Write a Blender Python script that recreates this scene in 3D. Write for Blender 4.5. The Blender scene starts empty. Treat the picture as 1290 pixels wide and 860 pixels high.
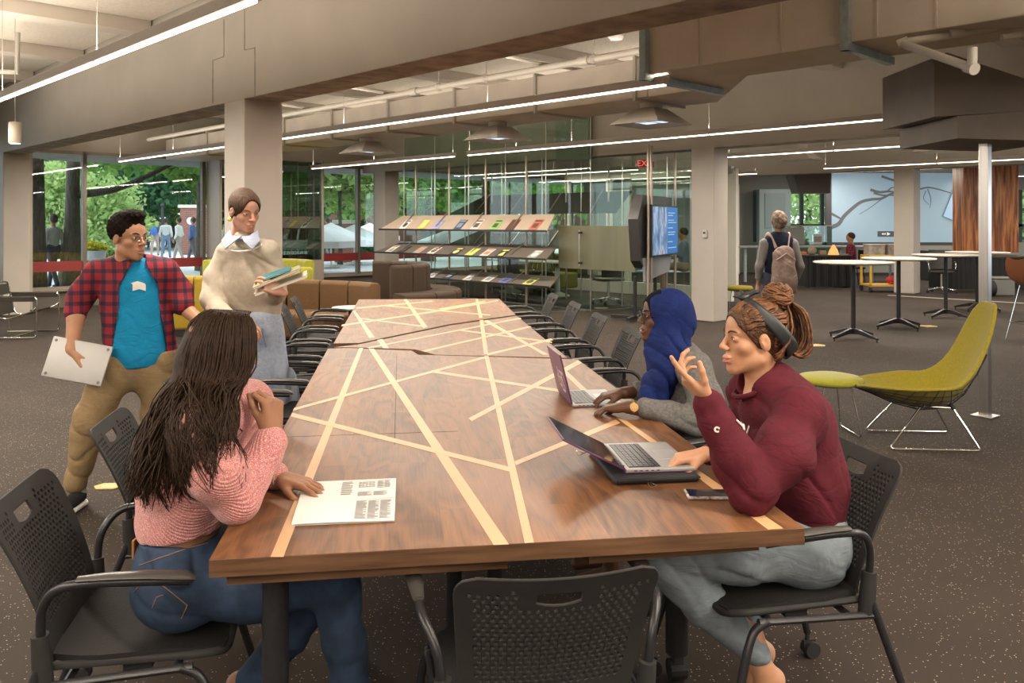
import bpy, bmesh, math, random
import numpy as np
from mathutils import Vector, Matrix
random.seed(7)
R = math.radians
C = bpy.context.scene.collection
H, F = 1.55, 1060.0                      # camera height, focal length in pixels of a 1290 wide frame
def W(u, v, Y):                           # point at depth Y seen at (u,v)
    return Vector(((u-645)/F*Y, Y, H-(v-280)/F*Y))
def onz(u, v, z):                         # point on the horizontal plane z
    return W(u, v, (H-z)*F/(v-280))
D1 = Vector((-.6997, .7145, 0)); D2 = Vector((.7145, .6997, 0))   # the building's two axes
def B(s, d, z=0): return D1*s + D2*d + Vector((0, 0, z))
def s_at(u, d):
    k = (u-645)/F
    return d*(.7145-.6997*k)/(.6997+.7145*k)
BROT = math.atan2(D1.y, D1.x)             # local x along D1, local y = -D2

# ---------------------------------------------------------------- tagging
def empty(name, label, cat, loc=(0,0,0), rz=0, group=None):
    o = bpy.data.objects.new(name, None); C.objects.link(o)
    o.location = loc; o.rotation_euler = (0,0,rz); o.empty_display_size = .1
    o['label'] = label; o['category'] = cat
    if group: o['group'] = group
    return o
def tag(o, label=None, cat=None, group=None, kind=None):
    if label: o['label'] = label
    if cat: o['category'] = cat
    if group: o['group'] = group
    if kind: o['kind'] = kind
    return o
def copy_tree(o, parent=None):
    c = o.copy(); C.objects.link(c); c.parent = parent
    for ch in list(o.children): copy_tree(ch, c)
    return c
def place(o, loc, rz=0, label=None, group=None):
    o.location = loc; o.rotation_euler = (0,0,rz)
    if label: o['label'] = label
    if group: o['group'] = group
    return o

# ---------------------------------------------------------------- mesh building
def fillet(pts, r, n=4):
    pts = [Vector(p) for p in pts]; out = [pts[0]]
    for i in range(1, len(pts)-1):
        a, b, c = pts[i-1], pts[i], pts[i+1]
        da, dc = (a-b), (c-b); rr = min(r, da.length*.45, dc.length*.45)
        p, q = b+da.normalized()*rr, b+dc.normalized()*rr
        for k in range(n+1):
            t = k/n; out.append(p*(1-t)**2 + b*2*t*(1-t) + q*t*t)
    out.append(pts[-1]); return out
def catmull(pts, n=5):
    pts = [Vector(p) for p in pts]; out = []
    P = [pts[0]*2-pts[1]] + pts + [pts[-1]*2-pts[-2]]
    for i in range(1, len(P)-2):
        for k in range(n):
            t = k/n; a,b,c,d = P[i-1],P[i],P[i+1],P[i+2]
            out.append(.5*((2*b)+(c-a)*t+(2*a-5*b+4*c-d)*t*t+(3*b-a-3*c+d)*t**3))
    out.append(pts[-1]); return out
class MB:
    def __init__(s): s.v=[]; s.f=[]; s.m=[]; s.cur=0
    def add(s, vs, fs, M=None):
        o = len(s.v)
        s.v += [tuple(M @ Vector(p)) if M is not None else tuple(p) for p in vs]
        s.f += [tuple(i+o for i in f) for f in fs]; s.m += [s.cur]*len(fs); return s
    def box(s, c, size, rz=0, M=None):
        x,y,z = size[0]/2,size[1]/2,size[2]/2
        T = Matrix.Translation(c) @ Matrix.Rotation(rz,4,'Z')
        if M is not None: T = M @ T
        return s.add([(a*x,b*y,c_*z) for a in(-1,1) for b in(-1,1) for c_ in(-1,1)],
            [(0,1,3,2),(4,6,7,5),(0,4,5,1),(2,3,7,6),(0,2,6,4),(1,5,7,3)], T)
    def bar(s, a, b, w, h=None, up=(0,0,1)):
        a,b = Vector(a),Vector(b); d=b-a; L=d.length; d.normalize(); u=Vector(up)
        if abs(d.dot(u))>.99: u=Vector((1,0,0))
        x=d.cross(u).normalized(); z=x.cross(d)
        M=Matrix((x,d,z)).transposed().to_4x4(); M.translation=(a+b)/2
        return s.box((0,0,0),(w,L,h or w),M=M)
    def tube(s, pts, r, n=8, closed=False, flat=1.0, side=None):
        pts=[Vector(p) for p in pts]; m=len(pts)
        rad = r if isinstance(r,(list,tuple)) else [r]*m
        vs=[]; prev=None
        for i,p in enumerate(pts):
            if closed: t=(pts[(i+1)%m]-pts[i-1])
            else: t=pts[min(i+1,m-1)]-pts[max(i-1,0)]
            if t.length<1e-9: t=Vector((0,0,1))
            t.normalize()
            if prev is None:
                u=Vector(side) if side else (Vector((0,0,1)) if abs(t.z)<.9 else Vector((1,0,0)))
            else: u=prev
            u=(u-t*u.dot(t)); u.normalize(); prev=u; w=t.cross(u)
            for k in range(n):
                a=2*math.pi*k/n; vs.append(p+u*math.cos(a)*rad[i]+w*math.sin(a)*rad[i]*flat)
        fs=[]
        for i in range(m if closed else m-1):
            j=(i+1)%m
            for k in range(n): fs.append((i*n+k,i*n+(k+1)%n,j*n+(k+1)%n,j*n+k))
        if not closed: fs += [tuple(range(n))[::-1], tuple((m-1)*n+k for k in range(n))]
        return s.add(vs,fs)
    def lathe(s, prof, n=24, c=(0,0,0), M=None):
        vs=[];fs=[]
        for r,z in prof:
            for k in range(n):
                a=2*math.pi*k/n; vs.append((max(r,1e-4)*math.cos(a),max(r,1e-4)*math.sin(a),z))
        for i in range(len(prof)-1):
            for k in range(n): fs.append((i*n+k,i*n+(k+1)%n,(i+1)*n+(k+1)%n,(i+1)*n+k))
        fs += [tuple(range(n))[::-1], tuple((len(prof)-1)*n+k for k in range(n))]
        T=Matrix.Translation(c)
        if M is not None: T=M@T
        return s.add(vs,fs,T)
    def ell(s, c, r, n=12, M=None):
        if not isinstance(r,(tuple,list)): r=(r,r,r)
        prof=[(math.sin(math.pi*i/n), -math.cos(math.pi*i/n)) for i in range(n+1)]
        T=Matrix.Translation(c) @ (M if M is not None else Matrix.Identity(4)) @ Matrix.Diagonal((*r,1))
        return s.lathe(prof, n*2-4 if n>6 else n+2, M=T)
    def prism(s, poly, z0, z1):
        n=len(poly); vs=[(p[0],p[1],z0) for p in poly]+[(p[0],p[1],z1) for p in poly]
        a=sum(poly[i][0]*poly[(i+1)%n][1]-poly[(i+1)%n][0]*poly[i][1] for i in range(n))
        fs=[tuple(range(n))[::-1], tuple(range(n,2*n))]+[(i,(i+1)%n,n+(i+1)%n,n+i) for i in range(n)]
        if a<0: fs=[f[::-1] for f in fs]
        return s.add(vs,fs)
    def extr(s, pts, vec):           # planar polygon of 3d points swept along vec
        pts=[Vector(p) for p in pts]; n=len(pts); v=Vector(vec)
        return s.add(pts+[p+v for p in pts],[tuple(range(n))[::-1],tuple(range(n,2*n))]+[(i,(i+1)%n,n+(i+1)%n,n+i) for i in range(n)])
    def quad(s,*p): return s.add(p,[tuple(range(len(p)))])
    def build(s, name, mat, parent=None, smooth=False, bevel=0, seg=2, sub=0, fixn=False):
        me=bpy.data.meshes.new(name); me.from_pydata([tuple(p) for p in s.v],[],s.f)
        mats = mat if isinstance(mat,(list,tuple)) else [mat]
        for m in mats: me.materials.append(m)
        if len(mats)>1: me.polygons.foreach_set('material_index', s.m)
        if fixn:
            bm=bmesh.new(); bm.from_mesh(me); bmesh.ops.recalc_face_normals(bm,faces=bm.faces); bm.to_mesh(me); bm.free()
        o=bpy.data.objects.new(name,me); C.objects.link(o); o.parent=parent
        if smooth:
            me.polygons.foreach_set('use_smooth',[True]*len(me.polygons))
            if not bevel and smooth!='all':
                me.set_sharp_from_angle(angle=R(45))
        if bevel:
            b=o.modifiers.new('bevel','BEVEL'); b.width=bevel; b.segments=seg; b.limit_method='ANGLE'; b.angle_limit=R(35)
        if sub:
            b=o.modifiers.new('sub','SUBSURF'); b.levels=sub; b.render_levels=sub
        me.update(); return o
def struct(name, mb, mat, **k):
    o=mb.build(name,mat,**k); o['kind']='structure'; return o

# ---------------------------------------------------------------- materials
def mat(name, col, rough=.6, metal=0, spec=.5, **k):
    m=bpy.data.materials.new(name); m.use_nodes=True; b=m.node_tree.nodes['Principled BSDF']
    b.inputs['Base Color'].default_value=(*col,1); b.inputs['Roughness'].default_value=rough
    b.inputs['Metallic'].default_value=metal; b.inputs['Specular IOR Level'].default_value=spec
    nt=m.node_tree; N=nt.nodes; L=nt.links
    if 'emit' in k:
        b.inputs['Emission Color'].default_value=(*k['emit'],1); b.inputs['Emission Strength'].default_value=k.get('es',1)
    if k.get('sheen'): b.inputs['Sheen Weight'].default_value=k['sheen']
    if k.get('sss'):
        b.inputs['Subsurface Weight'].default_value=k['sss']; b.inputs['Subsurface Radius'].default_value=(.01,.004,.002)
    if k.get('coat'): b.inputs['Coat Weight'].default_value=k['coat']; b.inputs['Coat Roughness'].default_value=.15
    if k.get('var') or k.get('bump'):
        tc=N.new('ShaderNodeTexCoord'); no=N.new('ShaderNodeTexNoise'); no.inputs['Scale'].default_value=k.get('scale',8)
        no.inputs['Detail'].default_value=k.get('detail',4)
        mp=N.new('ShaderNodeMapping'); mp.inputs['Scale'].default_value=k.get('stretch',(1,1,1))
        L.new(tc.outputs['Object'],mp.inputs[0]); L.new(mp.outputs[0],no.inputs[0])
        if k.get('var'):
            cr=N.new('ShaderNodeValToRGB'); v=k['var']
            cr.color_ramp.elements[0].position=.3; cr.color_ramp.elements[1].position=.7
            cr.color_ramp.elements[0].color=(*[c*(1-v) for c in col],1)
            c2=k.get('col2'); cr.color_ramp.elements[1].color=(*(c2 if c2 else [min(1,c*(1+v)) for c in col]),1)
            L.new(no.outputs['Fac'],cr.inputs[0]); L.new(cr.outputs[0],b.inputs['Base Color'])
        if k.get('bump'):
            bp=N.new('ShaderNodeBump'); bp.inputs['Strength'].default_value=k['bump']; bp.inputs['Distance'].default_value=k.get('bd',.01)
            if k.get('bscale'):
                n2=N.new('ShaderNodeTexNoise'); n2.inputs['Scale'].default_value=k['bscale']; L.new(mp.outputs[0],n2.inputs[0]); L.new(n2.outputs['Fac'],bp.inputs['Height'])
            else: L.new(no.outputs['Fac'],bp.inputs['Height'])
            L.new(bp.outputs[0],b.inputs['Normal'])
    return m
def nodes(m): return m.node_tree.nodes, m.node_tree.links, m.node_tree.nodes['Principled BSDF']
def ramp(N, stops, interp='LINEAR'):
    cr=N.new('ShaderNodeValToRGB'); e=cr.color_ramp; e.interpolation=interp
    e.elements[0].position=stops[0][0]; e.elements[0].color=(*stops[0][1],1)
    e.elements[1].position=stops[-1][0]; e.elements[1].color=(*stops[-1][1],1)
    for p,c in stops[1:-1]:
        x=e.elements.new(p); x.color=(*c,1)
    return cr
def math_(N,L,op,a,b=None):
    n=N.new('ShaderNodeMath'); n.operation=op
    for i,x in enumerate((a,b)):
        if x is None: continue
        if isinstance(x,(int,float)): n.inputs[i].default_value=x
        else: L.new(x,n.inputs[i])
    return n.outputs[0]
def glass(name, tint=(.93,.97,.95), refl=1.0, rough=0.0, ior=1.5):
    m=bpy.data.materials.new(name); m.use_nodes=True; nt=m.node_tree; N=nt.nodes; L=nt.links; N.clear()
    o=N.new('ShaderNodeOutputMaterial'); mx=N.new('ShaderNodeMixShader'); t=N.new('ShaderNodeBsdfTransparent'); g=N.new('ShaderNodeBsdfGlossy')
    ge=N.new('ShaderNodeNewGeometry'); dt=N.new('ShaderNodeVectorMath'); dt.operation='DOT_PRODUCT'
    L.new(ge.outputs['Normal'],dt.inputs[0]); L.new(ge.outputs['Incoming'],dt.inputs[1]); f0=((ior-1)/(ior+1))**2
    c=math_(N,L,'POWER',math_(N,L,'SUBTRACT',1.0,math_(N,L,'ABSOLUTE',dt.outputs['Value'])),5.0)
    fo=math_(N,L,'ADD',math_(N,L,'MULTIPLY',c,1-f0),f0)
    t.inputs[0].default_value=(*tint,1); g.inputs['Roughness'].default_value=rough; g.inputs[0].default_value=(refl,refl,refl,1)
    L.new(fo,mx.inputs[0]); L.new(t.outputs[0],mx.inputs[1]); L.new(g.outputs[0],mx.inputs[2]); L.new(mx.outputs[0],o.inputs[0])
    return m

M={}
M['paint']=mat('painted_concrete',(.43,.39,.335),.75,var=.06,scale=1.5,bump=.08,bscale=40,bd=.004)
M['column']=mat('column_paint',(.43,.39,.345),.7,var=.05,scale=2,bump=.15,bscale=60,bd=.003)
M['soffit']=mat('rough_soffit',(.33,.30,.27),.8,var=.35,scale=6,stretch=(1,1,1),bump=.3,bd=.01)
M['tile']=mat('acoustic_tile',(.66,.60,.51),.95,var=.08,scale=30,bump=.5,bscale=45,bd=.006)
M['ceil']=mat('ceiling_paint',(.55,.49,.42),.9,var=.06,scale=1)
M['duct']=mat('duct_paint',(.60,.55,.48),.5,var=.08,scale=3,bump=.05)
M['duct_metal']=mat('galvanised_flange',(.36,.44,.45),.4,.5,var=.15,scale=20)
M['dark_box']=mat('dark_bulkhead_paint',(.20,.17,.145),.7,var=.1,scale=4)
M['pipe']=mat('pipe_paint',(.46,.43,.375),.45)
M['steel']=mat('brushed_steel',(.62,.60,.57),.28,1,var=.08,scale=40,stretch=(1,1,.05))
M['pole']=mat('rack_pole_metal',(.45,.38,.32),.35,.8)
M['chrome']=mat('chrome',(.75,.74,.72),.08,1)
M['black']=mat('black_powder_coat',(.018,.018,.02),.32,var=.2,scale=60)
M['blackm']=mat('black_matte',(.015,.015,.016),.7)
M['plastic']=mat('charcoal_chair_plastic',(.034,.033,.032),.6,spec=.15,var=.08,scale=25,bump=.05,bscale=300,bd=.001)
M['seatmesh']=mat('woven_seat_mesh',(.016,.015,.0145),.75,spec=.25,bump=.8,scale=260,detail=1,bd=.002)
M['armpad']=mat('armrest_plastic',(.06,.055,.05),.32)
M['linear_housing']=mat('fixture_housing',(.50,.45,.40),.45)
M['lamp']=mat('fixture_diffuser',(1,1,1),.5,emit=(1,.87,.72),es=5.0)
M['lampcool']=mat('cool_lamp',(1,1,1),.5,emit=(.62,.82,1),es=1.6)
M['wire']=mat('suspension_wire',(.42,.39,.35),.4)
M['glass']=glass('clear_window_glass',(.95,.98,.96))
M['glassg']=glass('green_tinted_glass',(.86,.93,.89),ior=1.5)
M['glassd']=glass('smoked_showcase_glass',(.42,.47,.40),ior=2.0)
M['red']=mat('red_window_rail',(.22,.02,.018),.45)
M['mull']=mat('window_frame_bronze',(.28,.235,.19),.45,.2)
M['white']=mat('white_paint',(.68,.64,.56),.5)
M['offwhite']=mat('off_white_laminate',(.50,.47,.42),.35)
M['mustard']=mat('mustard_fabric',(.34,.225,.012),.9,var=.08,scale=40,sheen=.2,bump=.2,bscale=300,bd=.001)
M['lime']=mat('lime_fabric',(.30,.29,.02),.9,var=.08,scale=40,sheen=.2,bump=.2,bscale=300,bd=.001)
M['olive']=mat('chartreuse_fabric',(.25,.20,.006),.9,var=.1,scale=60,sheen=.15,bump=.25,bscale=500,bd=.001)
M['brown']=mat('brown_fabric',(.10,.05,.016),.9,var=.1,scale=40,bump=.2,bscale=300,bd=.001)
M['dbrown']=mat('dark_brown_fabric',(.048,.029,.016),.9,var=.1,scale=40,bump=.2,bscale=300,bd=.001)
M['leather']=mat('black_leather',(.03,.026,.022),.32,var=.2,scale=20)
M['paper']=mat('paper',(.80,.78,.75),.7,var=.02,scale=5)
M['ink']=mat('print_ink',(.25,.25,.26),.8)
M['alu']=mat('laptop_aluminium',(.42,.41,.40),.48,.45)
M['key']=mat('laptop_keys',(.02,.02,.022),.5)
M['purple']=mat('purple_laptop_shell',(.11,.03,.10),.3,var=.1,scale=10)
M['screen']=mat('dark_screen',(.02,.02,.03),.08)
M['blackfab']=mat('black_neoprene',(.02,.021,.025),.75,bump=.2,scale=200,bd=.001)
# floor: dark rubber flooring with pale flecks
m=mat('flecked_rubber_floor',(.06,.05,.042),.8,spec=.25); N,L,b=nodes(m)
tc=N.new('ShaderNodeTexCoord'); no=N.new('ShaderNodeTexNoise'); no.inputs['Scale'].default_value=.9; no.inputs['Detail'].default_value=5
L.new(tc.outputs['Object'],no.inputs[0])
base=ramp(N,[(.3,(.027,.0185,.0135)),(.7,(.040,.029,.0215))]); L.new(no.outputs['Fac'],base.inputs[0])
vo=N.new('ShaderNodeTexVoronoi'); vo.inputs['Scale'].default_value=95; L.new(tc.outputs['Object'],vo.inputs[0])
sep=N.new('ShaderNodeSeparateColor'); L.new(vo.outputs['Color'],sep.inputs[0])
n3=N.new('ShaderNodeTexNoise'); n3.inputs['Scale'].default_value=220; L.new(tc.outputs['Object'],n3.inputs[0])
d=math_(N,L,'LESS_THAN',math_(N,L,'ADD',vo.outputs['Distance'],math_(N,L,'MULTIPLY',n3.outputs['Fac'],.25)),.37)
fl=math_(N,L,'MULTIPLY',d,math_(N,L,'GREATER_THAN',sep.outputs[0],.80))
mx=N.new('ShaderNodeMix'); mx.data_type='RGBA'; L.new(fl,mx.inputs[0]); L.new(base.outputs[0],mx.inputs[6]); mx.inputs[7].default_value=(.38,.31,.24,1)
L.new(mx.outputs[2],b.inputs['Base Color'])
bp=N.new('ShaderNodeBump'); bp.inputs['Strength'].default_value=.35; bp.inputs['Distance'].default_value=.002
L.new(n3.outputs['Fac'],bp.inputs['Height']); L.new(bp.outputs[0],b.inputs['Normal']); M['floor']=m
# walnut: planks along local y, joints along x
def walnut(name, light, dark, plank=.14, lenp=.75, gs=1.0, axis_edge=False):
    m=mat(name,light,.42,coat=.05,spec=.35); N,L,b=nodes(m)
    tc=N.new('ShaderNodeTexCoord'); mp=N.new('ShaderNodeMapping'); L.new(tc.outputs['Object'],mp.inputs[0])
    br=N.new('ShaderNodeTexBrick'); br.offset=.37; br.inputs['Scale'].default_value=1; br.inputs['Mortar Size'].default_value=.0004
    br.inputs['Brick Width'].default_value=lenp; br.inputs['Row Height'].default_value=plank
    br.inputs['Color1'].default_value=(0,0,0,1); br.inputs['Color2'].default_value=(1,1,1,1); br.inputs['Mortar'].default_value=(.35,.35,.35,1); br.inputs['Bias'].default_value=0
    mp2=N.new('ShaderNodeMapping'); mp2.inputs['Rotation'].default_value=(0,0,math.pi/2); L.new(tc.outputs['Object'],mp2.inputs[0]); L.new(mp2.outputs[0],br.inputs[0])
    # grain: wavy rings distorted by noise, shifted per plank
    off=N.new('ShaderNodeVectorMath'); off.operation='SCALE'; off.inputs['Scale'].default_value=7.3; L.new(br.outputs['Color'],off.inputs[0])
    ad=N.new('ShaderNodeVectorMath'); L.new(mp.outputs[0],ad.inputs[0]); L.new(off.outputs[0],ad.inputs[1])
    st=N.new('ShaderNodeMapping'); st.inputs['Scale'].default_value=(3.2*gs,.75*gs,3.2*gs); L.new(ad.outputs[0],st.inputs[0])
    n1=N.new('ShaderNodeTexNoise'); n1.inputs['Scale'].default_value=1.3; n1.inputs['Detail'].default_value=3; n1.inputs['Distortion'].default_value=.6; L.new(st.outputs[0],n1.inputs[0])
    rings=math_(N,L,'FRACT',math_(N,L,'MULTIPLY',n1.outputs['Fac'],9.0))
    rr=math_(N,L,'ABSOLUTE',math_(N,L,'SUBTRACT',rings,.5))
    st2=N.new('ShaderNodeMapping'); st2.inputs['Scale'].default_value=(60,2.0,60); L.new(ad.outputs[0],st2.inputs[0])
    n2=N.new('ShaderNodeTexNoise'); n2.inputs['Scale'].default_value=3; n2.inputs['Detail'].default_value=3; L.new(st2.outputs[0],n2.inputs[0])
    sm=N.new('ShaderNodeSeparateColor'); L.new(br.outputs['Color'],sm.inputs[0])
    tot=math_(N,L,'ADD',math_(N,L,'ADD',math_(N,L,'MULTIPLY',rr,.55),math_(N,L,'MULTIPLY',n2.outputs['Fac'],.45)),math_(N,L,'MULTIPLY',sm.outputs[0],.22))
    mid=[(a+c)/2 for a,c in zip(light,dark)]
    cr=ramp(N,[(.18,dark),(.5,mid),(.85,light)]); L.new(tot,cr.inputs[0]); L.new(cr.outputs[0],b.inputs['Base Color'])
    bp=N.new('ShaderNodeBump'); bp.inputs['Strength'].default_value=.06; bp.inputs['Distance'].default_value=.002; L.new(n2.outputs['Fac'],bp.inputs['Height']); L.new(bp.outputs[0],b.inputs['Normal'])
    return m
M['walnut']=walnut('walnut_planks',(.29,.13,.054),(.080,.034,.016))
M['walnut_edge']=mat('walnut_edge_grain',(.085,.042,.022),.45,var=.35,col2=(.17,.088,.044),scale=3,stretch=(1.2,1.2,18),detail=5,spec=.35)
M['maple']=mat('maple_inlay',(.60,.365,.185),.4,var=.06,scale=12,stretch=(1,.2,1))
M['seam']=mat('table_seam',(.02,.012,.008),.8)
m=mat('red_brown_wood_panel',(.4,.13,.04),.4); N,L,b=nodes(m); tc=N.new('ShaderNodeTexCoord'); mp=N.new('ShaderNodeMapping'); mp.inputs['Scale'].default_value=(7,7,.55); L.new(tc.outputs['Object'],mp.inputs[0])
no=N.new('ShaderNodeTexNoise'); no.inputs['Scale'].default_value=2; no.inputs['Detail'].default_value=6; no.inputs['Distortion'].default_value=.6; L.new(mp.outputs[0],no.inputs[0])
cr=ramp(N,[(.34,(.11,.028,.008)),(.47,(.36,.11,.028)),(.62,(.66,.27,.085))]); L.new(no.outputs['Fac'],cr.inputs[0]); L.new(cr.outputs[0],b.inputs['Base Color']); M['woodpanel']=m

# ---------------------------------------------------------------- signed distance bodies
def smin(a,b,k):
    if k<=0: return np.minimum(a,b)
    h=np.clip(.5+.5*(b-a)/k,0,1); return b*(1-h)+a*h-k*h*(1-h)
def nzv(v):
    v=np.asarray(v,float); return v/np.linalg.norm(v)
class SDF:
    """union of tapered capsules and ellipsoids, melted together, turned into one continuous skin"""
    def __init__(s,k=.02): s.p=[]; s.k=k
    def cone(s,a,b,ra,rb=None,k=None,sub=False,flat=None,inter=False):
        s.p.append(('c',np.array(a,float),np.array(b,float),ra,ra if rb is None else rb,s.k if k is None else k,sub,flat)); return s
    def chain(s,pts,rs,k=None,flat=None):
        for i in range(len(pts)-1): s.cone(pts[i],pts[i+1],rs[i],rs[i+1],k,flat=flat)
        return s
    def ell(s,c,r,R3=None,k=None,sub=False):
        s.p.append(('e',np.array(c,float),np.array(r if hasattr(r,'__len__') else (r,r,r),float),None if R3 is None else np.array(R3,float),0,s.k if k is None else k,sub,None)); return s
    def cut(s,pt,n,k=.0): # removes the half space on the side n points to
        s.p.append(('h',np.array(pt,float),nzv(n),0,0,k,True,None)); return s
    def xform(s,A,t):     # local -> world
        A=np.array(A,float); t=np.array(t,float); q=[]
        for p in s.p:
            if p[0]=='c':
                fl=p[7]
                if fl is not None: fl=(A@np.array(fl[0],float),fl[1])
                q.append(('c',A@p[1]+t,A@p[2]+t,p[3],p[4],p[5],p[6],fl))
            elif p[0]=='e':
                R3=A if p[3] is None else A@p[3]; q.append(('e',A@p[1]+t,p[2],R3,0,p[5],p[6],None))
            else: q.append(('h',A@p[1]+t,A@p[2],0,0,p[5],True,None))
        s.p=q; return s
    def join(s,o): s.p+=o.p; return s
    def grid(s,vx,noise=None,pad=.02):
        lo=np.full(3,1e9); hi=-lo
        for p in s.p:
            if p[6]: continue
            if p[0]=='c':
                r=max(p[3],p[4])*(max(1,p[7][1]) if p[7] else 1)
                lo=np.minimum(lo,np.minimum(p[1],p[2])-r); hi=np.maximum(hi,np.maximum(p[1],p[2])+r)
            elif p[0]=='e': r=p[2].max(); lo=np.minimum(lo,p[1]-r); hi=np.maximum(hi,p[1]+r)
        lo-=pad; hi+=pad; n=np.ceil((hi-lo)/vx).astype(int)+1
        ax=[(lo[i]+vx*np.arange(n[i])).astype(np.float32) for i in range(3)]
        D=np.full(n,1.0,np.float32)
        for p in s.p:
            typ=p[0]; k=p[5]
            if typ=='h':
                q=(ax[0][:,None,None]-p[1][0])*p[2][0]+(ax[1][None,:,None]-p[1][1])*p[2][1]+(ax[2][None,None,:]-p[1][2])*p[2][2]
                D=np.maximum(D,q); continue
            if typ=='c':
                r=max(p[3],p[4])*(max(1,p[7][1]) if p[7] else 1); l=np.minimum(p[1],p[2])-r; h=np.maximum(p[1],p[2])+r
            else: l=p[1]-p[2].max(); h=p[1]+p[2].max()
            mg=k+3*vx+.012; i0=np.clip(((l-mg-lo)/vx).astype(int),0,n); i1=np.clip(((h+mg-lo)/vx).astype(int)+1,0,n)
            sl=tuple(slice(a,b) for a,b in zip(i0,i1))
            X=ax[0][sl[0]][:,None,None]; Y=ax[1][sl[1]][None,:,None]; Z=ax[2][sl[2]][None,None,:]
            if typ=='c':
                a,b=p[1],p[2]; dx,dy,dz=X-a[0],Y-a[1],Z-a[2]; ba=b-a; sc=1.0
                if p[7] is not None:
                    n_,f=nzv(p[7][0]),p[7][1]; q=(dx*n_[0]+dy*n_[1]+dz*n_[2])*(1/f-1)
                    dx=dx+q*n_[0]; dy=dy+q*n_[1]; dz=dz+q*n_[2]; ba=ba+n_*(ba@n_)*(1/f-1); sc=min(1,f)
                t=np.clip((dx*ba[0]+dy*ba[1]+dz*ba[2])/max(ba@ba,1e-9),0,1)
                d=(np.sqrt((dx-t*ba[0])**2+(dy-t*ba[1])**2+(dz-t*ba[2])**2)-(p[3]+(p[4]-p[3])*t))*sc
            else:
                dx,dy,dz=X-p[1][0],Y-p[1][1],Z-p[1][2]; r=p[2]
                if p[3] is not None:
                    Q=p[3]; lx=dx*Q[0,0]+dy*Q[1,0]+dz*Q[2,0]; ly=dx*Q[0,1]+dy*Q[1,1]+dz*Q[2,1]; lz=dx*Q[0,2]+dy*Q[1,2]+dz*Q[2,2]
                else: lx,ly,lz=dx,dy,dz
                k0=np.sqrt((lx/r[0])**2+(ly/r[1])**2+(lz/r[2])**2); k1=np.sqrt((lx/r[0]**2)**2+(ly/r[1]**2)**2+(lz/r[2]**2)**2)
                d=k0*(k0-1)/np.maximum(k1,1e-6)
            if p[6]: D[sl]=-smin(-D[sl],d,k)
            else: D[sl]=smin(D[sl],d,k)
        if noise is not None:
            D=D+noise(ax[0][:,None,None],ax[1][None,:,None],ax[2][None,None,:])
        return D.astype(np.float32),lo,vx
    def mesh(s,vx=.005,noise=None,org=(0,0,0)):
        D,lo,vx=s.grid(vx,noise); return nets(D,lo-np.array(org),vx)
def nets(D,lo,vx):
    D=D.copy(); D[0]=D[-1]=1; D[:,0]=D[:,-1]=1; D[:,:,0]=D[:,:,-1]=1
    I=D<0; nx,ny,nz=[k-1 for k in D.shape]
    cnt=np.zeros((nx,ny,nz),np.int8)
    for a in(0,1):
        for b_ in(0,1):
            for c in(0,1): cnt+=I[a:nx+a,b_:ny+b_,c:nz+c]
    act=np.argwhere((cnt>0)&(cnt<8)); 
    if len(act)==0: return np.zeros((0,3)),np.zeros((0,4),int)
    idx=np.full((nx,ny,nz),-1,np.int64); idx[tuple(act.T)]=np.arange(len(act))
    acc=np.zeros((len(act),3)); num=np.zeros(len(act)); off=np.array([(a,b_,c) for a in(0,1) for b_ in(0,1) for c in(0,1)])
    for i in range(8):
        for ax_ in range(3):
            if off[i][ax_]: continue
            o2=off[i].copy(); o2[ax_]=1
            A=act+off[i]; Bq=act+o2; da=D[tuple(A.T)].astype(float); db=D[tuple(Bq.T)].astype(float)
            cr=(da<0)!=(db<0); t=np.where(cr,da/np.where(cr,da-db,1),0)
            p=off[i]+np.outer(t,(o2-off[i])); acc[cr]+=p[cr]; num[cr]+=1
    V=lo+(act+acc/num[:,None])*vx
    Fs=[]
    for ax_ in range(3):
        sh=[slice(0,None)]*3; s2=list(sh); sh[ax_]=slice(0,-1); s2[ax_]=slice(1,None)
        A=I[tuple(sh)]; Bq=I[tuple(s2)]; e=np.argwhere(A!=Bq)
        o=[i for i in range(3) if i!=ax_]
        e=e[(e[:,o[0]]>0)&(e[:,o[1]]>0)&(e[:,o[0]]<D.shape[o[0]]-1)&(e[:,o[1]]<D.shape[o[1]]-1)]
        fl=A[tuple(e.T)]
        def c(a,b_):
            q=e.copy(); q[:,o[0]]-=a; q[:,o[1]]-=b_; return idx[tuple(q.T)]
        f=np.stack([c(1,1),c(0,1),c(0,0),c(1,0)],1)
        if ax_==1: f=f[:,::-1]
        f[~fl]=f[~fl][:,::-1]; Fs.append(f)
    return V,np.concatenate(Fs)
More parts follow.
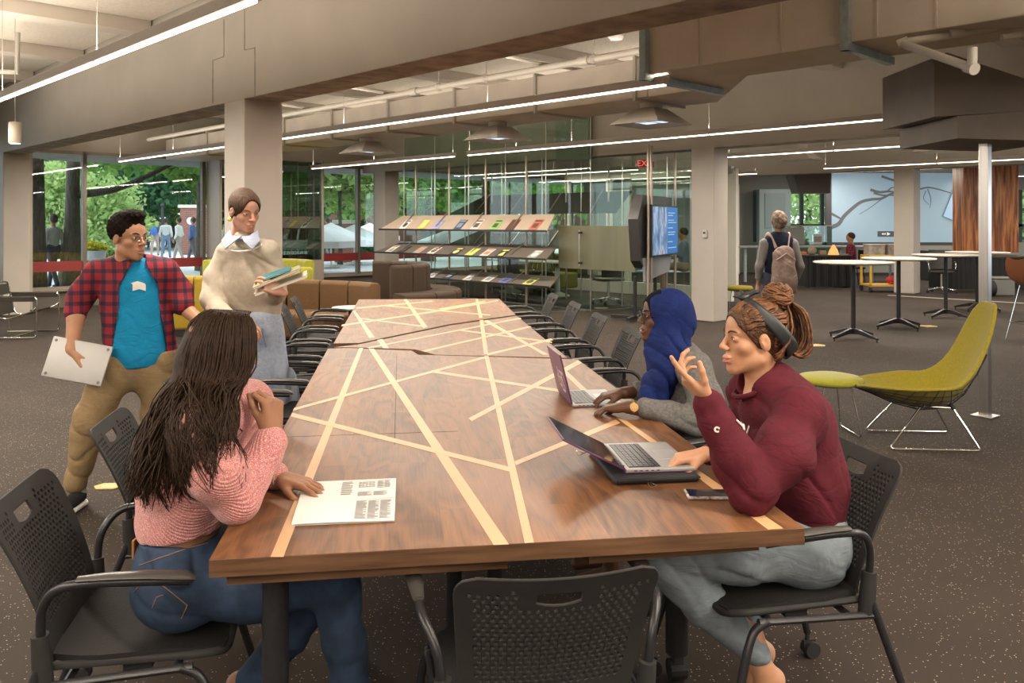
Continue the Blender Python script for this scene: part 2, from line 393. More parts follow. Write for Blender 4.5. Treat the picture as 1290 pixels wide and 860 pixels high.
def vmesh(name,parts,mat_,parent=None,smooth_it=1):
    """parts: list of (V,F); joined into one mesh object"""
    Vs=[];Fq=[];o=0
    for V,Fa in parts:
        if len(V)==0: continue
        for _ in range(smooth_it):     # light relaxation
            nb=np.zeros_like(V); ct=np.zeros(len(V))
            for a,b_ in((0,1),(1,2),(2,3),(3,0)):
                np.add.at(nb,Fa[:,a],V[Fa[:,b_]]); np.add.at(ct,Fa[:,a],1)
                np.add.at(nb,Fa[:,b_],V[Fa[:,a]]); np.add.at(ct,Fa[:,b_],1)
            V=V*.5+.5*nb/np.maximum(ct,1)[:,None]
        Vs.append(V);Fq.append(Fa+o);o+=len(V)
    V=np.concatenate(Vs);Fa=np.concatenate(Fq)
    me=bpy.data.meshes.new(name); me.vertices.add(len(V)); me.vertices.foreach_set('co',V.astype(np.float32).ravel())
    me.loops.add(len(Fa)*4); me.loops.foreach_set('vertex_index',Fa.astype(np.int32).ravel())
    me.polygons.add(len(Fa)); me.polygons.foreach_set('loop_start',np.arange(len(Fa),dtype=np.int32)*4)
    me.polygons.foreach_set('use_smooth',np.ones(len(Fa),bool))
    me.materials.append(mat_); me.update(calc_edges=True); me.validate()
    ob=bpy.data.objects.new(name,me); C.objects.link(ob); ob.parent=parent; return ob
WS=3.3; EXPO=-0.08
# ================================================================ room shell
def bbox(mb, s0,s1,d0,d1,z0,z1):   # box aligned with the building axes
    mb.box(B((s0+s1)/2,(d0+d1)/2,(z0+z1)/2),(abs(s1-s0),abs(d1-d0),z1-z0),rz=BROT); return mb
ZC=3.87; ZB=2.7125; SW=16.7
def clipY(poly,ym):
    out=[]
    for i in range(len(poly)):
        a,b=poly[i],poly[(i+1)%len(poly)]
        if a[1]<=ym: out.append(a)
        if (a[1]<=ym)!=(b[1]<=ym): t=(ym-a[1])/(b[1]-a[1]); out.append((a[0]+(b[0]-a[0])*t,ym))
    return out
PLAN=clipY([tuple(B(s,d))[:2] for s,d in((-9,-9),(SW+.05,-9),(SW+.05,34),(-16,34),(-16,10),(-9,10))],26.2)
f=MB(); f.prism(PLAN,-.12,0); struct('floor',f,M['floor'])
f=MB(); f.prism(PLAN,ZC,ZC+.15); struct('ceiling',f,M['ceil'])
# ribs and acoustic panels under the slab
rib=MB(); til=MB()
for k in range(-3,8):
    s=k*2.25+.6
    for d0,d1 in((-9,3.72),(4.12,11.38),(11.78,18.98)):
        bbox(rib,s,s+.28,d0,d1,ZC-.2,ZC)
        n=max(1,int((d1-d0)/1.5)); w=(d1-d0)/n
        for i in range(n): bbox(til,s+.3,s+2.23,d0+i*w+.012,d0+(i+1)*w-.012,ZC-.06,ZC-.001)
struct('ceiling_ribs',rib,M['ceil']); struct('ceiling_panels',til,M['tile'])
for nm,d in(('beam',3.74),('beam',11.4),('beam',19.0)):
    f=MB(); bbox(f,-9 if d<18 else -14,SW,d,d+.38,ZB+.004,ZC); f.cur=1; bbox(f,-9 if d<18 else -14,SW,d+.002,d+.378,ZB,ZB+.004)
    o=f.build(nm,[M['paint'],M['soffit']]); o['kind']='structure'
# joint lines cast around the column head in the near beam
g=MB()
def groove(pts):
    for a,b in zip(pts,pts[1:]): g.bar(a,b,.008,.006)
dj=3.738
def bp_(u,v,d=dj):
    s=s_at(u,d); p=B(s,d); return Vector((p.x,p.y,H-(v-280)/F*p.y))
groove([bp_(268,130),bp_(268,76),bp_(282,71),bp_(282,24)]); groove([bp_(321,122),bp_(321,60),bp_(308,63),bp_(308,12)])
struct('trim_1',g,M['soffit'])
# columns
for s,d in((7.42,3.74),(15.9,3.74),(7.15,11.4),(15.8,11.4),(6.95,19.0),(15.8,19.0)):
    f=MB(); bbox(f,s,s+.42,d,d+.4,0,ZB+.01); o=f.build('column',M['column'],bevel=.012); o['kind']='structure'
# light switch on the far column
sw=empty('wall_switch','small white thermostat on the right column face','switch',B(7.14,11.4+.0,1.52),BROT)
p=W(885,295,13.15)
sw.location=B(7.3,11.375,1.37); q=MB(); q.box((0,0,0),(.075,.03,.12)); q.build('switch_plate',M['offwhite'],sw,bevel=.006)
q=MB(); q.box((0,.018,.015),(.04,.01,.03)); q.build('switch_display',M['screen'],sw)
# window wall
Zs,Zt=.33,2.86
wall=MB()
bbox(wall,SW,SW+.2,-9,22.5,Zt,ZC)
low=MB(); bbox(low,SW,SW+.2,-9,22.5,0,Zs); struct('baseboard_left',low,mat('dark_sill_wall',(.13,.115,.10),.7))
bbox(wall,SW-.12,SW+.25,3.74+.2,3.74+.62,0,ZC)
struct('wall_left',wall,M['paint'])
si=MB(); bbox(si,SW-.1,SW+.25,-9,22.5,Zs-.03,Zs+.012); struct('trim_2',si,M['mull'])
rail=MB(); bbox(rail,SW-.03,SW+.03,-6,16,.66,.84); struct('trim_3',rail,M['red'])
def d_at(u,s):
    k=(u-645)/F; return s*(.6997+.7145*k)/(.7145-.6997*k)
edges=[-6]+[d_at(u,SW) for u in(20,106,256,391,451,474,610,720,795)]+[22.3]
wi=0
for i in range(len(edges)-1):
    a,b=edges[i],edges[i+1]; wi+=1
    fr=MB()
    for d in(a,b): bbox(fr,SW-.05,SW+.07,d-.035,d+.035,Zs,Zt)
    bbox(fr,SW-.04,SW+.06,a,b,Zt-.06,Zt); bbox(fr,SW-.04,SW+.06,a,b,Zs,Zs+.05)
    root=fr.build('window_%d'%wi,M['mull']); root['kind']='structure'
    gl=MB(); bbox(gl,SW-.004,SW+.004,a+.035,b-.035,Zs+.05,Zt-.06); gl.build('window_glass',M['glass'],root)
# exterior canopy soffit over the windows
f=MB(); bbox(f,SW+.25,SW+4.2,-6,30,2.95,3.25); struct('exterior_canopy',f,mat('exterior_concrete',(.28,.28,.27),.8,var=.1,scale=2))
# smoked showcase bay between two windows
dA,dB=d_at(257,SW)+.03,d_at(390,SW)-.03
bay=empty('display_case','smoked glass showcase bay built between the two window groups behind the standing woman','display case',B(SW-.35,(dA+dB)/2),BROT)
def loc(parent,mb,name,mt,**k):
    o=mb.build(name,mt,parent,**k); return o
def lb(mb,x0,x1,y0,y1,z0,z1): mb.box(((x0+x1)/2,(y0+y1)/2,(z0+z1)/2),(abs(x1-x0),abs(y1-y0),z1-z0)); return mb
w=(dB-dA)/2
q=MB(); lb(q,-.3,-.02,-w,w,0,.73); lb(q,-.3,.3,-w,-w+.05,.73,2.9); lb(q,-.3,.3,w-.05,w,.73,2.9); loc(bay,q,'case_frame',M['mull'],bevel=.004)
q=MB(); lb(q,-.29,-.28,-w+.06,w-.06,.75,2.85); loc(bay,q,'case_glass',M['glassd'])
q=MB(); lb(q,-.25,.25,-w+.06,w-.06,1.16,1.18); lb(q,-.25,.25,-w+.06,w-.06,1.78,1.80); loc(bay,q,'shelf',M['glassg'])
q=MB(); lb(q,-.26,.26,w-.75,w-.35,2.25,2.75); loc(bay,q,'case_blind',M['paint'])
for i,(yy,cc) in enumerate(((-w+.35,0),(-w+.62,1),(-w+.95,0),(w-.5,1))):
    bk=empty('display_book','terracotta covered book propped up in the showcase, %s'%('first from its right end','second from its right end','third from its right end','at its left end')[i],'book',B(SW-.35,(dA+dB)/2,1.18)-D2*yy,BROT,'books in the showcase')
    q=MB(); q.box((0,0,.13),(.03,.2,.26),M=Matrix.Rotation(-.35,4,'Y')); q.build('cover',mat('book_cover_%d'%i,(.35,.13,.06) if cc else (.40,.2,.1),.6),bk)
    q=MB(); q.box((.012,0,.13),(.02,.19,.25),M=Matrix.Rotation(-.35,4,'Y')); q.build('pages',M['paper'],bk)
# closing walls outside the view
f=MB(); bbox(f,-9.2,-9,-9,10,0,ZC); struct('wall_right',f,M['paint'])
f=MB(); bbox(f,-9,SW,-9.2,-9,0,ZC); struct('wall_back',f,M['paint'])
f=MB(); bbox(f,-16.2,-16,10,34,0,ZC); struct('wall_far_right',f,M['paint'])

# ================================================================ glass room behind the magazine rack
def gpost(mb,s,d,r=.012,z1=ZB): mb.tube([B(s,d,0),B(s,d,z1)],r,8)
DG=12.35; DGL=11.25; SJ=s_at(744,DGL); SL=s_at(509,DGL)
fr=MB()
for i in range(4): gpost(fr,7.7+i*1.0,DG,.011)
for i in range(6): gpost(fr,SJ+i*(SL-SJ)/5,DGL,.011,3.5)
bbox(fr,7.55,SJ,DG-.015,DG+.015,0,.03); bbox(fr,SJ,SL,DGL-.015,DGL+.015,0,.03)
o=struct('wall_glass',fr,M['steel'])
gl=MB(); bbox(gl,7.55,SJ,DG-.006,DG+.006,.03,ZB+.6); bbox(gl,SJ,SL,DGL-.006,DGL+.006,.03,3.5); bbox(gl,SJ-.006,SJ+.006,DGL,DG,.03,ZB-.01)
gl.build('glass_pane',M['glassg'],o)
# door handle and patch fittings
dh=empty('door_pull','tubular steel door pull on the glass wall left of the frosted panel','door handle',B(s_at(730,10.98),10.98),BROT)
q=MB(); q.tube([(0,0,.80),(0,0,1.42)],.014,10); q.build('grip',M['steel'],dh,smooth=True)
for z in(.85,1.37):
    q=MB(); q.tube([(0,-.06,z),(0,.02,z)],.02,10); q.build('fitting',M['black'],dh)
# frosted privacy panel
s0,s1=s_at(704,11.08),s_at(801,11.08)
fp=empty('privacy_panel','olive frosted privacy panel hung across the glass room behind the office chair','panel',B((s0+s1)/2,11.08),BROT)
q=MB(); q.box((0,0,1.115),(abs(s1-s0),.02,.75)); q.build('board',mat('frosted_olive_panel',(.13,.125,.075),.4,var=.2,scale=1.2,stretch=(3,1,.3)),fp,bevel=.003)
for x in(-.8,.8):
    q=MB(); q.tube([(x*abs(s1-s0)/2,-.05,.74),(x*abs(s1-s0)/2,-.05,1.49)],.008,8); q.build('bracket',M['steel'],fp)
# inner frames (white) at the back of the glass room
f=MB(); DI=14.6
sa,sb=s_at(872,DI),s_at(714,DI)
bbox(f,sa-.9,sb,DI,DI+.1,0,.26)
for u in(714,766,872): bbox(f,s_at(u,DI)-.06,s_at(u,DI)+.06,DI,DI+.1,.26,2.6)
bbox(f,sa-.9,sb,DI,DI+.1,2.5,2.66); bbox(f,sa-1.0,sa-.15,DI+.0,DI+.1,.26,2.6)
root=struct('window_20',f,M['white'])
q=MB(); bbox(q,sa-.9,sb,DI+.045,DI+.055,.26,2.5); q.build('window_glass',M['glassg'],root)
f=MB(); bbox(f,12.2,16.7,19.4,19.6,2.3,ZC); bbox(f,12.2,12.5,15.6,15.9,0,ZC); struct('wall_inner',f,M['paint'])
f=MB(); bbox(f,14.3,16.7,22.3,22.5,0,ZC); struct('wall_far',f,M['paint'])
# green upper glazing / bulkhead of the room
f=MB(); bbox(f,s_at(742,11.3),s_at(701,11.3),11.29,11.38,2.66,3.5); struct('bulkhead',f,mat('sage_bulkhead',(.26,.30,.24),.6))

# ================================================================ ceiling services
def fixture(name_label, d, s0, s1, z=2.66, wires=True, seglen=None, group='linear pendant lights', power=1.0, joints=(), up=.2):
    r=empty('linear_light',name_label,'light',B((s0+s1)/2,d,z),BROT,group)
    L=s1-s0
    q=MB(); q.box((0,0,.045),(L,.075,.065)); q.build('housing',M['linear_housing'],r,bevel=.004)
    q=MB(); n=max(1,round(L/2.45)) if not joints else 1
    cuts=[-L/2+L*i/n for i in range(n+1)] if not joints else [-L/2]+sorted(j-(s0+s1)/2 for j in joints)+[L/2]
    for a,b in zip(cuts,cuts[1:]): lb(q,a+.02,b-.02,-.020,.020,.0,.012)
    q.build('diffuser',M['lamp'],r)
    q=MB()
    for x in cuts:
        x=min(max(x,-L/2+.05),L/2-.05); q.tube([(x,0,.075),(x,0,ZC-z-.06)],.0035,6)
    q.build('suspension_wire',M['wire'],r)
    for sgn,pw in((-1,.80),(1,up)):
        ld=bpy.data.lights.new('linear_lamp','AREA'); ld.shape='RECTANGLE'; ld.size=L; ld.size_y=.034
        ld.color=(1,.885,.75); ld.energy=LP*L*pw*power
        lo=bpy.data.objects.new('linear_lamp',ld); C.objects.link(lo); lo.parent=r
        lo.location=(0,0,-.006 if sgn<0 else .095)
        if sgn>0: lo.rotation_euler=(math.pi,0,0)
    return r
LP=42
e=s_at(322,2.04); fixture('near linear pendant light running out of the top left of the photo',2.04,e,e+9.6,joints=(s_at(122,2.04),s_at(3,2.04)),up=.42)
fixture('linear pendant light passing behind the big white column, ends at the duct',5.68,s_at(840,5.68),s_at(150,5.68),joints=(s_at(614,5.68),s_at(433,5.68),s_at(218,5.68)))
fixture('short linear pendant light in front of the magazine rack, left one of that row',9.3,s_at(573,9.3),s_at(393,9.3),joints=(s_at(471,9.3),))
fixture('long linear pendant light ending in front of the far beam, right of the rack',9.3,s_at(1118,9.3),s_at(589,9.3),joints=(s_at(650,9.3),s_at(720,9.3),s_at(893,9.3)))
fixture('linear pendant light just behind the white column with the switch',12.75,s_at(1400,12.75),s_at(915,12.75),joints=(s_at(1050,12.75),s_at(1196,12.75)))
fixture('farthest linear pendant light, in front of the projection wall',16.9,s_at(1420,16.9),s_at(1037,16.9),joints=(s_at(1180,16.9),))
fixture('linear pendant light inside the glass room, upper one',13.9,10.5,15.2,z=2.62,power=.45)
fixture('thin linear light in the room behind the glass room',16.9,9.5,15,z=2.62)
# rows over and behind the photographer
fixture('linear pendant light above the near end of the long table',2.04,-5.5,.9,power=1.0,up=.7)
fixture('linear pendant light above the photographer side of the room',-1.6,-6,12,up=.45)
fixture('added unseen linear light on the right that brightens the big duct',4.85,-7,.9,power=1.3,up=.5)  # extra row out of view, added to light the duct faces obliquely
fixture('linear pendant light along the back wall',-5.2,-6,12)
fixture('linear pendant light over the lounge chairs',9.3,-8,-.5,power=.8)
# pendant cylinder top left
pc=empty('cylinder_pendant','small beige cylinder pendant lamp hanging at the left edge below the beam line','light',W(19,180,9.0))
q=MB(); q.lathe([(.058,-.005),(.062,0),(.062,.215),(.055,.222)],24); q.build('lamp_shade',mat('pendant_beige',(.40,.34,.27),.5),pc,smooth=True)
q=MB(); q.lathe([(.05,-.008),(.05,-.004)],20); q.build('bulb',M['lamp'],pc)
q=MB(); q.tube([(0,0,.22),(0,0,ZC-pc.location.z-.06)],.004,6); q.build('stem',M['wire'],pc)
# rectangular supply duct
f=MB(); bbox(f,s_at(815,6.6),SW-.4,6.6,7.4,2.76,3.14); 
dt=f.build('air_duct',M['duct'],bevel=.01); tag(dt,'long beige rectangular air duct hung behind the near beam','duct')
q=MB()
for s in np.arange(5,SW-1,1.35): bbox(q,s,s+.03,6.57,7.43,2.735,3.17)
q.build('duct_strap',M['pipe'],dt)
# large duct at the upper right
sE=s_at(812,5.58); sT=s_at(904,7.4)
s0a=s_at(815,6.6)
f=MB(); f.prism([tuple(B(s,d))[:2] for s,d in((sE,5.58),(sE,6.6),(s0a-.01,6.6),(s0a-.01,7.4),(4.6,7.4),(3.6,6.25),(-8,6.25),(-8,5.58))],2.758,ZC-.21)
dt2=f.build('main_duct',M['duct'],bevel=.008,fixn=True); tag(dt2,'large square air duct crossing the upper right of the room above the lounge chair','duct')
q=MB()
for s in(sE-.02,s_at(1068,5.58)):
    bbox(q,s-.03,s+.03,5.52,5.575,2.70,ZC-.22); bbox(q,s-.03,s+.03,5.52,6.7 if s>3 else 6.3,2.70,2.755)
q.build('duct_flange',M['duct_metal'],dt2)
q=MB()
for s in(s_at(880,5.58),s_at(984,5.58),s_at(1105,5.58),s_at(1180,5.58)): bbox(q,s-.006,s+.006,5.570,5.579,2.77,ZC-.22)
q.build('duct_seam',M['duct'],dt2)
# diffuser hoods
def hood(s,d,label,cool=.6):
    r=empty('ceiling_hood_light',label,'light',B(s,d,2.54),BROT,'square hood lights under the duct')
    q=MB(); q.lathe([(.10,.16),(.115,.17),(.115,.30),(.10,.30)],20); q.build('neck',M['duct'],r,smooth=True)
    q=MB(); a,b=.30,.12
    q.add([(-a,-a,0),(a,-a,0),(a,a,0),(-a,a,0),(-b,-b,.16),(b,-b,.16),(b,b,.16),(-b,b,.16),(-a+.03,-a+.03,0),(a-.03,-a+.03,0),(a-.03,a-.03,0),(-a+.03,a-.03,0),(-b,-b,.10),(b,-b,.10),(b,b,.10),(-b,b,.10)],
      [(0,1,5,4),(1,2,6,5),(2,3,7,6),(3,0,4,7),(4,5,6,7),(8,12,13,9),(9,13,14,10),(10,14,15,11),(11,15,12,8),(15,14,13,12),(0,8,9,1),(1,9,10,2),(2,10,11,3),(3,11,8,0)])
    q.build('lamp_shade',M['duct'],r)
    q=MB(); q.box((0,0,.045),(.44,.44,.01)); q.build('lens',M['lampcool'],r)
    q=MB(); q.bar((-.22,0,.035),(.22,0,.035),.012); q.bar((0,-.22,.035),(0,.22,.035),.012); q.build('louvre',M['steel'],r)
    return r
hood(s_at(463,7.0),7.0,'square hood light under the duct, left of the three in front of the magazine rack')
hood(s_at(627,7.0),7.0,'square hood light under the duct, middle one above the magazine rack')
hood(s_at(820,7.0),7.0,'square hood light under the duct, right one above the wall screen')
h4=hood(s_at(1010,15.0),15.0,'square hood light far back left of the wood panel, partly behind the beam')
h5=hood(s_at(1182,14.5),14.5,'square hood light far back just left of the wood panel')
h4.location.z=2.72; h5.location.z=2.70
# sprinkler pipe
def pipe(label,pts,r,fit=(),cat='pipe',hang=()):
    q=MB(); q.tube(pts,r,12); o=q.build('pipe',M['pipe'],smooth=True); tag(o,label,cat)
    if fit:
        q=MB()
        for a,b in fit: q.tube([a,b],r*1.35,12)
        q.build('coupling',M['pipe'],o,smooth=True)
    if hang:
        q=MB()
        for p in hang: q.tube([p,Vector((p[0],p[1],ZC))],.006,6); q.ell(p,(.05,.05,.05),6)
        q.build('hanger',M['wire'],o)
    return o
zp=3.10; dp=6.15
pp=[B(s_at(u,dp),dp,zp) for u in(560,737,520)]
pipe('long white sprinkler pipe above the duct, left of the big square duct',[B(4.2,dp,zp),B(16,dp,zp)],.035,
     fit=[(p-D1*.06,p+D1*.06) for p in(B(s_at(522,dp),dp,zp),B(s_at(736,dp),dp,zp))],hang=[B(s_at(u,dp),dp,zp) for u in(553,612,748)])
for u,lab in((395,'thin white branch pipe crossing the ceiling near the big column'),(500,'thin white branch pipe crossing the ceiling left of centre'),(705,'thin white branch pipe crossing the ceiling next to the smoke detector')):
    s=s_at(u,dp)+.3; pipe(lab,[B(s,4.2,zp+.12),B(s,dp,zp+.06),B(s,7.6,zp+.1)],.02)
pipe('white sprinkler pipe running out of the right edge of the photo below the duct',fillet([W(1330,24,5.2),W(1135,54,5.35),W(1225,86,4.75),W(1225,60,4.75)],.05),.026,
     fit=[(W(1196,43,5.29),W(1212,41,5.285)),(W(1131,57,5.36),W(1145,52,5.33)),(W(1218,84,4.80),W(1228,87,4.74))])
pipe('short grey conduit stub under the duct at the right edge',[W(1262,47,5.1),W(1330,38,5.1)],.02,hang=[W(1300,42,5.1)])
# ceiling pipe top left with sprinkler
pipe('thin sprinkler pipe in the upper left corner beside the hanging cylinder',[W(-60,88,9.5),W(22,91,9.5),W(22,91,9.5)+Vector((0,0,.45))],.03)
sd=empty('smoke_detector','small round smoke detector on the ceiling left of the big square duct','smoke detector',B(s_at(776,5.0),5.0,3.5))
sd.location=W(776,50,7.3)
q=MB(); q.lathe([(.05,0),(.07,.02),(.07,.05),(.06,.06)],20); q.build('case',M['offwhite'],sd,smooth=True)
q=MB(); q.tube([(0,0,.06),(0,0,ZC-sd.location.z-.06)],.012,8); q.build('stem',M['pipe'],sd)
# grey bulkhead boxes at the right
f=MB(); yb=6.45
f.extr([W(1177,147,yb),W(1177,73,yb),W(1193,66,yb),W(1240,82,yb),W(1330,112,yb),W(1330,138,yb)],(0,.9,0))
o=f.build('stair_bulkhead',M['dark_box'],fixn=True); o['kind']='structure'
f=MB(); f.extr([W(1206,174,yb-.05),W(1206,146,yb-.05),W(1340,137,yb-.05),W(1340,178,yb-.05)],(0,.95,0))
o=f.build('bulkhead_lower',M['dark_box'],fixn=True); o['kind']='structure'
# stainless post
sp=empty('steel_post','square stainless steel post with a floor plate standing right of the green lounge chair','post',(onz(1241,524,0)),.65)
q=MB(); q.box((0,0,1.1),(.072,.072,2.19)); q.build('shaft',M['steel'],sp,bevel=.005)
q=MB(); q.box((0,0,.006),(.16,.16,.012)); q.build('base_plate',M['steel'],sp,bevel=.003)
# floor markers
gold=mat('gold_floor_tag',(.50,.36,.12),.4)
def hexa(mb,a,b,z0=.001,z1=.006):
    mb.prism([(a,0),(a*.6,b),(-a*.6,b),(-a,0),(-a*.6,-b),(a*.6,-b)],z0,z1)
for (u,v,rz,lab) in((137,613,.05,'hexagonal gold floor plate beside the walking man in the plaid shirt'),(1027,435,0,'gold floor plate left of the nearest bar table'),(1170,411,0,'gold floor plate under the second bar table'),(757,388,0,'gold floor plate in front of the glass wall')):
    q=MB(); hexa(q,.085 if v>600 else .13,.055 if v>600 else .1); o=q.build('floor_plate',gold); o.location=onz(u,v,0); o.rotation_euler=(0,0,rz); tag(o,lab,'floor plate','gold floor plates')
    q=MB(); hexa(q,.045,.028,.006,.0065); c=q.build('emblem',mat('tag_emblem',(.65,.52,.25),.5),o)
# raised edge strip on the floor before the glass wall
q=MB(); pts=catmull([onz(560,397,0),onz(640,395,0),onz(706,393,0),onz(760,391,0),onz(812,387,0),onz(872,379,0)],6)
for a,b in zip(pts,pts[1:]): q.bar(a+Vector((0,0,.01)),b+Vector((0,0,.01)),.05,.02)
struct('trim_4',q,mat('floor_edge',(.09,.08,.07),.5))
q=MB()
for a,b in((onz(1119,372,0),onz(1290,382,0)),): q.bar(a+Vector((0,0,.003)),b+Vector((0,0,.003)),.09,.006)
struct('trim_5',q,M['pipe'])
# ================================================================ the long walnut table
T0=Vector((-.719,1.995,0)); E2=Vector((-.137,.9906,0)); E1=Vector((.9906,.137,0)); TZ=.75
TROT=math.atan2(E2.y,E2.x)-math.pi/2
table=empty('conference_table','long walnut table with pale crossing inlay strips that fills the middle of the room','table',T0,TROT)
def tl(u,v,z=TZ):                      # photo pixel on the table plane -> table coordinates
    p=onz(u,v,z)-T0; return (p.dot(E1),p.dot(E2))
units=[[(263,705),(350.5,550.5),(413,439),(437,438),(519,441.5),(527,446.5),(728,452.5),(1014,665)],
       [(419,437.4),(450,433.8),(568,409.5),(651,397.5),(715,450.5),(549,446.6),(523,439.8),(440,437.2)],
       [(420,432.5),(452,377),(629,376),(650,396.4),(567,408.0),(452,431.9)]]
for i,pl in enumerate(units):
    P=[tl(*p) for p in pl]
    q=MB(); q.prism(P,TZ-.044,TZ)
    q.m=[0 if abs(sum((np.cross(np.subtract(q.v[f[1]],q.v[f[0]]),np.subtract(q.v[f[2]],q.v[f[1]])))[:2]))<1e-9 else 1 for f in q.f]
    tp=q.build('tabletop',[M['walnut'],M['walnut_edge']],table,bevel=.0015)
    cx=sum(p[0] for p in P)/len(P); cy=sum(p[1] for p in P)/len(P)
    if i:
        q=MB(); q.prism([(cx+(p[0]-cx)*.93,cy+(p[1]-cy)*.93) for p in P],TZ-.075,TZ-.046); q.build('lower_layer',M['walnut_edge'],table)
q=MB(); q.prism([(.035,.03),(.72,.035),(.55,.16),(.5,2.2),(.06,2.2)],TZ-.075,TZ-.046); q.build('lower_layer',M['walnut_edge'],table)
q=MB(); q.prism([(.93,.035),(1.40,.06),(1.36,2.2),(.85,2.2)],TZ-.075,TZ-.046); q.build('lower_layer',M['walnut_edge'],table)
strips=[[(340.6,701.5),(357,701.5),(457.6,438.4),(452.6,438.4)],[(622,686.5),(641,685.6),(471,439),(464.5,439)],
 [(661,684),(672.5,683.4),(615.5,448.6),(610.3,448.4)],[(604.2,403.4),(608.8,402.9),(615,446),(609.7,446)],[(599,376.6),(602,376.6),(608,399.8),(603.6,400.5)],
 [(368.2,520),(643,588.5),(643,594.5),(366,524.6)],[(370.5,514),(369,517.5),(612.5,451.0),(611.5,448.6)],[(615,447.4),(612,445.6),(694,426.4),(697,428.2)],
 [(544,466.4),(541,468.8),(737,498.6),(738,495.4)],[(590,527),(594.5,530.5),(733,457.2),(728,454)],[(608.6,404),(614,403),(690.5,446.6),(684,446.6)],[(691.5,452.2),(698,452.2),(749,500),(741,500)],
 [(777,526.5),(789,530),(986.5,665.6),(967.6,667)],[(776,528.5),(781,532.8),(650,586.5),(648,581.5)],
 [(462,438),(465,438.6),(657,401.4),(655,400)],[(531,442),(536,443),(670,412),(667,410.6)],[(579,415),(581,417),(696,432),(694,430)],
 [(475,428.2),(481.5,427),(490,438.8),(483,438.6)],[(444.5,392),(447,391),(472,425),(465.4,426)],[(508.4,377),(512.6,377),(538.6,412),(533,413)],
 [(449.5,387.3),(449,389),(545,380),(544,379)],[(431,409),(430,411),(555,392),(628,379),(627,378),(555,390.3)],[(452,400.3),(453,401.8),(532,411.7),(533,410.3)],
 [(480,384),(479,385.3),(617,397.6),(618,396.3)],[(552,389),(556,390.4),(612,380),(610,379)]]
for si_,st in enumerate(strips):
    q=MB(); q.prism([tl(*p) for p in st],TZ+.0002,TZ+.0008+.00004*si_); q.build('inlay_strip',M['maple'],table)
q=MB()
for a,b in(((350.5,550.5),(577,543)),((500,447),(497,560))):
    A,Bb=tl(*a),tl(*b); q.bar((*A,TZ+.0003),(*Bb,TZ+.0003),.0025,.0006)
q.build('seam',M['seam'],table)
def tleg(x,y,caster=False,r=.034):
    q=MB(); q.tube([(x,y,.09 if caster else 0),(x,y,TZ-.07)],r,20); o=q.build('leg',M['black'],table,smooth=True)
    if caster:
        q=MB(); q.tube([(x-.028,y,.035),(x+.028,y,.035)],.035,14); q.box((x,y,.07),(.03,.05,.05)); q.build('caster',M['blackm'],o)
def tloc(x,y):
    p=Vector((x,y,0))-T0; return p.dot(E1),p.dot(E2)
tleg(*tloc(-.61,2.17)); tleg(*tloc(.56,2.86),True,.038)
for x,y in((.22,1.1),(.65,1.0),(.8,1.0),(.2,3.0),(1.25,3.0),(.2,4.6),(1.25,4.6),(.2,6.3),(1.2,6.3)): tleg(x,y,False,.03)
for y in(1.05,3.0,4.6,6.3):
    q=MB(); q.bar((.12,y,TZ-.1),(1.36,y,TZ-.1),.06,.045); q.build('crossbar',M['black'],table)
q=MB(); q.bar((.7,.3,TZ-.11),(.7,6.5,TZ-.11),.08,.05); q.build('spine_beam',M['black'],table)

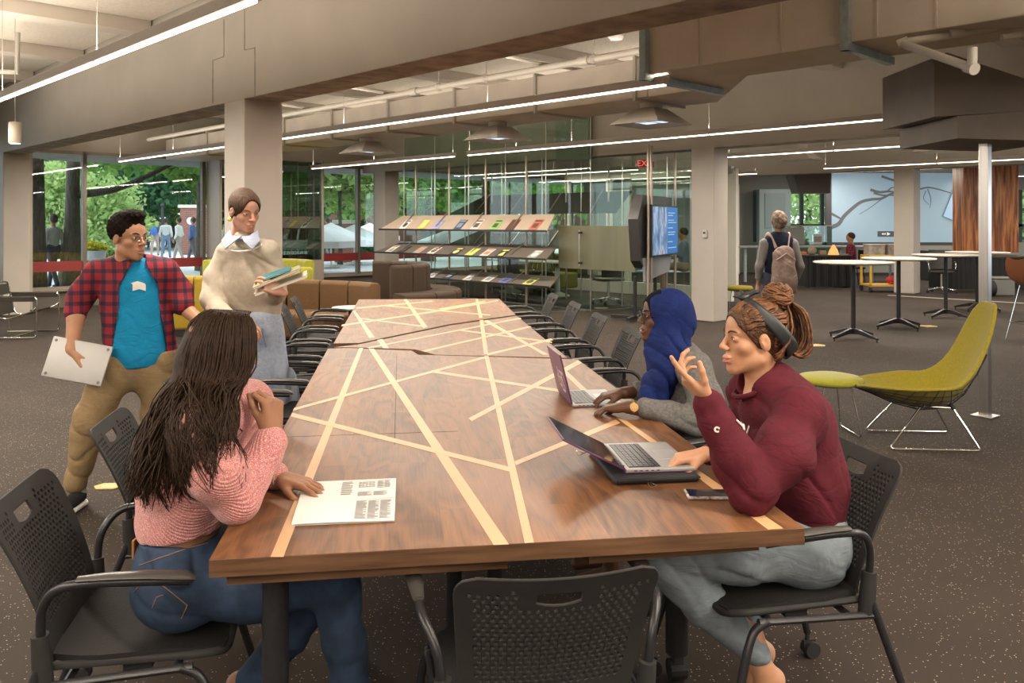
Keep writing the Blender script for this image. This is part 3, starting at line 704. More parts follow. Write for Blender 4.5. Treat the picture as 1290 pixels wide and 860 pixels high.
# ================================================================ perforated armchair
def perforated_sheet(zlo=.43,zhi=.812,wtop=.235,wbot=.195,nx=23,nz=29):
    """regular grid of cells, most of them pierced by a small round hole, with a grip slot, curved like the back of the chair"""
    H0=zhi-zlo
    def hw(t):
        w=wbot+(wtop-wbot)*min(1,max(0,t))**.8
        if t>.86: w=w-.055+.055*math.sqrt(max(0,1-((t-.86)/.14)**2))
        return w
    def shape(x,z):
        t=z/H0; yb=-.205-.05*t-.10*max(0,t)**1.8; yc=.55*x*x*(1.0-.3*t)
        return (x,yb+yc,zlo+z+(.020*(x/wtop)**2*t)+.006*(1-(x/wtop)**2)*max(0,t-.8)/.2)
    cols=[-1+2*i/nx for i in range(nx+1)]; V=[]; F_=[]; idx={}
    z0,z1=int(nz*.83),int(nz*.83)+3
    def P(i,j):
        if (i,j) not in idx:
            t=j/nz; x=cols[i]*hw(t); z=t*H0
            if j==z0 and abs(x)<.062: z-=.012*(1-(x/.062)**2)-.006
            idx[(i,j)]=len(V); V.append(shape(x,z))
        return idx[(i,j)]
    r=.0044
    for j in range(nz):
        for i in range(nx):
            ta,tb=j/nz,(j+1)/nz; tm=(ta+tb)/2; xm=(cols[i]+cols[i+1])/2*hw(tm); zm=tm*H0
            if z0<=j<z1-1 and abs(xm)<.052: continue
            c=[P(i,j),P(i+1,j),P(i+1,j+1),P(i,j+1)]
            lim=hw(tm)-.030-.03*max(0,(.4-tm))/.4
            hole=abs(xm)<lim and .22<tm<.92-.05*(abs(xm)/wtop)**3 and not(abs(xm)<.082 and tm>.785)
            if not hole: F_.append(tuple(c)); continue
            xm+=(.0045 if j%2 else -.0045); h=[]
            for k in range(8):
                a_=math.pi*(-.75+k/4); h.append(len(V)); V.append(shape(xm+r*math.cos(a_)*1.05,zm+r*math.sin(a_)))
            for k in range(4): F_.append((c[k],c[(k+1)%4],h[(2*k+2)%8],h[2*k+1],h[2*k]))
    me=bpy.data.meshes.new('tmp'); me.from_pydata(V,[],F_); ob=bpy.data.objects.new('tmp',me); C.objects.link(ob)
    m_=ob.modifiers.new('s','SOLIDIFY'); m_.thickness=.007; m_.offset=0; m2=ob.modifiers.new('b','BEVEL'); m2.width=.002; m2.segments=1; m2.limit_method='ANGLE'; m2.angle_limit=R(60)
    dg=bpy.context.evaluated_depsgraph_get(); me2=bpy.data.meshes.new_from_object(ob.evaluated_get(dg)); bpy.data.objects.remove(ob)
    me2.name='backrest'; me2.materials.clear(); me2.materials.append(M['plastic'])
    me2.polygons.foreach_set('use_smooth',[True]*len(me2.polygons)); me2.set_sharp_from_angle(angle=R(40)); return me2
BACK=perforated_sheet()
def make_chair():
    t=empty('armchair','x','chair',(0,0,0))
    o=bpy.data.objects.new('backrest',BACK); C.objects.link(o); o.parent=t
    # seat: thin dished shell, waterfall front
    n,m_=12,10; vs=[]
    for j in range(m_+1):
        y=-.20+.44*j/m_
        for i in range(n+1):
            x=-1+2*i/n; wx=.225-.03*max(0,(j/m_-.8))/.2-.035*max(0,.25-j/m_)/.25
            z=.445+.012*x*x-.02*max(0,(j/m_-.75))/.25-.010*math.sin(math.pi*j/m_)*(1-x*x)
            vs.append((x*wx,y-.012*x*x*(1 if j==m_ else 0),z))
    k=len(vs); top=[(j*(n+1)+i,j*(n+1)+i+1,(j+1)*(n+1)+i+1,(j+1)*(n+1)+i) for j in range(m_) for i in range(n)]
    q=MB(); q.add(vs+[(x,y,z-.016) for x,y,z in vs],top+[tuple(a+k for a in f)[::-1] for f in top])
    ed=[i for i in range(n+1)]+[(j*(n+1)+n) for j in range(1,m_+1)]+[m_*(n+1)+i for i in range(n-1,-1,-1)]+[j*(n+1) for j in range(m_-1,0,-1)]
    q.f+=[(ed[a],ed[a]+k,ed[(a+1)%len(ed)]+k,ed[(a+1)%len(ed)]) for a in range(len(ed))]; q.m+=[0]*len(ed)
    st=q.build('seat',M['seatmesh'],t,smooth=True)
    q=MB(); q.tube(fillet([(-.215,-.2,.436),(-.225,.19,.436),(-.18,.235,.42),(.18,.235,.42),(.225,.19,.436),(.215,-.2,.436)],.05),.011,8); q.build('seat_rim',M['plastic'],t,smooth=True)
    q=MB()
    for x in(-1,1): q.tube([(x*.245,-.215,.40),(x*.25,.16,.418)],.011,8)
    q.tube([(-.245,-.14,.402),(.245,-.14,.402)],.011,8); q.tube([(-.25,.12,.416),(.25,.12,.416)],.011,8)
    for x in(-.2,.2): q.box((x,.02,.415),(.03,.07,.02))
    q.build('seat_frame',M['black'],t,smooth=True)
    for x in(-1,1):
        for rear in(0,1):
            if rear: pts=[(x*.247,-.195,.46),(x*.25,-.235,.36),(x*.285,-.325,.085)]
            else: pts=[(x*.25,.13,.418),(x*.252,.175,.40),(x*.262,.20,.35),(x*.29,.275,.085)]
            q=MB(); q.tube(fillet(pts,.05),.0125,10); lg=q.build('leg',M['black'],t,smooth=True)
            e=Vector(pts[-1]); q=MB()
            q.tube([(e.x,e.y,.09),(e.x,e.y,.052)],.008,8)
            for dx in(-.013,.013): q.tube([(e.x+dx-.009,e.y-.012,.028),(e.x+dx+.009,e.y-.012,.028)],.028,16)
            q.box((e.x,e.y-.006,.045),(.012,.045,.03)); q.build('caster',M['blackm'],lg,smooth=True)
        # sleeve of the back shell and arm
        q=MB(); q.tube([(x*.235,-.190,.40),(x*.238,-.197,.455),(x*.243,-.20,.53)],[.02,.024,.021],12); q.build('back_sleeve',M['plastic'],t,smooth=True)
        q=MB(); q.tube(fillet([(x*.243,-.198,.50),(x*.255,-.195,.60),(x*.288,-.15,.662),(x*.292,-.06,.668),(x*.292,.16,.655)],.04),.0115,10); arm=q.build('armrest',M['black'],t,smooth=True)
        q=MB(); q.tube([(x*.292,-.10,.679),(x*.294,-.03,.681),(x*.297,.06,.679),(x*.297,.15,.670),(x*.297,.175,.662)],[.014,.019,.022,.024,.012],12,flat=.45,side=(1,0,0)); q.build('arm_pad',M['armpad'],arm,smooth=True)
    return t
chair0=make_chair()
AL=math.atan2(E1.y,E1.x)-math.pi/2          # chairs on the left side face +E1
AR=AL+math.pi
chairs=[((-1.02,2.36),AL+.06,'armchair under the woman in the pink sweater, at the near left of the table',None),
 ((-1.17,3.18),AL+.04,'armchair half hidden behind the long dark hair, next to the walking man',None),
 ((-1.27,4.05),AL,'armchair mostly hidden by the raised fist of the woman in pink',None),
 ((-1.33,4.93),AL,'perforated armchair standing in front of the long pale blue skirt',None),
 ((-1.45,5.77),AL,'armchair just behind the perforated one beside the blue skirt','empty armchairs along the left side of the table'),
 ((-1.56,6.55),AL,'armchair on the left table side, third from the far end of its row','empty armchairs along the left side of the table'),
 ((-1.67,7.35),AL,'armchair on the left table side, second from the far end of its row','empty armchairs along the left side of the table'),
 ((-1.78,8.15),AL,'armchair at the far end of the left row, nearest the brown sofa','empty armchairs along the left side of the table'),
 ((.80,2.66),AR-.02+.10,'armchair under the woman in the maroon sweatshirt at the near right corner',None),
 ((.78,3.66),AR,'armchair carrying the woman in the blue headscarf',None),
 ((.62,4.70),AR,'armchair just left of the blue headscarf, only its arm and seat showing',None),
 ((.50,5.68),AR,'empty armchair with its whole back showing left of the blue headscarf','empty armchairs along the right side of the table'),
 ((.37,6.58),AR,'empty armchair on the right side, second one back from the blue headscarf','empty armchairs along the right side of the table'),
 ((.25,7.55),AR,'empty armchair on the right side, second from the far end of its row','empty armchairs along the right side of the table'),
 ((.10,8.45),AR,'empty armchair at the far end of the right row, in front of the rack','empty armchairs along the right side of the table'),
 ((.048,2.15),math.atan2(.98,-.17)-math.pi/2,'dark perforated armchair at the near end of the table with its back to us',None)]
for i,(xy,rz,lab,g) in enumerate(chairs):
    c=chair0 if i==0 else copy_tree(chair0)
    place(c,(xy[0],xy[1],0),rz,lab,g)
c.scale=(1,1,.965)

# ================================================================ laptops, phone, papers
def laptop(name,label,loc_,rz,open_deg,shell,z,logo=False,sleeve=False):
    t=empty('laptop',label,'laptop',(*loc_,z),rz)      # local: hinge along x at y=0, keyboard towards -y
    w_,d_=.31,.222
    q=MB(); q.box((0,-d_/2,.0065),(w_,d_,.011)); bs=q.build('base',M['alu'],t,bevel=.003)
    q=MB(); q.box((0,-d_/2,.0008),(w_+.002,d_+.002,.0016)); q.build('bottom_shell',shell,bs)
    q=MB(); q.box((0,-.065,.0122),(.272,.102,.0006)); q.build('keyboard_well',M['key'],bs)
    q=MB()
    for r_ in range(6):
        n_=14 if r_<5 else 9
        wid=.268/n_ if r_<5 else None
        x=-.134
        ks=[.268/14]*14 if r_<5 else [.018]*4+[.1]+[.018]*4
        sc_=.268/sum(ks)
        for kw in ks:
            kw*=sc_; q.box((x+kw/2,-.0215-r_*.0172,.0135),(kw-.0025,.0145,.002)); x+=kw
    q.build('keys',M['black'],bs)
    q=MB(); q.box((0,-.172,.0123),(.105,.075,.0006)); q.build('trackpad',mat('trackpad_grey',(.55,.54,.53),.3,.4),bs)
    q=MB()
    for i in range(5): q.box((-w_/2-.0002,-.03-.018*i,.007),(.0006,.009,.003))
    q.build('ports',M['black'],bs)
    hinge=Matrix.Rotation(R(open_deg-90),4,'X')*1
    Ml=Matrix.Translation((0,0,.012))@Matrix.Rotation(-R(open_deg-90),4,'X')
    q=MB(); q.box((0,.003,d_/2),(w_,.006,d_),M=Ml); ld=q.build('lid',[shell],t,bevel=.002)
    q=MB(); q.box((0,-.0006,d_/2),(w_-.006,.001,d_-.008),M=Ml); q.build('screen',M['screen'],ld)
    q=MB(); q.tube([(-.12,0,.010),(.12,0,.010)],.005,8); q.build('hinge',M['black'],t)
    if logo:
        q=MB()
        for dx,dz,w2,h2 in((-.07,.13,.09,.012),(-.07,.10,.012,.06),(-.04,.10,.05,.010),(-.03,.075,.012,.05),(.0,.12,.012,.05),(-.01,.06,.06,.010),(.02,.09,.012,.04),(-.09,.06,.012,.03),(-.06,.045,.05,.009)):
            q.box((dx,.0068,dz),(w2,.001,h2),M=Ml)
        q.build('sticker',mat('pale_sticker',(.62,.55,.55),.6),ld)
    return t
TR=math.atan2(E2.y,E2.x)
laptop('laptop','open purple laptop with a pale sticker, used by the woman in the headscarf',(.242,3.79),TR,104,M['purple'],TZ+.001,logo=True)
laptop('laptop','open silver laptop with black keys lying on a black sleeve',(.335,2.755),TR-.02,153,M['purple'],TZ+.024)
sv=empty('laptop_sleeve','black zipped neoprene sleeve lying under the silver laptop','laptop sleeve',(.42,2.75,TZ+.001),TR)
q=MB(); q.box((0,0,.011),(.36,.27,.020)); q.build('pouch',M['blackfab'],sv,bevel=.008,seg=3)
q=MB(); q.tube(fillet([(-.17,-.138,.012),(-.181,-.12,.012),(-.181,.12,.012),(-.17,.138,.012)],.01),.004,6); q.tube([(-.17,-.137,.012),(.17,-.137,.012)],.004,6); q.build('zip',M['black'],sv)
q=MB()
for k,c_ in enumerate(((.17,.16,.006),(-.205,.02,.006))):
    q.tube([Vector(c_)+Vector((.016*math.cos(a),.016*math.sin(a),.004*math.sin(a*2))) for a in np.linspace(0,2*math.pi,17)[:-1]],.0014,6,closed=True)
q.build('key_ring',M['chrome'],sv)
ph=empty('smartphone','smartphone with a dark screen in a floral red and white case beside the silver laptop','phone',onz(896,625,TZ)+Vector((0,0,.001)),-.03)
q=MB(); q.box((0,0,.005),(.148,.074,.009)); q.build('phone_case',mat('floral_case',(.55,.25,.27),.4,var=.9,scale=60,col2=(.8,.7,.68)),ph,bevel=.004,seg=3)
q=MB(); q.box((0,0,.0098),(.138,.064,.0006)); q.build('screen',M['screen'],ph)
# open magazine
mg=empty('open_magazine','open white magazine with printed columns lying under the hand of the woman in pink','magazine',onz(432,632,TZ)+Vector((0,0,.001)),.14)
def mgp(u,v): 
    p=onz(u,v,TZ)-mg.location; c,s_=math.cos(.14),math.sin(.14); return (p.x*c+p.y*s_,-p.x*s_+p.y*c)
A,Bc,Cc,Dc=mgp(367,663),mgp(497,657),mgp(499,604),mgp(384,609)
def lerp(a,b,t): return tuple(x+(y-x)*t for x,y in zip(a,b))
fl,fr_=lerp(A,Dc,.47),lerp(Bc,Cc,.50)
def sheet(a,b,c_,d,zf):
    q=MB(); n=8; vs=[]
    for i in range(n+1):
        for j in range(n+1):
            p=lerp(lerp(a,b,i/n),lerp(d,c_,i/n),j/n); vs.append((p[0],p[1],zf(i/n,j/n)))
    k=len(vs); fs=[(i*(n+1)+j,(i+1)*(n+1)+j,(i+1)*(n+1)+j+1,i*(n+1)+j+1) for i in range(n) for j in range(n)]
    q.add(vs+[(x,y,0) for x,y,z in vs],fs+[tuple(x+k for x in f)[::-1] for f in fs]); return q
zf1=lambda s,t:.004+.004*math.sin(t*3)+.001*math.sin(s*5)
pg1=sheet(A,Bc,fr_,fl,zf1).build('page',M['paper'],mg,smooth=True,fixn=True)
zf2=lambda s,t:.004+.005*math.sin((1-t)*3)
pg2=sheet(fl,fr_,Cc,Dc,zf2).build('page',M['paper'],mg,smooth=True,fixn=True)
def textlines(parent,a,b,c_,d,zf,cols,rows,s0,s1,t0,t1):
    q=MB()
    for ci in range(cols):
        ca=s0+(s1-s0)*ci/cols; cb=s0+(s1-s0)*(ci+.9)/cols
        for r_ in range(rows):
            t=t0+(t1-t0)*r_/rows; P=lambda s,t_:(*lerp(lerp(a,b,s),lerp(d,c_,s),t_),zf(s,t_)+.0008)
            cb2=cb-(cb-ca)*random.choice((0,0,0,.1,.3)); dt_=(t1-t0)/rows*.45
            q.quad(P(ca,t),P(cb2,t),P(cb2,t+dt_),P(ca,t+dt_))
    q.build('printed_text',M['ink'],parent)
textlines(pg1,A,Bc,fr_,fl,zf1,14,1,.0,.0,.1,.9) if 0 else None
textlines(pg1,A,Bc,fr_,fl,zf1,3,22,.60,.97,.10,.92)
textlines(pg2,fl,fr_,Cc,Dc,zf2,2,8,.60,.93,.12,.3); textlines(pg2,fl,fr_,Cc,Dc,zf2,5,5,.60,.78,.5,.85); textlines(pg2,fl,fr_,Cc,Dc,zf2,1,9,.42,.55,.2,.9)
textlines(pg2,fl,fr_,Cc,Dc,zf2,2,7,.80,.95,.45,.9)
# ================================================================ bar tables
def bar_table(label,u,v,rz):
    t=empty('bar_table',label,'table',onz(u,v,0),rz,'round white bar height tables')
    q=MB(); q.lathe([(.46,1.0),(.50,1.010),(.508,1.016),(.508,1.026),(.504,1.03)],48); q.build('tabletop',M['offwhite'],t,smooth=True)
    q=MB(); q.tube([(0,0,.10),(0,0,1.0)],.03,14); q.lathe([(.11,.985),(.13,1.0)],16); q.build('stem',M['black'],t,smooth=True)
    for k in range(4):
        a=k*math.pi/2+.2; d=Vector((math.cos(a),math.sin(a),0)); q=MB()
        n=Vector((-d.y,d.x,0)); vs=[]
        for r_,zt,zb,wd in((0,.15,.07,.03),(.10,.135,.075,.026),(.36,.062,.03,.018),(.385,.052,.03,.015)):
            for sx,z in((1,zt),(-1,zt),(-1,zb),(1,zb)): vs.append(d*r_+n*wd*sx+Vector((0,0,z)))
        fs=[(0,1,2,3),(15,14,13,12)]+[(i*4+j,(i+1)*4+j,(i+1)*4+(j+1)%4,i*4+(j+1)%4) for i in range(3) for j in range(4)]
        q.add(vs,fs); lg=q.build('leg',M['black'],t,bevel=.004,fixn=True)
        q=MB(); p=d*.365; q.tube([(p.x,p.y,0),(p.x,p.y,.035)],.009,8); q.lathe([(.016,0),(.016,.008)],10,c=(p.x,p.y,0)); q.build('foot',M['black'],lg)
    return t
bar_table('round white bar table nearest to us, left of the other three',1075,427,.3)
bar_table('round white bar table, second one back, in front of the yellow cart and column',1132,413,.1)
bar_table('round white bar table, third one back, just left of the steel post',1191.5,400,.35)
bar_table('round white bar table farthest back, partly behind the steel post',1231,391,.5)

# ================================================================ green high back wire lounge chair and ottoman
def wire_lounge():
    P=onz(1165,556,0)
    t=empty('wire_lounge_chair','yellow green padded wire lounge chair with a tall back beside the steel post','chair',P)
    def L_(u,v,Y): return W(u,v,Y)-P
    # side profile centre line and half widths, local x = back, measured in the photo
    Yc=P.y
    # silhouettes: list of (outer rim point near side, rim far side, bottom/centre point)
    st=[ (Vector((-.50,0,.395)),.10,.02),
         (Vector((-.40,0,.36)),.24,.07),
         (Vector((-.24,0,.29)),.35,.15),
         (Vector((-.06,0,.245)),.38,.205),
         (Vector((.12,0,.265)),.36,.20),
         (Vector((.24,0,.37)),.32,.14),
         (Vector((.315,0,.52)),.27,.075),
         (Vector((.37,0,.67)),.25,.05),
         (Vector((.415,0,.82)),.225,.035),
         (Vector((.45,0,.95)),.18,.025),
         (Vector((.47,0,1.02)),.10,.01)]
    tg=[]
    for i in range(len(st)):
        a=st[max(i-1,0)][0]; b_=st[min(i+1,len(st)-1)][0]; tg.append((b_-a).normalized())
    n=14; vs=[]
    pts=[]
    for (c_,w,dp_),tt in zip(st,tg):
        nrm=Vector((-tt.z,0,tt.x))
        if nrm.z<0 and nrm.x>0: nrm=-nrm
        row=[]
        for k in range(n+1):
            a=-1+2*k/n; row.append(c_+Vector((0,a*w,0))+nrm*dp_*(a*a)*1.0)
        pts.append(row)
    def shell(th,off):
        q=MB(); V=[]; 
        N=[[None]*(n+1) for _ in pts]
        for i in range(len(pts)):
            for k in range(n+1):
                du=pts[min(i+1,len(pts)-1)][k]-pts[max(i-1,0)][k]; dv=pts[i][min(k+1,n)]-pts[i][max(k-1,0)]
                N[i][k]=du.cross(dv).normalized()
        A=[pts[i][k]+N[i][k]*(off+th) for i in range(len(pts)) for k in range(n+1)]
        Bq=[pts[i][k]+N[i][k]*off for i in range(len(pts)) for k in range(n+1)]
        m_=len(pts)-1; fs=[(i*(n+1)+k,(i+1)*(n+1)+k,(i+1)*(n+1)+k+1,i*(n+1)+k+1) for i in range(m_) for k in range(n)]
        K=len(A); fs2=[tuple(x+K for x in f)[::-1] for f in fs]
        ed=[k for k in range(n+1)]+[i*(n+1)+n for i in range(1,m_+1)]+[m_*(n+1)+k for k in range(n-1,-1,-1)]+[i*(n+1) for i in range(m_-1,0,-1)]
        fe=[(ed[a],ed[(a+1)%len(ed)],ed[(a+1)%len(ed)]+K,ed[a]+K) for a in range(len(ed))]
        q.add(A+Bq,fs+fs2+fe); return q
    RZ=Matrix.Rotation(-.05,4,'Z')
    q=shell(.028,.0); o=q.build('cushion',M['olive'],t,smooth=True,sub=1,fixn=True)
    q=MB()
    for i in range(0,7):
        q.tube([p+Vector((0,0,-.006)) for p in pts[i]],.0028,5)
    fine=[[pts[i][k].lerp(pts[i+1][k],.5)+Vector((0,0,-.006)) for k in range(n+1)] for i in range(0,6)]
    for r_ in fine: q.tube(r_,.0022,5)
    for k in range(0,n+1,1): q.tube([pts[i][k]+Vector((.002,0,-.008)) for i in range(0,8)],.0022,5)
    q.build('wire_shell',M['black'],t,smooth=True)
    q=MB()
    for sy in(-1,1):
        y=sy*.27
        q.tube(fillet([(-.10,sy*.20,.30),(-.335,y,.012),(.275,y,.012),(.115,sy*.20,.29)],.03),.0075,8)
        q.tube([(-.10,sy*.20,.30),(.115,sy*.20,.29)],.0075,8)
    q.tube([(-.10,-.2,.30),(-.10,.2,.30)],.0075,8); q.tube([(.115,-.2,.29),(.115,.2,.29)],.0075,8)
    q.build('sled_base',M['chrome'],t,smooth=True)
    q=MB()
    for x,z in((-.10,.305),(.115,.295)):
        for y in(-.2,.2): q.ell((x,y,z),(.02,.02,.018),6)
    q.build('rubber_mount',M['blackm'],t,smooth=True)
    t.rotation_euler=(0,0,-.10)
    return t
wl=wire_lounge(); wl.scale=(.97,.97,.97)
ot=empty('ottoman','round yellow green padded footstool on thin chrome legs behind the maroon sweatshirt','ottoman',onz(1046,545,0))
q=MB(); q.lathe([(.05,.355),(.17,.36),(.22,.375),(.232,.395),(.22,.415),(.15,.43),(.02,.435)],36); o=q.build('cushion',M['lime'],ot,smooth='all'); o.data.materials[0]=M['lime']
q=MB()
for sx in(-1,1): q.tube(fillet([(sx*.10,-.14,.36),(sx*.15,-.19,.012),(sx*.15,.19,.012),(sx*.10,.14,.36)],.03),.006,8)
q.tube([(-.1,-.14,.355),(.1,-.14,.355)],.006,6); q.tube([(-.1,.14,.355),(.1,.14,.355)],.006,6)
q.build('wire_base',M['chrome'],ot,smooth=True)
# small glimpse of another chartreuse seat behind the column
sp2=empty('ottoman','small piece of mustard stool peeking out right of the column with the switch','ottoman',onz(930,388,0))
q=MB(); q.lathe([(.04,.30),(.2,.32),(.26,.36),(.24,.40),(.05,.41)],28); q.build('cushion',M['olive'],sp2,smooth='all')
q=MB(); q.tube([(-.12,0,.31),(-.16,0,.01),(.16,0,.01),(.12,0,.31)],.007,6); q.build('wire_base',M['chrome'],sp2)

# ================================================================ tubular steel and leather club chair (left edge)
wc=empty('club_chair','tubular steel club chair with black leather straps at the left window','chair',onz(12,418,0),0)
def wl_(x,y,z): return (x,y,z)
q=MB()
hw=.36
for sy in(-1,1):
    y=sy*hw
    q.tube(fillet([(-.38,y,.02),(.30,y,.02),(.30,y,.56),(.02,y,.56),(-.36,y,.56),(-.36,y,.02)],.045),.0105,8)
    q.tube(fillet([(.22,sy*.27,.36),(-.10,sy*.27,.26),(-.24,sy*.27,.28),(-.34,sy*.27,.72),(-.34,sy*.10,.735)],.05),.0105,8)
q.tube([(-.34,-.1,.735),(-.34,.1,.735)],.0105,8)
q.tube(fillet([(.22,-.27,.36),(.26,-.34,.38),(.30,-hw,.42)],.03),.0105,8); q.tube(fillet([(.22,.27,.36),(.26,.34,.38),(.30,hw,.42)],.03),.0105,8)
q.tube([(-.02,-hw,.02),(-.02,hw,.02)],.0105,8)
q.build('tube_frame',M['chrome'],wc,smooth=True)
q=MB(); q.add([(.22,-.27,.37),(.22,.27,.37),(-.16,.27,.255),(-.16,-.27,.255),(.22,-.27,.36),(.22,.27,.36),(-.16,.27,.245),(-.16,-.27,.245)],[(0,1,2,3),(7,6,5,4),(0,4,5,1),(1,5,6,2),(2,6,7,3),(3,7,4,0)]); q.build('seat',M['leather'],wc,fixn=True)
for z0,z1 in((.30,.47),(.56,.70)):
    q=MB(); x0=-.245-(z0-.28)*.227; x1=-.245-(z1-.28)*.227
    q.add([(x0,-.275,z0),(x0,.275,z0),(x1,.275,z1),(x1,-.275,z1),(x0-.012,-.275,z0),(x0-.012,.275,z0),(x1-.012,.275,z1),(x1-.012,-.275,z1)],[(0,1,2,3),(7,6,5,4),(0,4,5,1),(1,5,6,2),(2,6,7,3),(3,7,4,0)]); q.build('back_strap',M['leather'],wc,fixn=True)
for sy in(-1,1):
    q=MB(); q.box((-.03,sy*hw,.535),(.62,.02,.075)); q.build('arm_strap',M['leather'],wc,bevel=.005)
wc.rotation_euler=(0,0,.12)
wc.location=(-6.66,11.5,0)
# low dark bench line behind it
# ================================================================ curved sofas
def arc_sofa(name,label,ctr,r0,a0,a1,nseg,m1,m2,seat_in=True,h_back=.78,depth=.62,split=None):
    t=empty(name,label,'sofa',(*ctr,0),0)
    def sect(mb,ra,rb,z0,z1,b0,b1,n=6,rnd=.04):
        prof=[(ra+rnd,z0),(ra,z0+rnd),(ra,z1-rnd),(ra+rnd,z1),(rb-rnd,z1),(rb,z1-rnd),(rb,z0+rnd),(rb-rnd,z0)]
        vs=[];k=len(prof)
        for i in range(n+1):
            a=b0+(b1-b0)*i/n
            for r_,z in prof: vs.append((r_*math.cos(a),r_*math.sin(a),z))
        fs=[tuple(range(k)),tuple(n*k+j for j in range(k))[::-1]]+[(i*k+j,(i+1)*k+j,(i+1)*k+(j+1)%k,i*k+(j+1)%k) for i in range(n) for j in range(k)]
        mb.add(vs,fs)
    for i in range(nseg):
        b0=a0+(a1-a0)*i/nseg+.006; b1=a0+(a1-a0)*(i+1)/nseg-.006
        m_=m1 if split is None or i<split else m2
        if seat_in: rb0,rb1,rs0,rs1=r0+depth-.17,r0+depth,r0,r0+depth-.16
        else: rb0,rb1,rs0,rs1=r0,r0+.17,r0+.16,r0+depth
        q=MB(); sect(q,rb0,rb1,.08,h_back,b0,b1); q.build('backrest_cushion',m_,t,smooth=True,bevel=.015,fixn=True)
        q=MB(); sect(q,rs0,rs1,.12,.43,b0,b1); q.build('seat_cushion',m_,t,smooth=True,bevel=.015,fixn=True)
    q=MB(); sect(q,r0+.06,r0+depth-.05,0,.10,a0+.02,a1-.02,n=16,rnd=.005); q.build('plinth',M['blackm'],t,fixn=True)
    return t
def pc(u,v): p=onz(u,v,0); return p
# yellow one between the two standing people
arc_sofa('curved_sofa','mustard yellow curved sofa between the walking man and the standing woman',(-4.55,12.7),.55,R(-140),R(40),6,M['mustard'],M['lime'],seat_in=True,h_back=.82,depth=.75,split=5)
arc_sofa('curved_sofa','lime green curved bench behind the mustard sofa along the window',(-4.6,14.6),.5,R(20),R(150),5,M['lime'],M['lime'],seat_in=True,h_back=.88,depth=.65)
# brown one right of the white column
arc_sofa('curved_sofa','brown curved sofa with segmented cushions right of the white column',(-2.95,9.35),.95,R(40),R(122),5,M['brown'],M['brown'],seat_in=True,h_back=.80,depth=.78)
# dark brown high back unit by the rack
arc_sofa('curved_sofa','dark brown high backed curved sofa behind the brown one, next to the magazine rack',(-2.35,14.2),.8,R(-62),R(100),7,M['dbrown'],M['dbrown'],seat_in=False,h_back=.86,depth=.7)
ls=empty('curved_sofa','short lime green sofa end seen between the column and the brown sofa','sofa',onz(371,398,0))
q=MB(); q.box((0,0,.55),(.6,.18,.52)); q.build('backrest_cushion',M['lime'],ls,bevel=.06,seg=4,smooth=True)
q=MB(); q.box((0,-.35,.27),(.6,.55,.3)); q.build('seat_cushion',M['lime'],ls,bevel=.05,seg=4,smooth=True)
# small round side table
stb=empty('side_table','small round white side table behind the far end of the long table','table',W(441,380,9.9).xy.to_3d())
q=MB(); q.lathe([(.20,.53),(.215,.545),(.21,.555)],28); q.build('tabletop',M['offwhite'],stb,smooth=True)
q=MB(); q.tube([(0,0,.02),(0,0,.53)],.02,10); q.lathe([(.15,0),(.15,.012),(.03,.03)],24); q.build('pedestal',M['black'],stb,smooth=True)

# ================================================================ magazine rack
rk=empty('magazine_rack','tall magazine rack of steel poles with three sloping shelves in front of the glass wall','magazine rack',B(11.88,10.93),BROT)
# local frame: x along D1, y = -D2 (towards us)
PS=[s_at(u,10.93)-11.88 for u in(663,612,566,524)]
for x in PS:
    q=MB(); q.tube([(x,0,0),(x,0,2.76)],.022,12); q.lathe([(.06,0),(.06,.012)],16,c=(x,0,0)); q.build('pole',M['pole'],rk,smooth=True)
    q=MB(); q.tube([(x+.2,-1.0,0),(x+.2,-1.0,0)] if 0 else [(x,-.42,0),(x,-.42,2.76)],.012,10); q.build('rear_pole',M['steel'],rk,smooth=True)
XA,XB=PS[0]-.85,PS[3]+.80
def rshelf(zf,zb,yf,yb,m_,xa,xb):
    d=Vector((0,yb-yf,zb-zf)); nrm=Vector((0,-d.z,d.y)).normalized(); nrm=nrm if nrm.z>0 else -nrm
    q=MB(); a=Vector((0,yf,zf)); b_=Vector((0,yb,zb))
    q.extr([Vector((xa,0,0))+a,Vector((xa+.12,0,0))+b_,Vector((xb-.38,0,0))+b_,Vector((xb,0,0))+a],-nrm*.018)
    o=q.build('shelf',m_,rk,fixn=True)
    q=MB(); q.bar(Vector((xa,0,0))+a+Vector((0,.012,.0)),Vector((xb,0,0))+a+Vector((0,.012,0)),.016,.035); q.build('shelf_lip',M['black'],o)
    q=MB()
    for x in PS:
        q.bar(Vector((x+.06,0,0))+a.lerp(b_,.25)+nrm*.012,Vector((x+.06,0,0))+b_+Vector((0,-.02,.05)),.02,.012)
    q.build('shelf_divider',M['pole'],o)
    return a,b_,nrm
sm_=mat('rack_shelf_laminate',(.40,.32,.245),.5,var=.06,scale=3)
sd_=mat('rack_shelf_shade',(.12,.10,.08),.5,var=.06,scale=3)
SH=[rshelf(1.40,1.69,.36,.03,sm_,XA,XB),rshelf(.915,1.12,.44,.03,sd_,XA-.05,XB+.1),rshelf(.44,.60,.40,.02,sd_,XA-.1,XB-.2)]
covers=[('white',(.78,.75,.70)),('yellow',(.55,.48,.08)),('lilac',(.35,.30,.55)),('navy',(.05,.07,.14)),('pale pink',(.72,.58,.52)),('green',(.25,.50,.10)),('dark brown',(.12,.04,.02)),('rust red',(.50,.13,.07)),('black',(.03,.03,.03)),('grey',(.35,.35,.36)),('cream',(.70,.62,.48)),('blue',(.15,.18,.5)),('lime',(.55,.6,.1))]
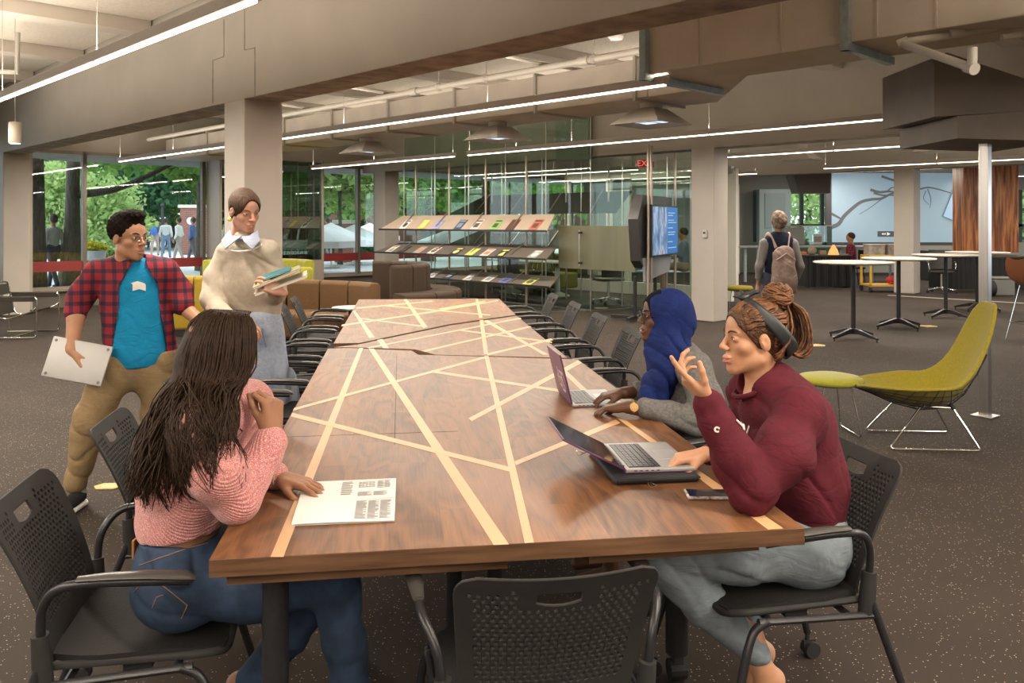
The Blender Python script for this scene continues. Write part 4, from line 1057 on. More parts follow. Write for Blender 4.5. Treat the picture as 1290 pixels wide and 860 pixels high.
def magazine(si_,x,ci,lab,acc):
    a,b_,nrm=SH[si_]; t_=.30
    base=a.lerp(b_,.06)+Vector((x,0,0))+nrm*.003
    sl=(b_-a).normalized(); L_=.29 if (b_-a).length>.5 else .27
    q=MB(); X=Vector((.105,0,0)); 
    q.extr([base-X,base+X,base+X+sl*L_,base-X+sl*L_],nrm*.005)
    wp=rk.matrix_basis
    o=q.build('magazine',mat('cover_%s'%covers[ci][0],covers[ci][1],.45),None,fixn=True); o.location=rk.location; o.rotation_euler=rk.rotation_euler
    tag(o,lab,'magazine','magazines facing out on the rack')
    q=MB(); ac=mat('cover_art',acc,.5); n2=nrm*.0055
    k=random.choice((0,1,2))
    if k==0: q.extr([base-X*.6+sl*.05+n2,base+X*.6+sl*.05+n2,base+X*.6+sl*L_*.62+n2,base-X*.6+sl*L_*.62+n2],nrm*.0008)
    elif k==1:
        c_=base+sl*L_*.42+n2; q.extr([c_+X.normalized()*.07*math.cos(a_)+sl*.07*math.sin(a_) for a_ in np.linspace(0,2*math.pi,17)[:-1]],nrm*.0008)
    else: q.extr([base-X*.8+sl*.03+n2,base+X*.5+sl*.03+n2,base+X*.1+sl*L_*.6+n2,base-X*.3+sl*L_*.7+n2],nrm*.0008)
    q.extr([base-X*.8+sl*L_*.78+n2,base+X*.8+sl*L_*.78+n2,base+X*.8+sl*L_*.93+n2,base-X*.8+sl*L_*.93+n2],nrm*.0008)
    q.build('cover_picture',ac,o,fixn=True)
def xat(u,d): return s_at(u,d)-11.88
rows=[(0,10.62,[(508,0),(531,1),(549,2),(577,3),(598,4),(622,5),(643,6),(672,7)]),
      (1,10.60,[(493,10),(508,8),(528,9),(546,4),(574,8),(594,12),(613,4),(632,8),(673,9)]),
      (2,10.66,[(530,10),(546,10),(566,8),(592,10),(616,10),(637,11),(668,12)])]
nm_=['top','middle','bottom']
ordn=['first','second','third','fourth','fifth','sixth','seventh','eighth','ninth']
for si_,dd,ls_ in rows:
    for i,(u,ci) in enumerate(ls_):
        acc=random.choice([(.7,.65,.55),(.08,.07,.07),(.6,.2,.1),(.2,.25,.35),(.75,.7,.2)])
        magazine(si_,xat(u,dd),ci,'%s magazine on the %s rack shelf, %s from its left end'%(covers[ci][0],nm_[si_],ordn[i]),acc)
# second rack seen through the glass
rk2=empty('magazine_rack','second sloping display rack standing inside the glass room behind the first','magazine rack',B(12.3,12.7),BROT)
for x in(-2.0,-.9,.2,1.3):
    q=MB(); q.tube([(x,0,0),(x,0,2.7)],.02,10); q.build('pole',M['pole'],rk2)
gm=mat('grey_green_laminate',(.06,.058,.048),.7)
for zf,zb,yf,yb in((1.74,2.16,.40,-.35),(1.05,1.4,.45,-.3)):
    q=MB(); q.extr([(-2.5,yf,zf),(-2.3,yb,zb),(1.9,yb,zb),(2.3,yf,zf)],(0,.01,-.02)); o=q.build('shelf',gm,rk2,fixn=True)
    q=MB()
    for x in(-1.9,-.8,.3,1.4): q.bar((x,yf,zf+.02),(x+.35,yb,zb+.02),.02,.015)
    q.build('shelf_divider',M['pole'],o)
# bench of olive seating inside the glass room
bq=empty('bench','long olive upholstered bench seen through the glass under the middle rack shelf','bench',B(13.5,14.1),BROT)
q=MB(); q.box((0,0,.62),(2.5,.16,.45)); q.build('backrest_cushion',mat('olive_bench',(.13,.115,.02),.85),bq,bevel=.04)
q=MB(); q.box((0,.35,.28),(2.5,.6,.34)); q.build('seat_cushion',mat('olive_bench_seat',(.13,.115,.02),.85),bq,bevel=.04)

# ================================================================ wall screen on poles
tv=empty('display_screen','large black framed screen showing a blue page, mounted between steel poles','screen',(2.17,13.2,0),math.atan2(1.4,.69))
LW=1.50
q=MB(); lb(q,0,LW,-.03,.03,1.00,1.83); q.build('screen_housing',M['black'],tv,bevel=.006)
ms=mat('screen_picture',(.02,.02,.02),.25); N,L,b=nodes(ms)
tc=N.new('ShaderNodeTexCoord'); sx=N.new('ShaderNodeSeparateXYZ'); L.new(tc.outputs['Object'],sx.inputs[0])
nz=N.new('ShaderNodeTexNoise'); nz.inputs['Scale'].default_value=5; nz.inputs['Detail'].default_value=6; mp=N.new('ShaderNodeMapping'); mp.inputs['Scale'].default_value=(2,1,.7); L.new(tc.outputs['Object'],mp.inputs[0]); L.new(mp.outputs[0],nz.inputs[0])
pic=ramp(N,[(.3,(.05,.09,.22)),(.48,(.14,.26,.45)),(.58,(.42,.52,.68)),(.72,(.35,.12,.22))]); L.new(nz.outputs['Fac'],pic.inputs[0])
mx=N.new('ShaderNodeMix'); mx.data_type='RGBA'; L.new(math_(N,L,'GREATER_THAN',sx.outputs[0],.82),mx.inputs[0]); L.new(pic.outputs[0],mx.inputs[6]); mx.inputs[7].default_value=(.01,.16,.50,1)
L.new(mx.outputs[2],b.inputs['Emission Color']); b.inputs['Emission Strength'].default_value=.9
q=MB(); lb(q,.03,LW-.03,-.036,-.031,1.03,1.80); q.build('screen',ms,tv)
q=MB()
tw=mat('screen_text_glow',(.1,.1,.1),.5,emit=(.35,.55,.8),es=.8)
for i,(z,l_) in enumerate(((1.70,.42),(1.66,.3),(1.58,.36),(1.54,.5),(1.45,.3),(1.38,.44),(1.34,.38),(1.22,.28),(1.12,.5))): lb(q,.88,.88+l_,-.038,-.0365,z,z+.014)
q.build('screen_text',tw,tv)
for x in(-.05,.12,LW+.02):
    q=MB(); q.tube([(x,.02,0),(x,.02,2.76)],.022,12); q.build('pole',M['pole'],tv,smooth=True)
# angular black cowl behind the screen
q=MB(); cow=[(-.12,.08,1.98),(-.32,.10,1.60),(-.20,.10,.95),(-.05,.08,.83),(1.45,.08,1.0),(1.55,.08,1.98)]
q.extr(cow,(0,.16,0)); q.build('cowl',mat('dark_faceted_panel',(.035,.032,.032),.35),tv,fixn=True)
q=MB(); q.extr([(-.1,.06,.99),(-.05,.06,.62),(1.3,.06,.72),(1.45,.06,.99)],(0,.04,0)); q.build('lower_panel',mat('grey_lower_panel',(.22,.22,.23),.5),tv,fixn=True)
for x in(.0,1.1):
    q=MB(); q.tube([(x,.25,.06),(x,.25,.7)],.03,10); q.bar((x-.02,-.25,.05),(x+.02,.65,.05),.05,.05); q.bar((x-.35,.25,.05),(x+.35,.25,.05),.05,.05); q.build('stand',M['black'],tv)

# ================================================================ office swivel chairs
def swivel():
    t=empty('office_chair','x','chair')
    q=MB()
    for k in range(5):
        a=k*2*math.pi/5+.3; q.tube([(0,0,.12),(.29*math.cos(a),.29*math.sin(a),.075)],[.022,.014],8)
    q.build('star_base',M['chrome'],t,smooth=True)
    for k in range(5):
        a=k*2*math.pi/5+.3; x,y=.29*math.cos(a),.29*math.sin(a); q=MB()
        for s_ in(-1,1): q.tube([(x-.02*math.sin(a)*s_-.008*math.sin(a),y+.02*math.cos(a)*s_,.03),(x-.01*math.sin(a)*s_,y+.01*math.cos(a)*s_,.03)],.03,12)
        q.build('caster',M['blackm'],t)
    q=MB(); q.tube([(0,0,.10),(0,0,.42)],.022,10); q.build('gas_column',M['steel'],t)
    q=MB(); q.box((0,0,.47),(.48,.46,.05)); q.build('seat',M['leather'],t,bevel=.02,smooth=True)
    q=MB(); q.add([(x*.23,-.22-.05*z+.04*x*x,.52+z*.42) for z in np.linspace(0,1,6) for x in np.linspace(-1,1,7)]+[(x*.23,-.245-.05*z+.04*x*x,.52+z*.42) for z in np.linspace(0,1,6) for x in np.linspace(-1,1,7)],
       [(j*7+i,j*7+i+1,(j+1)*7+i+1,(j+1)*7+i) for j in range(5) for i in range(6)]+[(42+j*7+i,42+(j+1)*7+i,42+(j+1)*7+i+1,42+j*7+i+1) for j in range(5) for i in range(6)]); q.build('backrest',M['leather'],t,smooth=True)
    for x in(-1,1):
        q=MB(); q.tube(fillet([(x*.24,-.2,.62),(x*.27,-.15,.68),(x*.27,.12,.68),(x*.26,.14,.5),(x*.2,.0,.44)],.05),.012,8); q.build('armrest',M['chrome'],t,smooth=True)
    return t
oc=swivel(); gp='office swivel chairs inside the glass room'
place(oc,onz(766,383,0),R(20),'black office swivel chair with chrome base below the frosted panel',gp)
place(copy_tree(oc),onz(645,384,0)+Vector((0,1.2,0)),R(200),'black office swivel chair behind the right end of the bottom rack shelf',gp)
place(copy_tree(oc),onz(672,377,0)+Vector((.2,1.5,0)),R(100),'black office swivel chair tucked under the white desk in the glass room',gp)
place(copy_tree(oc),onz(1186,369,0),R(160),'black mesh office chair beside the column behind the third bar table','desk chairs at the far wall')
dk=empty('desk','white topped desk on a pale pedestal inside the glass room','desk',onz(704,376,0)+Vector((0,.6,0)),BROT)
q=MB(); q.box((.7,0,.72),(2.2,.75,.03)); q.build('desktop',M['offwhite'],dk,bevel=.008)
for x in(0,1.4):
    q=MB(); q.lathe([(.26,0),(.26,.02),(.06,.09),(.05,.70)],20,c=(x,0,0)); q.build('pedestal',mat('grey_pedestal',(.45,.45,.42),.4),dk,smooth=True)
# ================================================================ shell bar chair at right edge with its table
bc=empty('shell_bar_chair','brown shell bar chair on chrome legs cut by the right edge of the photo','chair',(onz(1300,430,0)),R(10))
q=MB(); pr=[(-.02,.70),(.0,.72),(.02,1.12)]
vs=[];n=8
rows_=[(-.20,.80,.19),(-.05,.76,.22),(.10,.77,.23),(.19,.86,.23),(.22,1.0,.22),(.24,1.12,.18)]
for x,z,w_ in rows_:
    for k in range(n+1):
        a=-1+2*k/n; vs.append((-x if 0 else x*-1,a*w_,z+.05*a*a))
k0=len(vs); fs=[(i*(n+1)+k,i*(n+1)+k+1,(i+1)*(n+1)+k+1,(i+1)*(n+1)+k) for i in range(5) for k in range(n)]
q.add(vs+[(x-.012,y,z-.012) for x,y,z in vs],fs+[tuple(a+k0 for a in f)[::-1] for f in fs]); q.build('shell',mat('brown_shell',(.20,.07,.03),.35),bc,smooth=True,sub=1)
for sx in(-1,1):
    for sy in(-1,1):
        q=MB(); q.tube([(sx*.1,sy*.1,.76),(sx*.22,sy*.22,0)],.009,8); q.build('leg',M['chrome'],bc)
q=MB(); q.tube([(.19,.19,.25),(.19,-.19,.25),(-.19,-.19,.25),(-.19,.19,.25)],.007,6,closed=True); q.build('footrest',M['chrome'],bc)
bc.scale=(.95,.95,.95)
bt=empty('bar_table','dark edged white bar table cut off by the right edge of the photo','table',(onz(1390,425,0)),0)
q=MB(); q.lathe([(.60,1.0),(.66,1.02),(.655,1.03)],40); q.build('tabletop',M['offwhite'],bt,smooth=True)
q=MB(); q.tube([(0,0,.02),(0,0,1.0)],.03,12); q.lathe([(.3,0),(.3,.02),(.04,.05)],24); q.build('pedestal',M['black'],bt)
# ================================================================ far right zone: service desk, screen, wood panel
# far frontal wall with window opening, at Y=26
YF=26.0; kf=YF/F
def xf(u): return (u-645)*kf
def zf_(v): return H-(v-280)*kf
wl2=MB()
def wb(u0,u1,z0,z1,y0=YF,y1=YF+.2): lb(wl2,xf(u0),xf(u1),y0,y1,z0,z1)
wb(880,950,0,ZC); wb(950,1700,0,.95); wb(950,1700,2.55,ZC); wb(1046,1262,.95,2.55); wb(1310,1700,.95,2.55)
struct('wall_front',wl2,mat('grey_green_wall',(.30,.30,.26),.7))
fr=MB()
for u in(951,984,1010,1036,1046,1263,1285,1309): lb(fr,xf(u)-.05,xf(u)+.05,YF-.03,YF+.1,.95,2.55)
lb(fr,xf(951),xf(1046),YF-.03,YF+.1,1.42,1.50); lb(fr,xf(1262),xf(1310),YF-.03,YF+.1,1.42,1.50)
r_=struct('window_21',fr,mat('dark_window_frame',(.05,.06,.065),.4))
q=MB(); lb(q,xf(951),xf(1046),YF+.04,YF+.05,.95,2.55); lb(q,xf(1262),xf(1310),YF+.04,YF+.05,.95,2.55); q.build('window_glass',M['glass'],r_)
# white side wall strip left
f=MB(); lb(f,xf(914),xf(925),YF-.6,YF-.5,0,2.7); struct('wall_strip',f,M['white'])
# pale blue cabinet door behind the window
fc=empty('glazed_cabinet','pale blue glazed cabinet standing left of the far green window','cabinet',(xf(968),YF-.5,0))
q=MB(); q.box((0,0,1.3),(.95,.3,2.5)); q.build('body',mat('pale_teal_cabinet',(.28,.37,.38),.35),fc,bevel=.01)
q=MB(); q.box((0,-.16,1.9),(.62,.02,1.05)); q.build('door',mat('teal_door',(.22,.30,.31),.3),fc,bevel=.005)
# glass balustrade panel
gb=empty('glass_screen','low green glass screen on the counter behind the walking backpack','screen',(xf(958),22.3,0))
q=MB(); q.box((0,0,.95),(1.6,.02,1.0)); q.build('glass_sheet',glass('green_screen_glass',(.55,.72,.66),ior=1.7),gb)
q=MB(); q.box((0,0,1.46),(1.62,.03,.02)); q.build('top_rail',M['pole'],gb)
# projection screen
YS=24.0; ks=YS/F
def xs(u): return (u-645)*ks
def zs(v): return H-(v-280)*ks
ps=empty('projection_screen','large pale blue projected picture with a bare branch, behind the white column','projection screen',((xs(1047)+xs(1212))/2,YS,0))
wS=xs(1212)-xs(1047)
m=mat('projected_picture',(.25,.35,.42),.7); N,L,b=nodes(m); b.inputs['Emission Color'].default_value=(.22,.42,.58,1); b.inputs['Emission Strength'].default_value=.50
tc=N.new('ShaderNodeTexCoord'); nz=N.new('ShaderNodeTexNoise'); nz.inputs['Scale'].default_value=.7; L.new(tc.outputs['Object'],nz.inputs[0])
cr=ramp(N,[(.3,(.22,.36,.48)),(.7,(.32,.45,.55))]); L.new(nz.outputs['Fac'],cr.inputs[0]); L.new(cr.outputs[0],b.inputs['Emission Color'])
q=MB(); lb(q,-wS/2,wS/2,-.02,.02,zs(305),zs(218)); q.build('screen',m,ps)
q=MB(); lb(q,-wS/2-.16,-wS/2,-.04,.06,zs(305)-.1,zs(215)); lb(q,-wS/2-.16,wS/2,-.05,.06,zs(309),zs(305)); q.build('frame',mat('screen_frame',(.06,.06,.065),.4),ps)
br_=mat('branch_grey',(.10,.10,.10),.8,emit=(.13,.17,.20),es=.35)
def pj(u,v): return ((u-645)*ks-ps.location.x,-.03,zs(v))
q=MB()
for pts,r0 in(([(1047,286),(1056,282),(1063,272),(1075,261),(1085,254),(1098,251),(1110,250),(1120,245),(1131,241)],.06),([(1047,269),(1060,276)],.04),([(1096,239),(1108,242),(1120,241),(1131,243),(1140,242)],.04),([(1100,243),(1112,246),(1126,246),(1138,250)],.03),([(1118,240),(1124,236),(1134,238)],.02),([(1110,251),(1095,262),(1082,270)],.012),([(1110,222),(1125,227),(1140,231),(1155,238),(1168,236),(1180,238),(1197,243)],.035),([(1168,238),(1172,250),(1171,262)],.015),([(1166,240),(1163,250),(1170,258)],.012)):
    P=catmull([pj(*p) for p in pts],3); n=len(P); q.tube(P,[r0*(1-.6*i/n) for i in range(n)],6,flat=1)
q.v=[(x,-.025+(y+.03)*.05,z) for x,y,z in q.v]
q.build('picture_branch',br_,ps)
q=MB(); q.extr([pj(1205,228),pj(1187,272),pj(1207,279),pj(1207,228)],(0,.005,0)); q.build('picture_sheet',mat('picture_light_blue',(.3,.4,.5),.7,emit=(.26,.46,.66),es=.65),ps,fixn=True)
q=MB(); P=[pj(1205,228),pj(1187,272),pj(1197,277),pj(1207,279)]
for a,b_ in zip(P,P[1:]): q.bar(a,b_,.035,.005)
q.build('picture_outline',br_,ps)
q=MB(); lb(q,pj(1105,0)[0],pj(1135,0)[0],-.03,-.022,zs(298),zs(291)); c_=q.build('control_bar',mat('control_grey',(.05,.05,.05),.6,emit=(.1,.13,.15),es=.4),ps)
q=MB(); gw=mat('control_white',(.8,.8,.8),.6,emit=(.8,.8,.8),es=.5)
z0=zs(294.5)
for u,dr in((1111,-1),(1119,1),(1128,1)):
    x=pj(u,0)[0]
    if u==1119: q.extr([(x-.05,-.035,z0-.05),(x-.05,-.035,z0+.05),(x+.05,-.035,z0)],(0,.005,0))
    else:
        for o_ in(0,.06): q.extr([(x+o_-.03*dr,-.035,z0-.03),(x+o_-.03*dr,-.035,z0+.03),(x+o_+.03*dr,-.035,z0)],(0,.005,0))
q.build('play_symbols',gw,c_,fixn=True)
# wood panel
wp=empty('wood_panel','tall red brown wooden panel hanging behind the steel post','panel',((1241-645)*20.3/F,20.3,0))
q=MB(); q.box((0,0,2.35),(1.32,.5,3.04)); q.build('panel_board',M['woodpanel'],wp,bevel=.01)
# desks under it
def table_simple(name,label,x0,x1,y0,y1,z,mtop,mleg,skirt=False,cat='desk',thick=.04):
    t=empty(name,label,cat,((x0+x1)/2,(y0+y1)/2,0)); w_,d_=(x1-x0)/2,(y1-y0)/2
    q=MB(); lb(q,-w_,w_,-d_,d_,z-thick,z); q.build('desktop',mtop,t,bevel=.006)
    if skirt:
        q=MB(); n=60; per=[]
        for i in range(n+1):
            x=-w_+.02+(2*w_-.04)*i/n; per.append((x,-d_+.02+.018*math.sin(i*1.9)))
        q.add([(x,y,.02) for x,y in per]+[(x,y*.98,z-thick) for x,y in per],[(i,i+1,n+2+i,n+1+i) for i in range(n)]); lb(q,-w_+.03,-w_+.05,-d_+.03,d_-.03,.02,z-thick); lb(q,w_-.05,w_-.03,-d_+.03,d_-.03,.02,z-thick); q.build('skirt',M['blackm'],t,smooth=True)
    for sx in(-1,1):
        for sy in(-1,1):
            q=MB(); lb(q,sx*(w_-.08)-.025,sx*(w_-.08)+.025,sy*(d_-.08)-.025,sy*(d_-.08)+.025,0,z-thick); q.build('leg',mleg,t)
    return t
def X_(u,Y): return (u-645)/F*Y
table_simple('service_table','black cloth covered desk of the seated man in the plaid shirt',X_(1014,20),X_(1074,20),20,20.8,.77,M['blackm'],M['black'],skirt=True)
ctr=table_simple('counter','long grey bar counter on thin legs behind the backpack',X_(912,21.9),X_(1130,21.9),21.6,22.2,.94,mat('grey_counter',(.30,.32,.33),.4),M['duct_metal'],cat='counter')
q=MB(); 
for u in(923,940,957,1000,1060,1100): lb(q,X_(u,21.8)-ctr.location.x-.03,X_(u,21.8)-ctr.location.x+.03,-.05,.05,0,.9)
q.build('brace',M['duct_metal'],ctr)
table_simple('desk','dark work desk below the wood panel at the right',X_(1165,20),X_(1290,20),19.2,19.9,.78,mat('dark_desk',(.06,.055,.05),.4),M['black'],skirt=True)
table_simple('desk','dark work desk below the projected picture right of the column',X_(1165,22.5),X_(1215,22.5),22.3,23,.80,mat('dark_desk2',(.05,.055,.06),.4),M['black'],skirt=True)
# objects on the service desk and counter
def small(name,label,cat,u,v,Y,fn,mt,group=None):
    t=empty(name,label,cat,Vector((X_(u,Y),Y,H-(v-280)/F*Y)),0,group); fn(t,mt); return t
def boxy(w_,d_,h_,part,lid=None):
    def f_(t,mt):
        q=MB(); lb(q,-w_/2,w_/2,-d_/2,d_/2,0,h_); q.build(part,mt,t,bevel=.008)
        if lid: q=MB(); lb(q,-w_/2+.01,w_/2-.01,-d_/2-.004,-d_/2,h_*.25,h_*.75); q.build(lid,M['ink'],t)
    return f_
z77=280+(H-.77)*F/20.3
small('table_lamp','small glowing orange lamp on the service desk left of the seated man','lamp',1050,z77,20.3,lambda t,m:(MB().lathe([(.13,0),(.10,.10),(.03,.22),(.02,.24)],16).build('lamp_shade',mat('orange_glow',(.8,.3,.1),.5,emit=(1,.35,.08),es=1.1),t,smooth=True),MB().lathe([(.08,-.0),(.07,.02)],12).build('base',M['black'],t)),None)
small('sign_stand','grey sign holder standing on the counter left of the seated man','sign',1030,308,21.7,boxy(.22,.04,.28,'sign_board','print'),mat('sign_grey',(.5,.5,.5),.5))
small('monitor','grey back of a computer monitor behind the backpack wearer','monitor',1001,308,22.0,boxy(.50,.05,.45,'screen_back'),mat('monitor_grey',(.22,.22,.215),.4))
small('paper_bag','crumpled tan paper bag on the service desk','bag',1023,z77,20.3,lambda t,m:MB().ell((0,0,.10),(.11,.08,.11),8).build('bag_body',mat('tan_bag',(.28,.22,.15),.8,bump=.8,scale=30,bd=.02),t,smooth=True),None)
small('storage_box','small brown box on the service desk beside the bag','box',1036,z77,20.3,boxy(.16,.12,.10,'carton'),mat('brown_box',(.3,.2,.12),.8))
small('card_stack','small orange card box on the service desk','box',1012,z77,20.4,boxy(.14,.10,.07,'carton'),mat('orange_box',(.5,.15,.04),.6))
def bins(t,m):
    for i,x in enumerate((-.23,.22)):
        q=MB(); lb(q,x-.19,x+.19,-.15,.15,0,.24); b_=q.build('tub',mat('clear_grey_tub',(.32,.30,.28),.3,var=.3,scale=12),t,bevel=.02)
        q=MB(); lb(q,x-.2,x+.2,-.16,.16,.24,.27); q.build('lid',mat('tub_lid',(.45,.43,.40),.4),b_,bevel=.008)
small('plastic_tubs','two clear plastic storage tubs wrapped in film on the counter above the yellow cart','tubs',1114,322,19.2,bins,None)
# yellow cart
ct=empty('utility_cart','yellow steel utility cart on black wheels half hidden by the column','cart',(X_(1122,18.6),18.9,0))
yel=mat('yellow_steel',(.62,.36,.02),.4)
for x in(-.42,.42):
    for y in(-.25,.25):
        q=MB(); lb(q,x-.02,x+.02,y-.02,y+.02,.12,.80); q.build('post',yel,ct)
        q=MB(); q.tube([(x-.02,y,.06),(x+.02,y,.06)],.06,14); q.build('wheel',M['blackm'],ct)
for z in(.13,.78):
    q=MB(); lb(q,-.44,.44,-.27,.27,z,z+.04); q.build('shelf',yel,ct,bevel=.005)
rb=empty('red_bundle','red folded cloth lying on the lower shelf of the yellow cart','cloth',(X_(1128,18.8),18.85,.17))
q=MB(); q.ell((0,0,.09),(.2,.15,.10),8); q.build('bundle',mat('red_cloth',(.4,.03,.03),.8),rb,smooth=True)
q=MB(); q.box((0,-.12,.03),(.3,.1,.05)); q.build('fold',mat('red_cloth2',(.4,.03,.03),.8),rb,bevel=.02)
bn=empty('storage_bin','grey plastic storage bin on the floor under the wood panel','bin',(X_(1266,17.7),17.9,0))
q=MB(); lb(q,-.22,.22,-.2,.2,0,.36); q.build('bin_body',mat('grey_bin',(.20,.20,.19),.5),bn,bevel=.03); q=MB(); lb(q,-.24,.24,-.22,.22,.36,.39); q.build('lid',mat('grey_bin_lid',(.26,.26,.25),.5),bn,bevel=.01)
wb_=empty('round_bag','round black bag standing on the floor beside the grey bin','bag',(X_(1250,17.5),17.6,0))
q=MB(); q.tube([(-.07,0,.17),(.07,0,.17)],.165,24); q.build('bag_body',M['blackm'],wb_,smooth=True); q=MB(); q.tube([(-.05,0,.33),(-.03,0,.38),(.03,0,.38),(.05,0,.33)],.008,6); q.build('handle',M['black'],wb_)
# slanted hanging bulkhead top left of the screen
hb=empty('hanging_speaker_box','dark trapezoid box hung from the ceiling left of the projection screen','ceiling box',(X_(1023,21),21.0,0))
def hp(u,v): p=W(u,v,21); return Vector((p.x-hb.location.x,0,p.z))
q=MB(); q.extr([hp(999,218),hp(1047,218),hp(1046,243),hp(1007,243)],(0,.6,0)); q.build('box_body',mat('dark_trapezoid',(.13,.115,.10),.6),hb,fixn=True)
q=MB(); q.tube([(0,.3,hp(0,218).z),(0,.3,ZC)],.03,8); q.build('hanger',M['black'],hb)
# exit signs
def exit_sign(label,u,v,Y,h_=.17):
    p=W(u,v,Y); t=empty('exit_sign',label,'sign',p,0,'exit signs')
    q=MB(); lb(q,-.19,.19,-.02,.02,-h_/2,h_/2); q.build('sign_housing',mat('exit_housing',(.10,.02,.015),.4,emit=(.25,.02,.015),es=.6),t,bevel=.004)
    fc_=bpy.data.curves.new('exit_text','FONT'); fc_.body='EXIT'; fc_.size=h_*1.1; fc_.align_x='CENTER'; fc_.align_y='CENTER'; fc_.extrude=.002
    fc_.materials.append(mat('exit_red',(.9,.1,.1),.5,emit=(1,.16,.13),es=1.3))
    o=bpy.data.objects.new('lettering',fc_); C.objects.link(o); dg=bpy.context.evaluated_depsgraph_get(); me_=bpy.data.meshes.new_from_object(o.evaluated_get(dg)); bpy.data.objects.remove(o); o=bpy.data.objects.new('lettering',me_); C.objects.link(o); o.parent=t; o.rotation_euler=(math.pi/2,0,0); o.location=(0,-.023,0)
    q=MB(); q.tube([(0,0,h_/2),(0,0,ZC-p.z)],.008,6); q.build('stem',M['wire'],t)
exit_sign('red lit EXIT sign seen through the glass wall above the wall screen',813,206,19)
exit_sign('red lit EXIT sign beside the steel post, above the wood panel',1229,183.5,19.0)
# extra far chairs on the counter side are hidden; lights inside far rooms
fixture('linear ceiling light over the service desk',22.5,7.5,11.5,z=2.9)
fixture('linear pendant light over the far right study area',20.5,-12,4,z=2.8)
fixture('linear pendant light beside the wood panel',26.0,-2,9,z=2.8)
# ================================================================ outside the windows
def leafmat(name,c1,c2,c3):
    m=bpy.data.materials.new(name); m.use_nodes=True; nt=m.node_tree; N=nt.nodes; L=nt.links; N.clear()
    o=N.new('ShaderNodeOutputMaterial'); mx=N.new('ShaderNodeMixShader'); mx.inputs[0].default_value=.45
    d=N.new('ShaderNodeBsdfDiffuse'); t=N.new('ShaderNodeBsdfTranslucent')
    ge=N.new('ShaderNodeNewGeometry'); cr=ramp(N,[(0,c1),(.55,c2),(1,c3)])
    tc=N.new('ShaderNodeTexCoord'); nz=N.new('ShaderNodeTexNoise'); nz.inputs['Scale'].default_value=.6; L.new(tc.outputs['Object'],nz.inputs[0])
    f=math_(N,L,'ADD',math_(N,L,'MULTIPLY',ge.outputs['Random Per Island'],.55),math_(N,L,'MULTIPLY',nz.outputs['Fac'],.5)); L.new(f,cr.inputs[0])
    for s_ in(d,t): L.new(cr.outputs[0],s_.inputs[0])
    L.new(d.outputs[0],mx.inputs[1]); L.new(t.outputs[0],mx.inputs[2]); L.new(mx.outputs[0],o.inputs[0]); return m
LF=[leafmat('oak_leaves',(.07,.17,.035),(.18,.36,.08),(.36,.55,.18)),leafmat('dark_leaves',(.02,.07,.04),(.06,.16,.08),(.13,.27,.12)),leafmat('pale_leaves',(.20,.33,.09),(.42,.56,.22),(.62,.72,.36)),leafmat('yellow_leaves',(.3,.3,.02),(.5,.45,.03),(.6,.55,.1))]
bark=mat('bark',(.10,.085,.07),.9,var=.4,scale=10,stretch=(3,3,.5),bump=1,bd=.04)
rng=np.random.default_rng(5)
def leaves(name,parent,blobs,n,size,m):
    tot=sum(b[3] for b in blobs); Vs=[];
    for (cx,cy,cz,w_,rx,ry,rz) in blobs:
        k=int(n*w_/tot); d=rng.normal(size=(k,3)); d/=np.linalg.norm(d,axis=1)[:,None]; r=rng.random(k)**.45
        P=np.array([cx,cy,cz])+d*r[:,None]*np.array([rx,ry,rz])*(1+.18*np.sin(d[:,:1]*7+d[:,2:]*9))
        a=rng.normal(size=(k,3)); a/=np.linalg.norm(a,axis=1)[:,None]; b_=np.cross(a,rng.normal(size=(k,3))); b_/=np.linalg.norm(b_,axis=1)[:,None]
        s_=size*(.6+.8*rng.random(k))[:,None]
        Vs.append(np.stack([P-a*s_,P+b_*s_*.55,P+a*s_,P-b_*s_*.55],1).reshape(-1,3))
    V=np.concatenate(Vs); nf=len(V)//4
    me=bpy.data.meshes.new(name); me.vertices.add(len(V)); me.vertices.foreach_set('co',V.astype(np.float32).ravel()); me.loops.add(nf*4); me.loops.foreach_set('vertex_index',np.arange(nf*4,dtype=np.int32))
    me.polygons.add(nf); me.polygons.foreach_set('loop_start',np.arange(nf,dtype=np.int32)*4); me.materials.append(m); me.update(calc_edges=True)
    o=bpy.data.objects.new(name,me); C.objects.link(o); o.parent=parent; return o
def tree(label,u,Y,tr,h,crown,n,size,lm,group='trees on the plaza',limbs=(),z0=None,flare=1.6):
    x=(u-645)/F*Y; t=empty('tree',label,'tree',(x,Y,0),0,group)
    q=MB(); zs_=np.linspace(0,h,9); q.tube([(math.sin(z*.9+u)*.03*tr*8,math.cos(z*.7)*.03*tr*8,z) for z in zs_],[tr*(flare if i==0 else (1.12 if i==1 else 1-.05*i)) for i in range(9)],14)
    for pts,r in limbs: P=catmull(pts,4); q.tube(P,[r*(1-.7*i/len(P)) for i in range(len(P))],8)
    q.build('trunk',bark,t,smooth=True)
    leaves('crown',t,crown,n,size,lm); return t
f=MB(); bbox(f,SW+.25,140,-60,70,-.14,-.02); o=f.build('plaza_ground',mat('pale_paving',(.74,.74,.76),.8,var=.08,scale=.4)); o['kind']='structure'
f=MB(); bbox(f,SW+2.2,SW+5.0,-10,9.5,-.02,.03); o=f.build('lawn_strip',mat('grass_green',(.10,.17,.045),.9,var=.4,scale=30)); o['kind']='structure'
Bz=lambda cx,cy,cz,r,rz=None,w_=1:(cx,cy,cz,w_,r,r,rz or r*.7)
tree('thick ridged tree trunk at the left edge of the left window',43,18.6,.19,9,[Bz(0,0,6.0,3.0,1.8),Bz(2.2,2.5,5.0,2.2,1.4),Bz(1.0,4.5,4.4,2.0,1.5)],9000,.14,LF[0],flare=1.5)
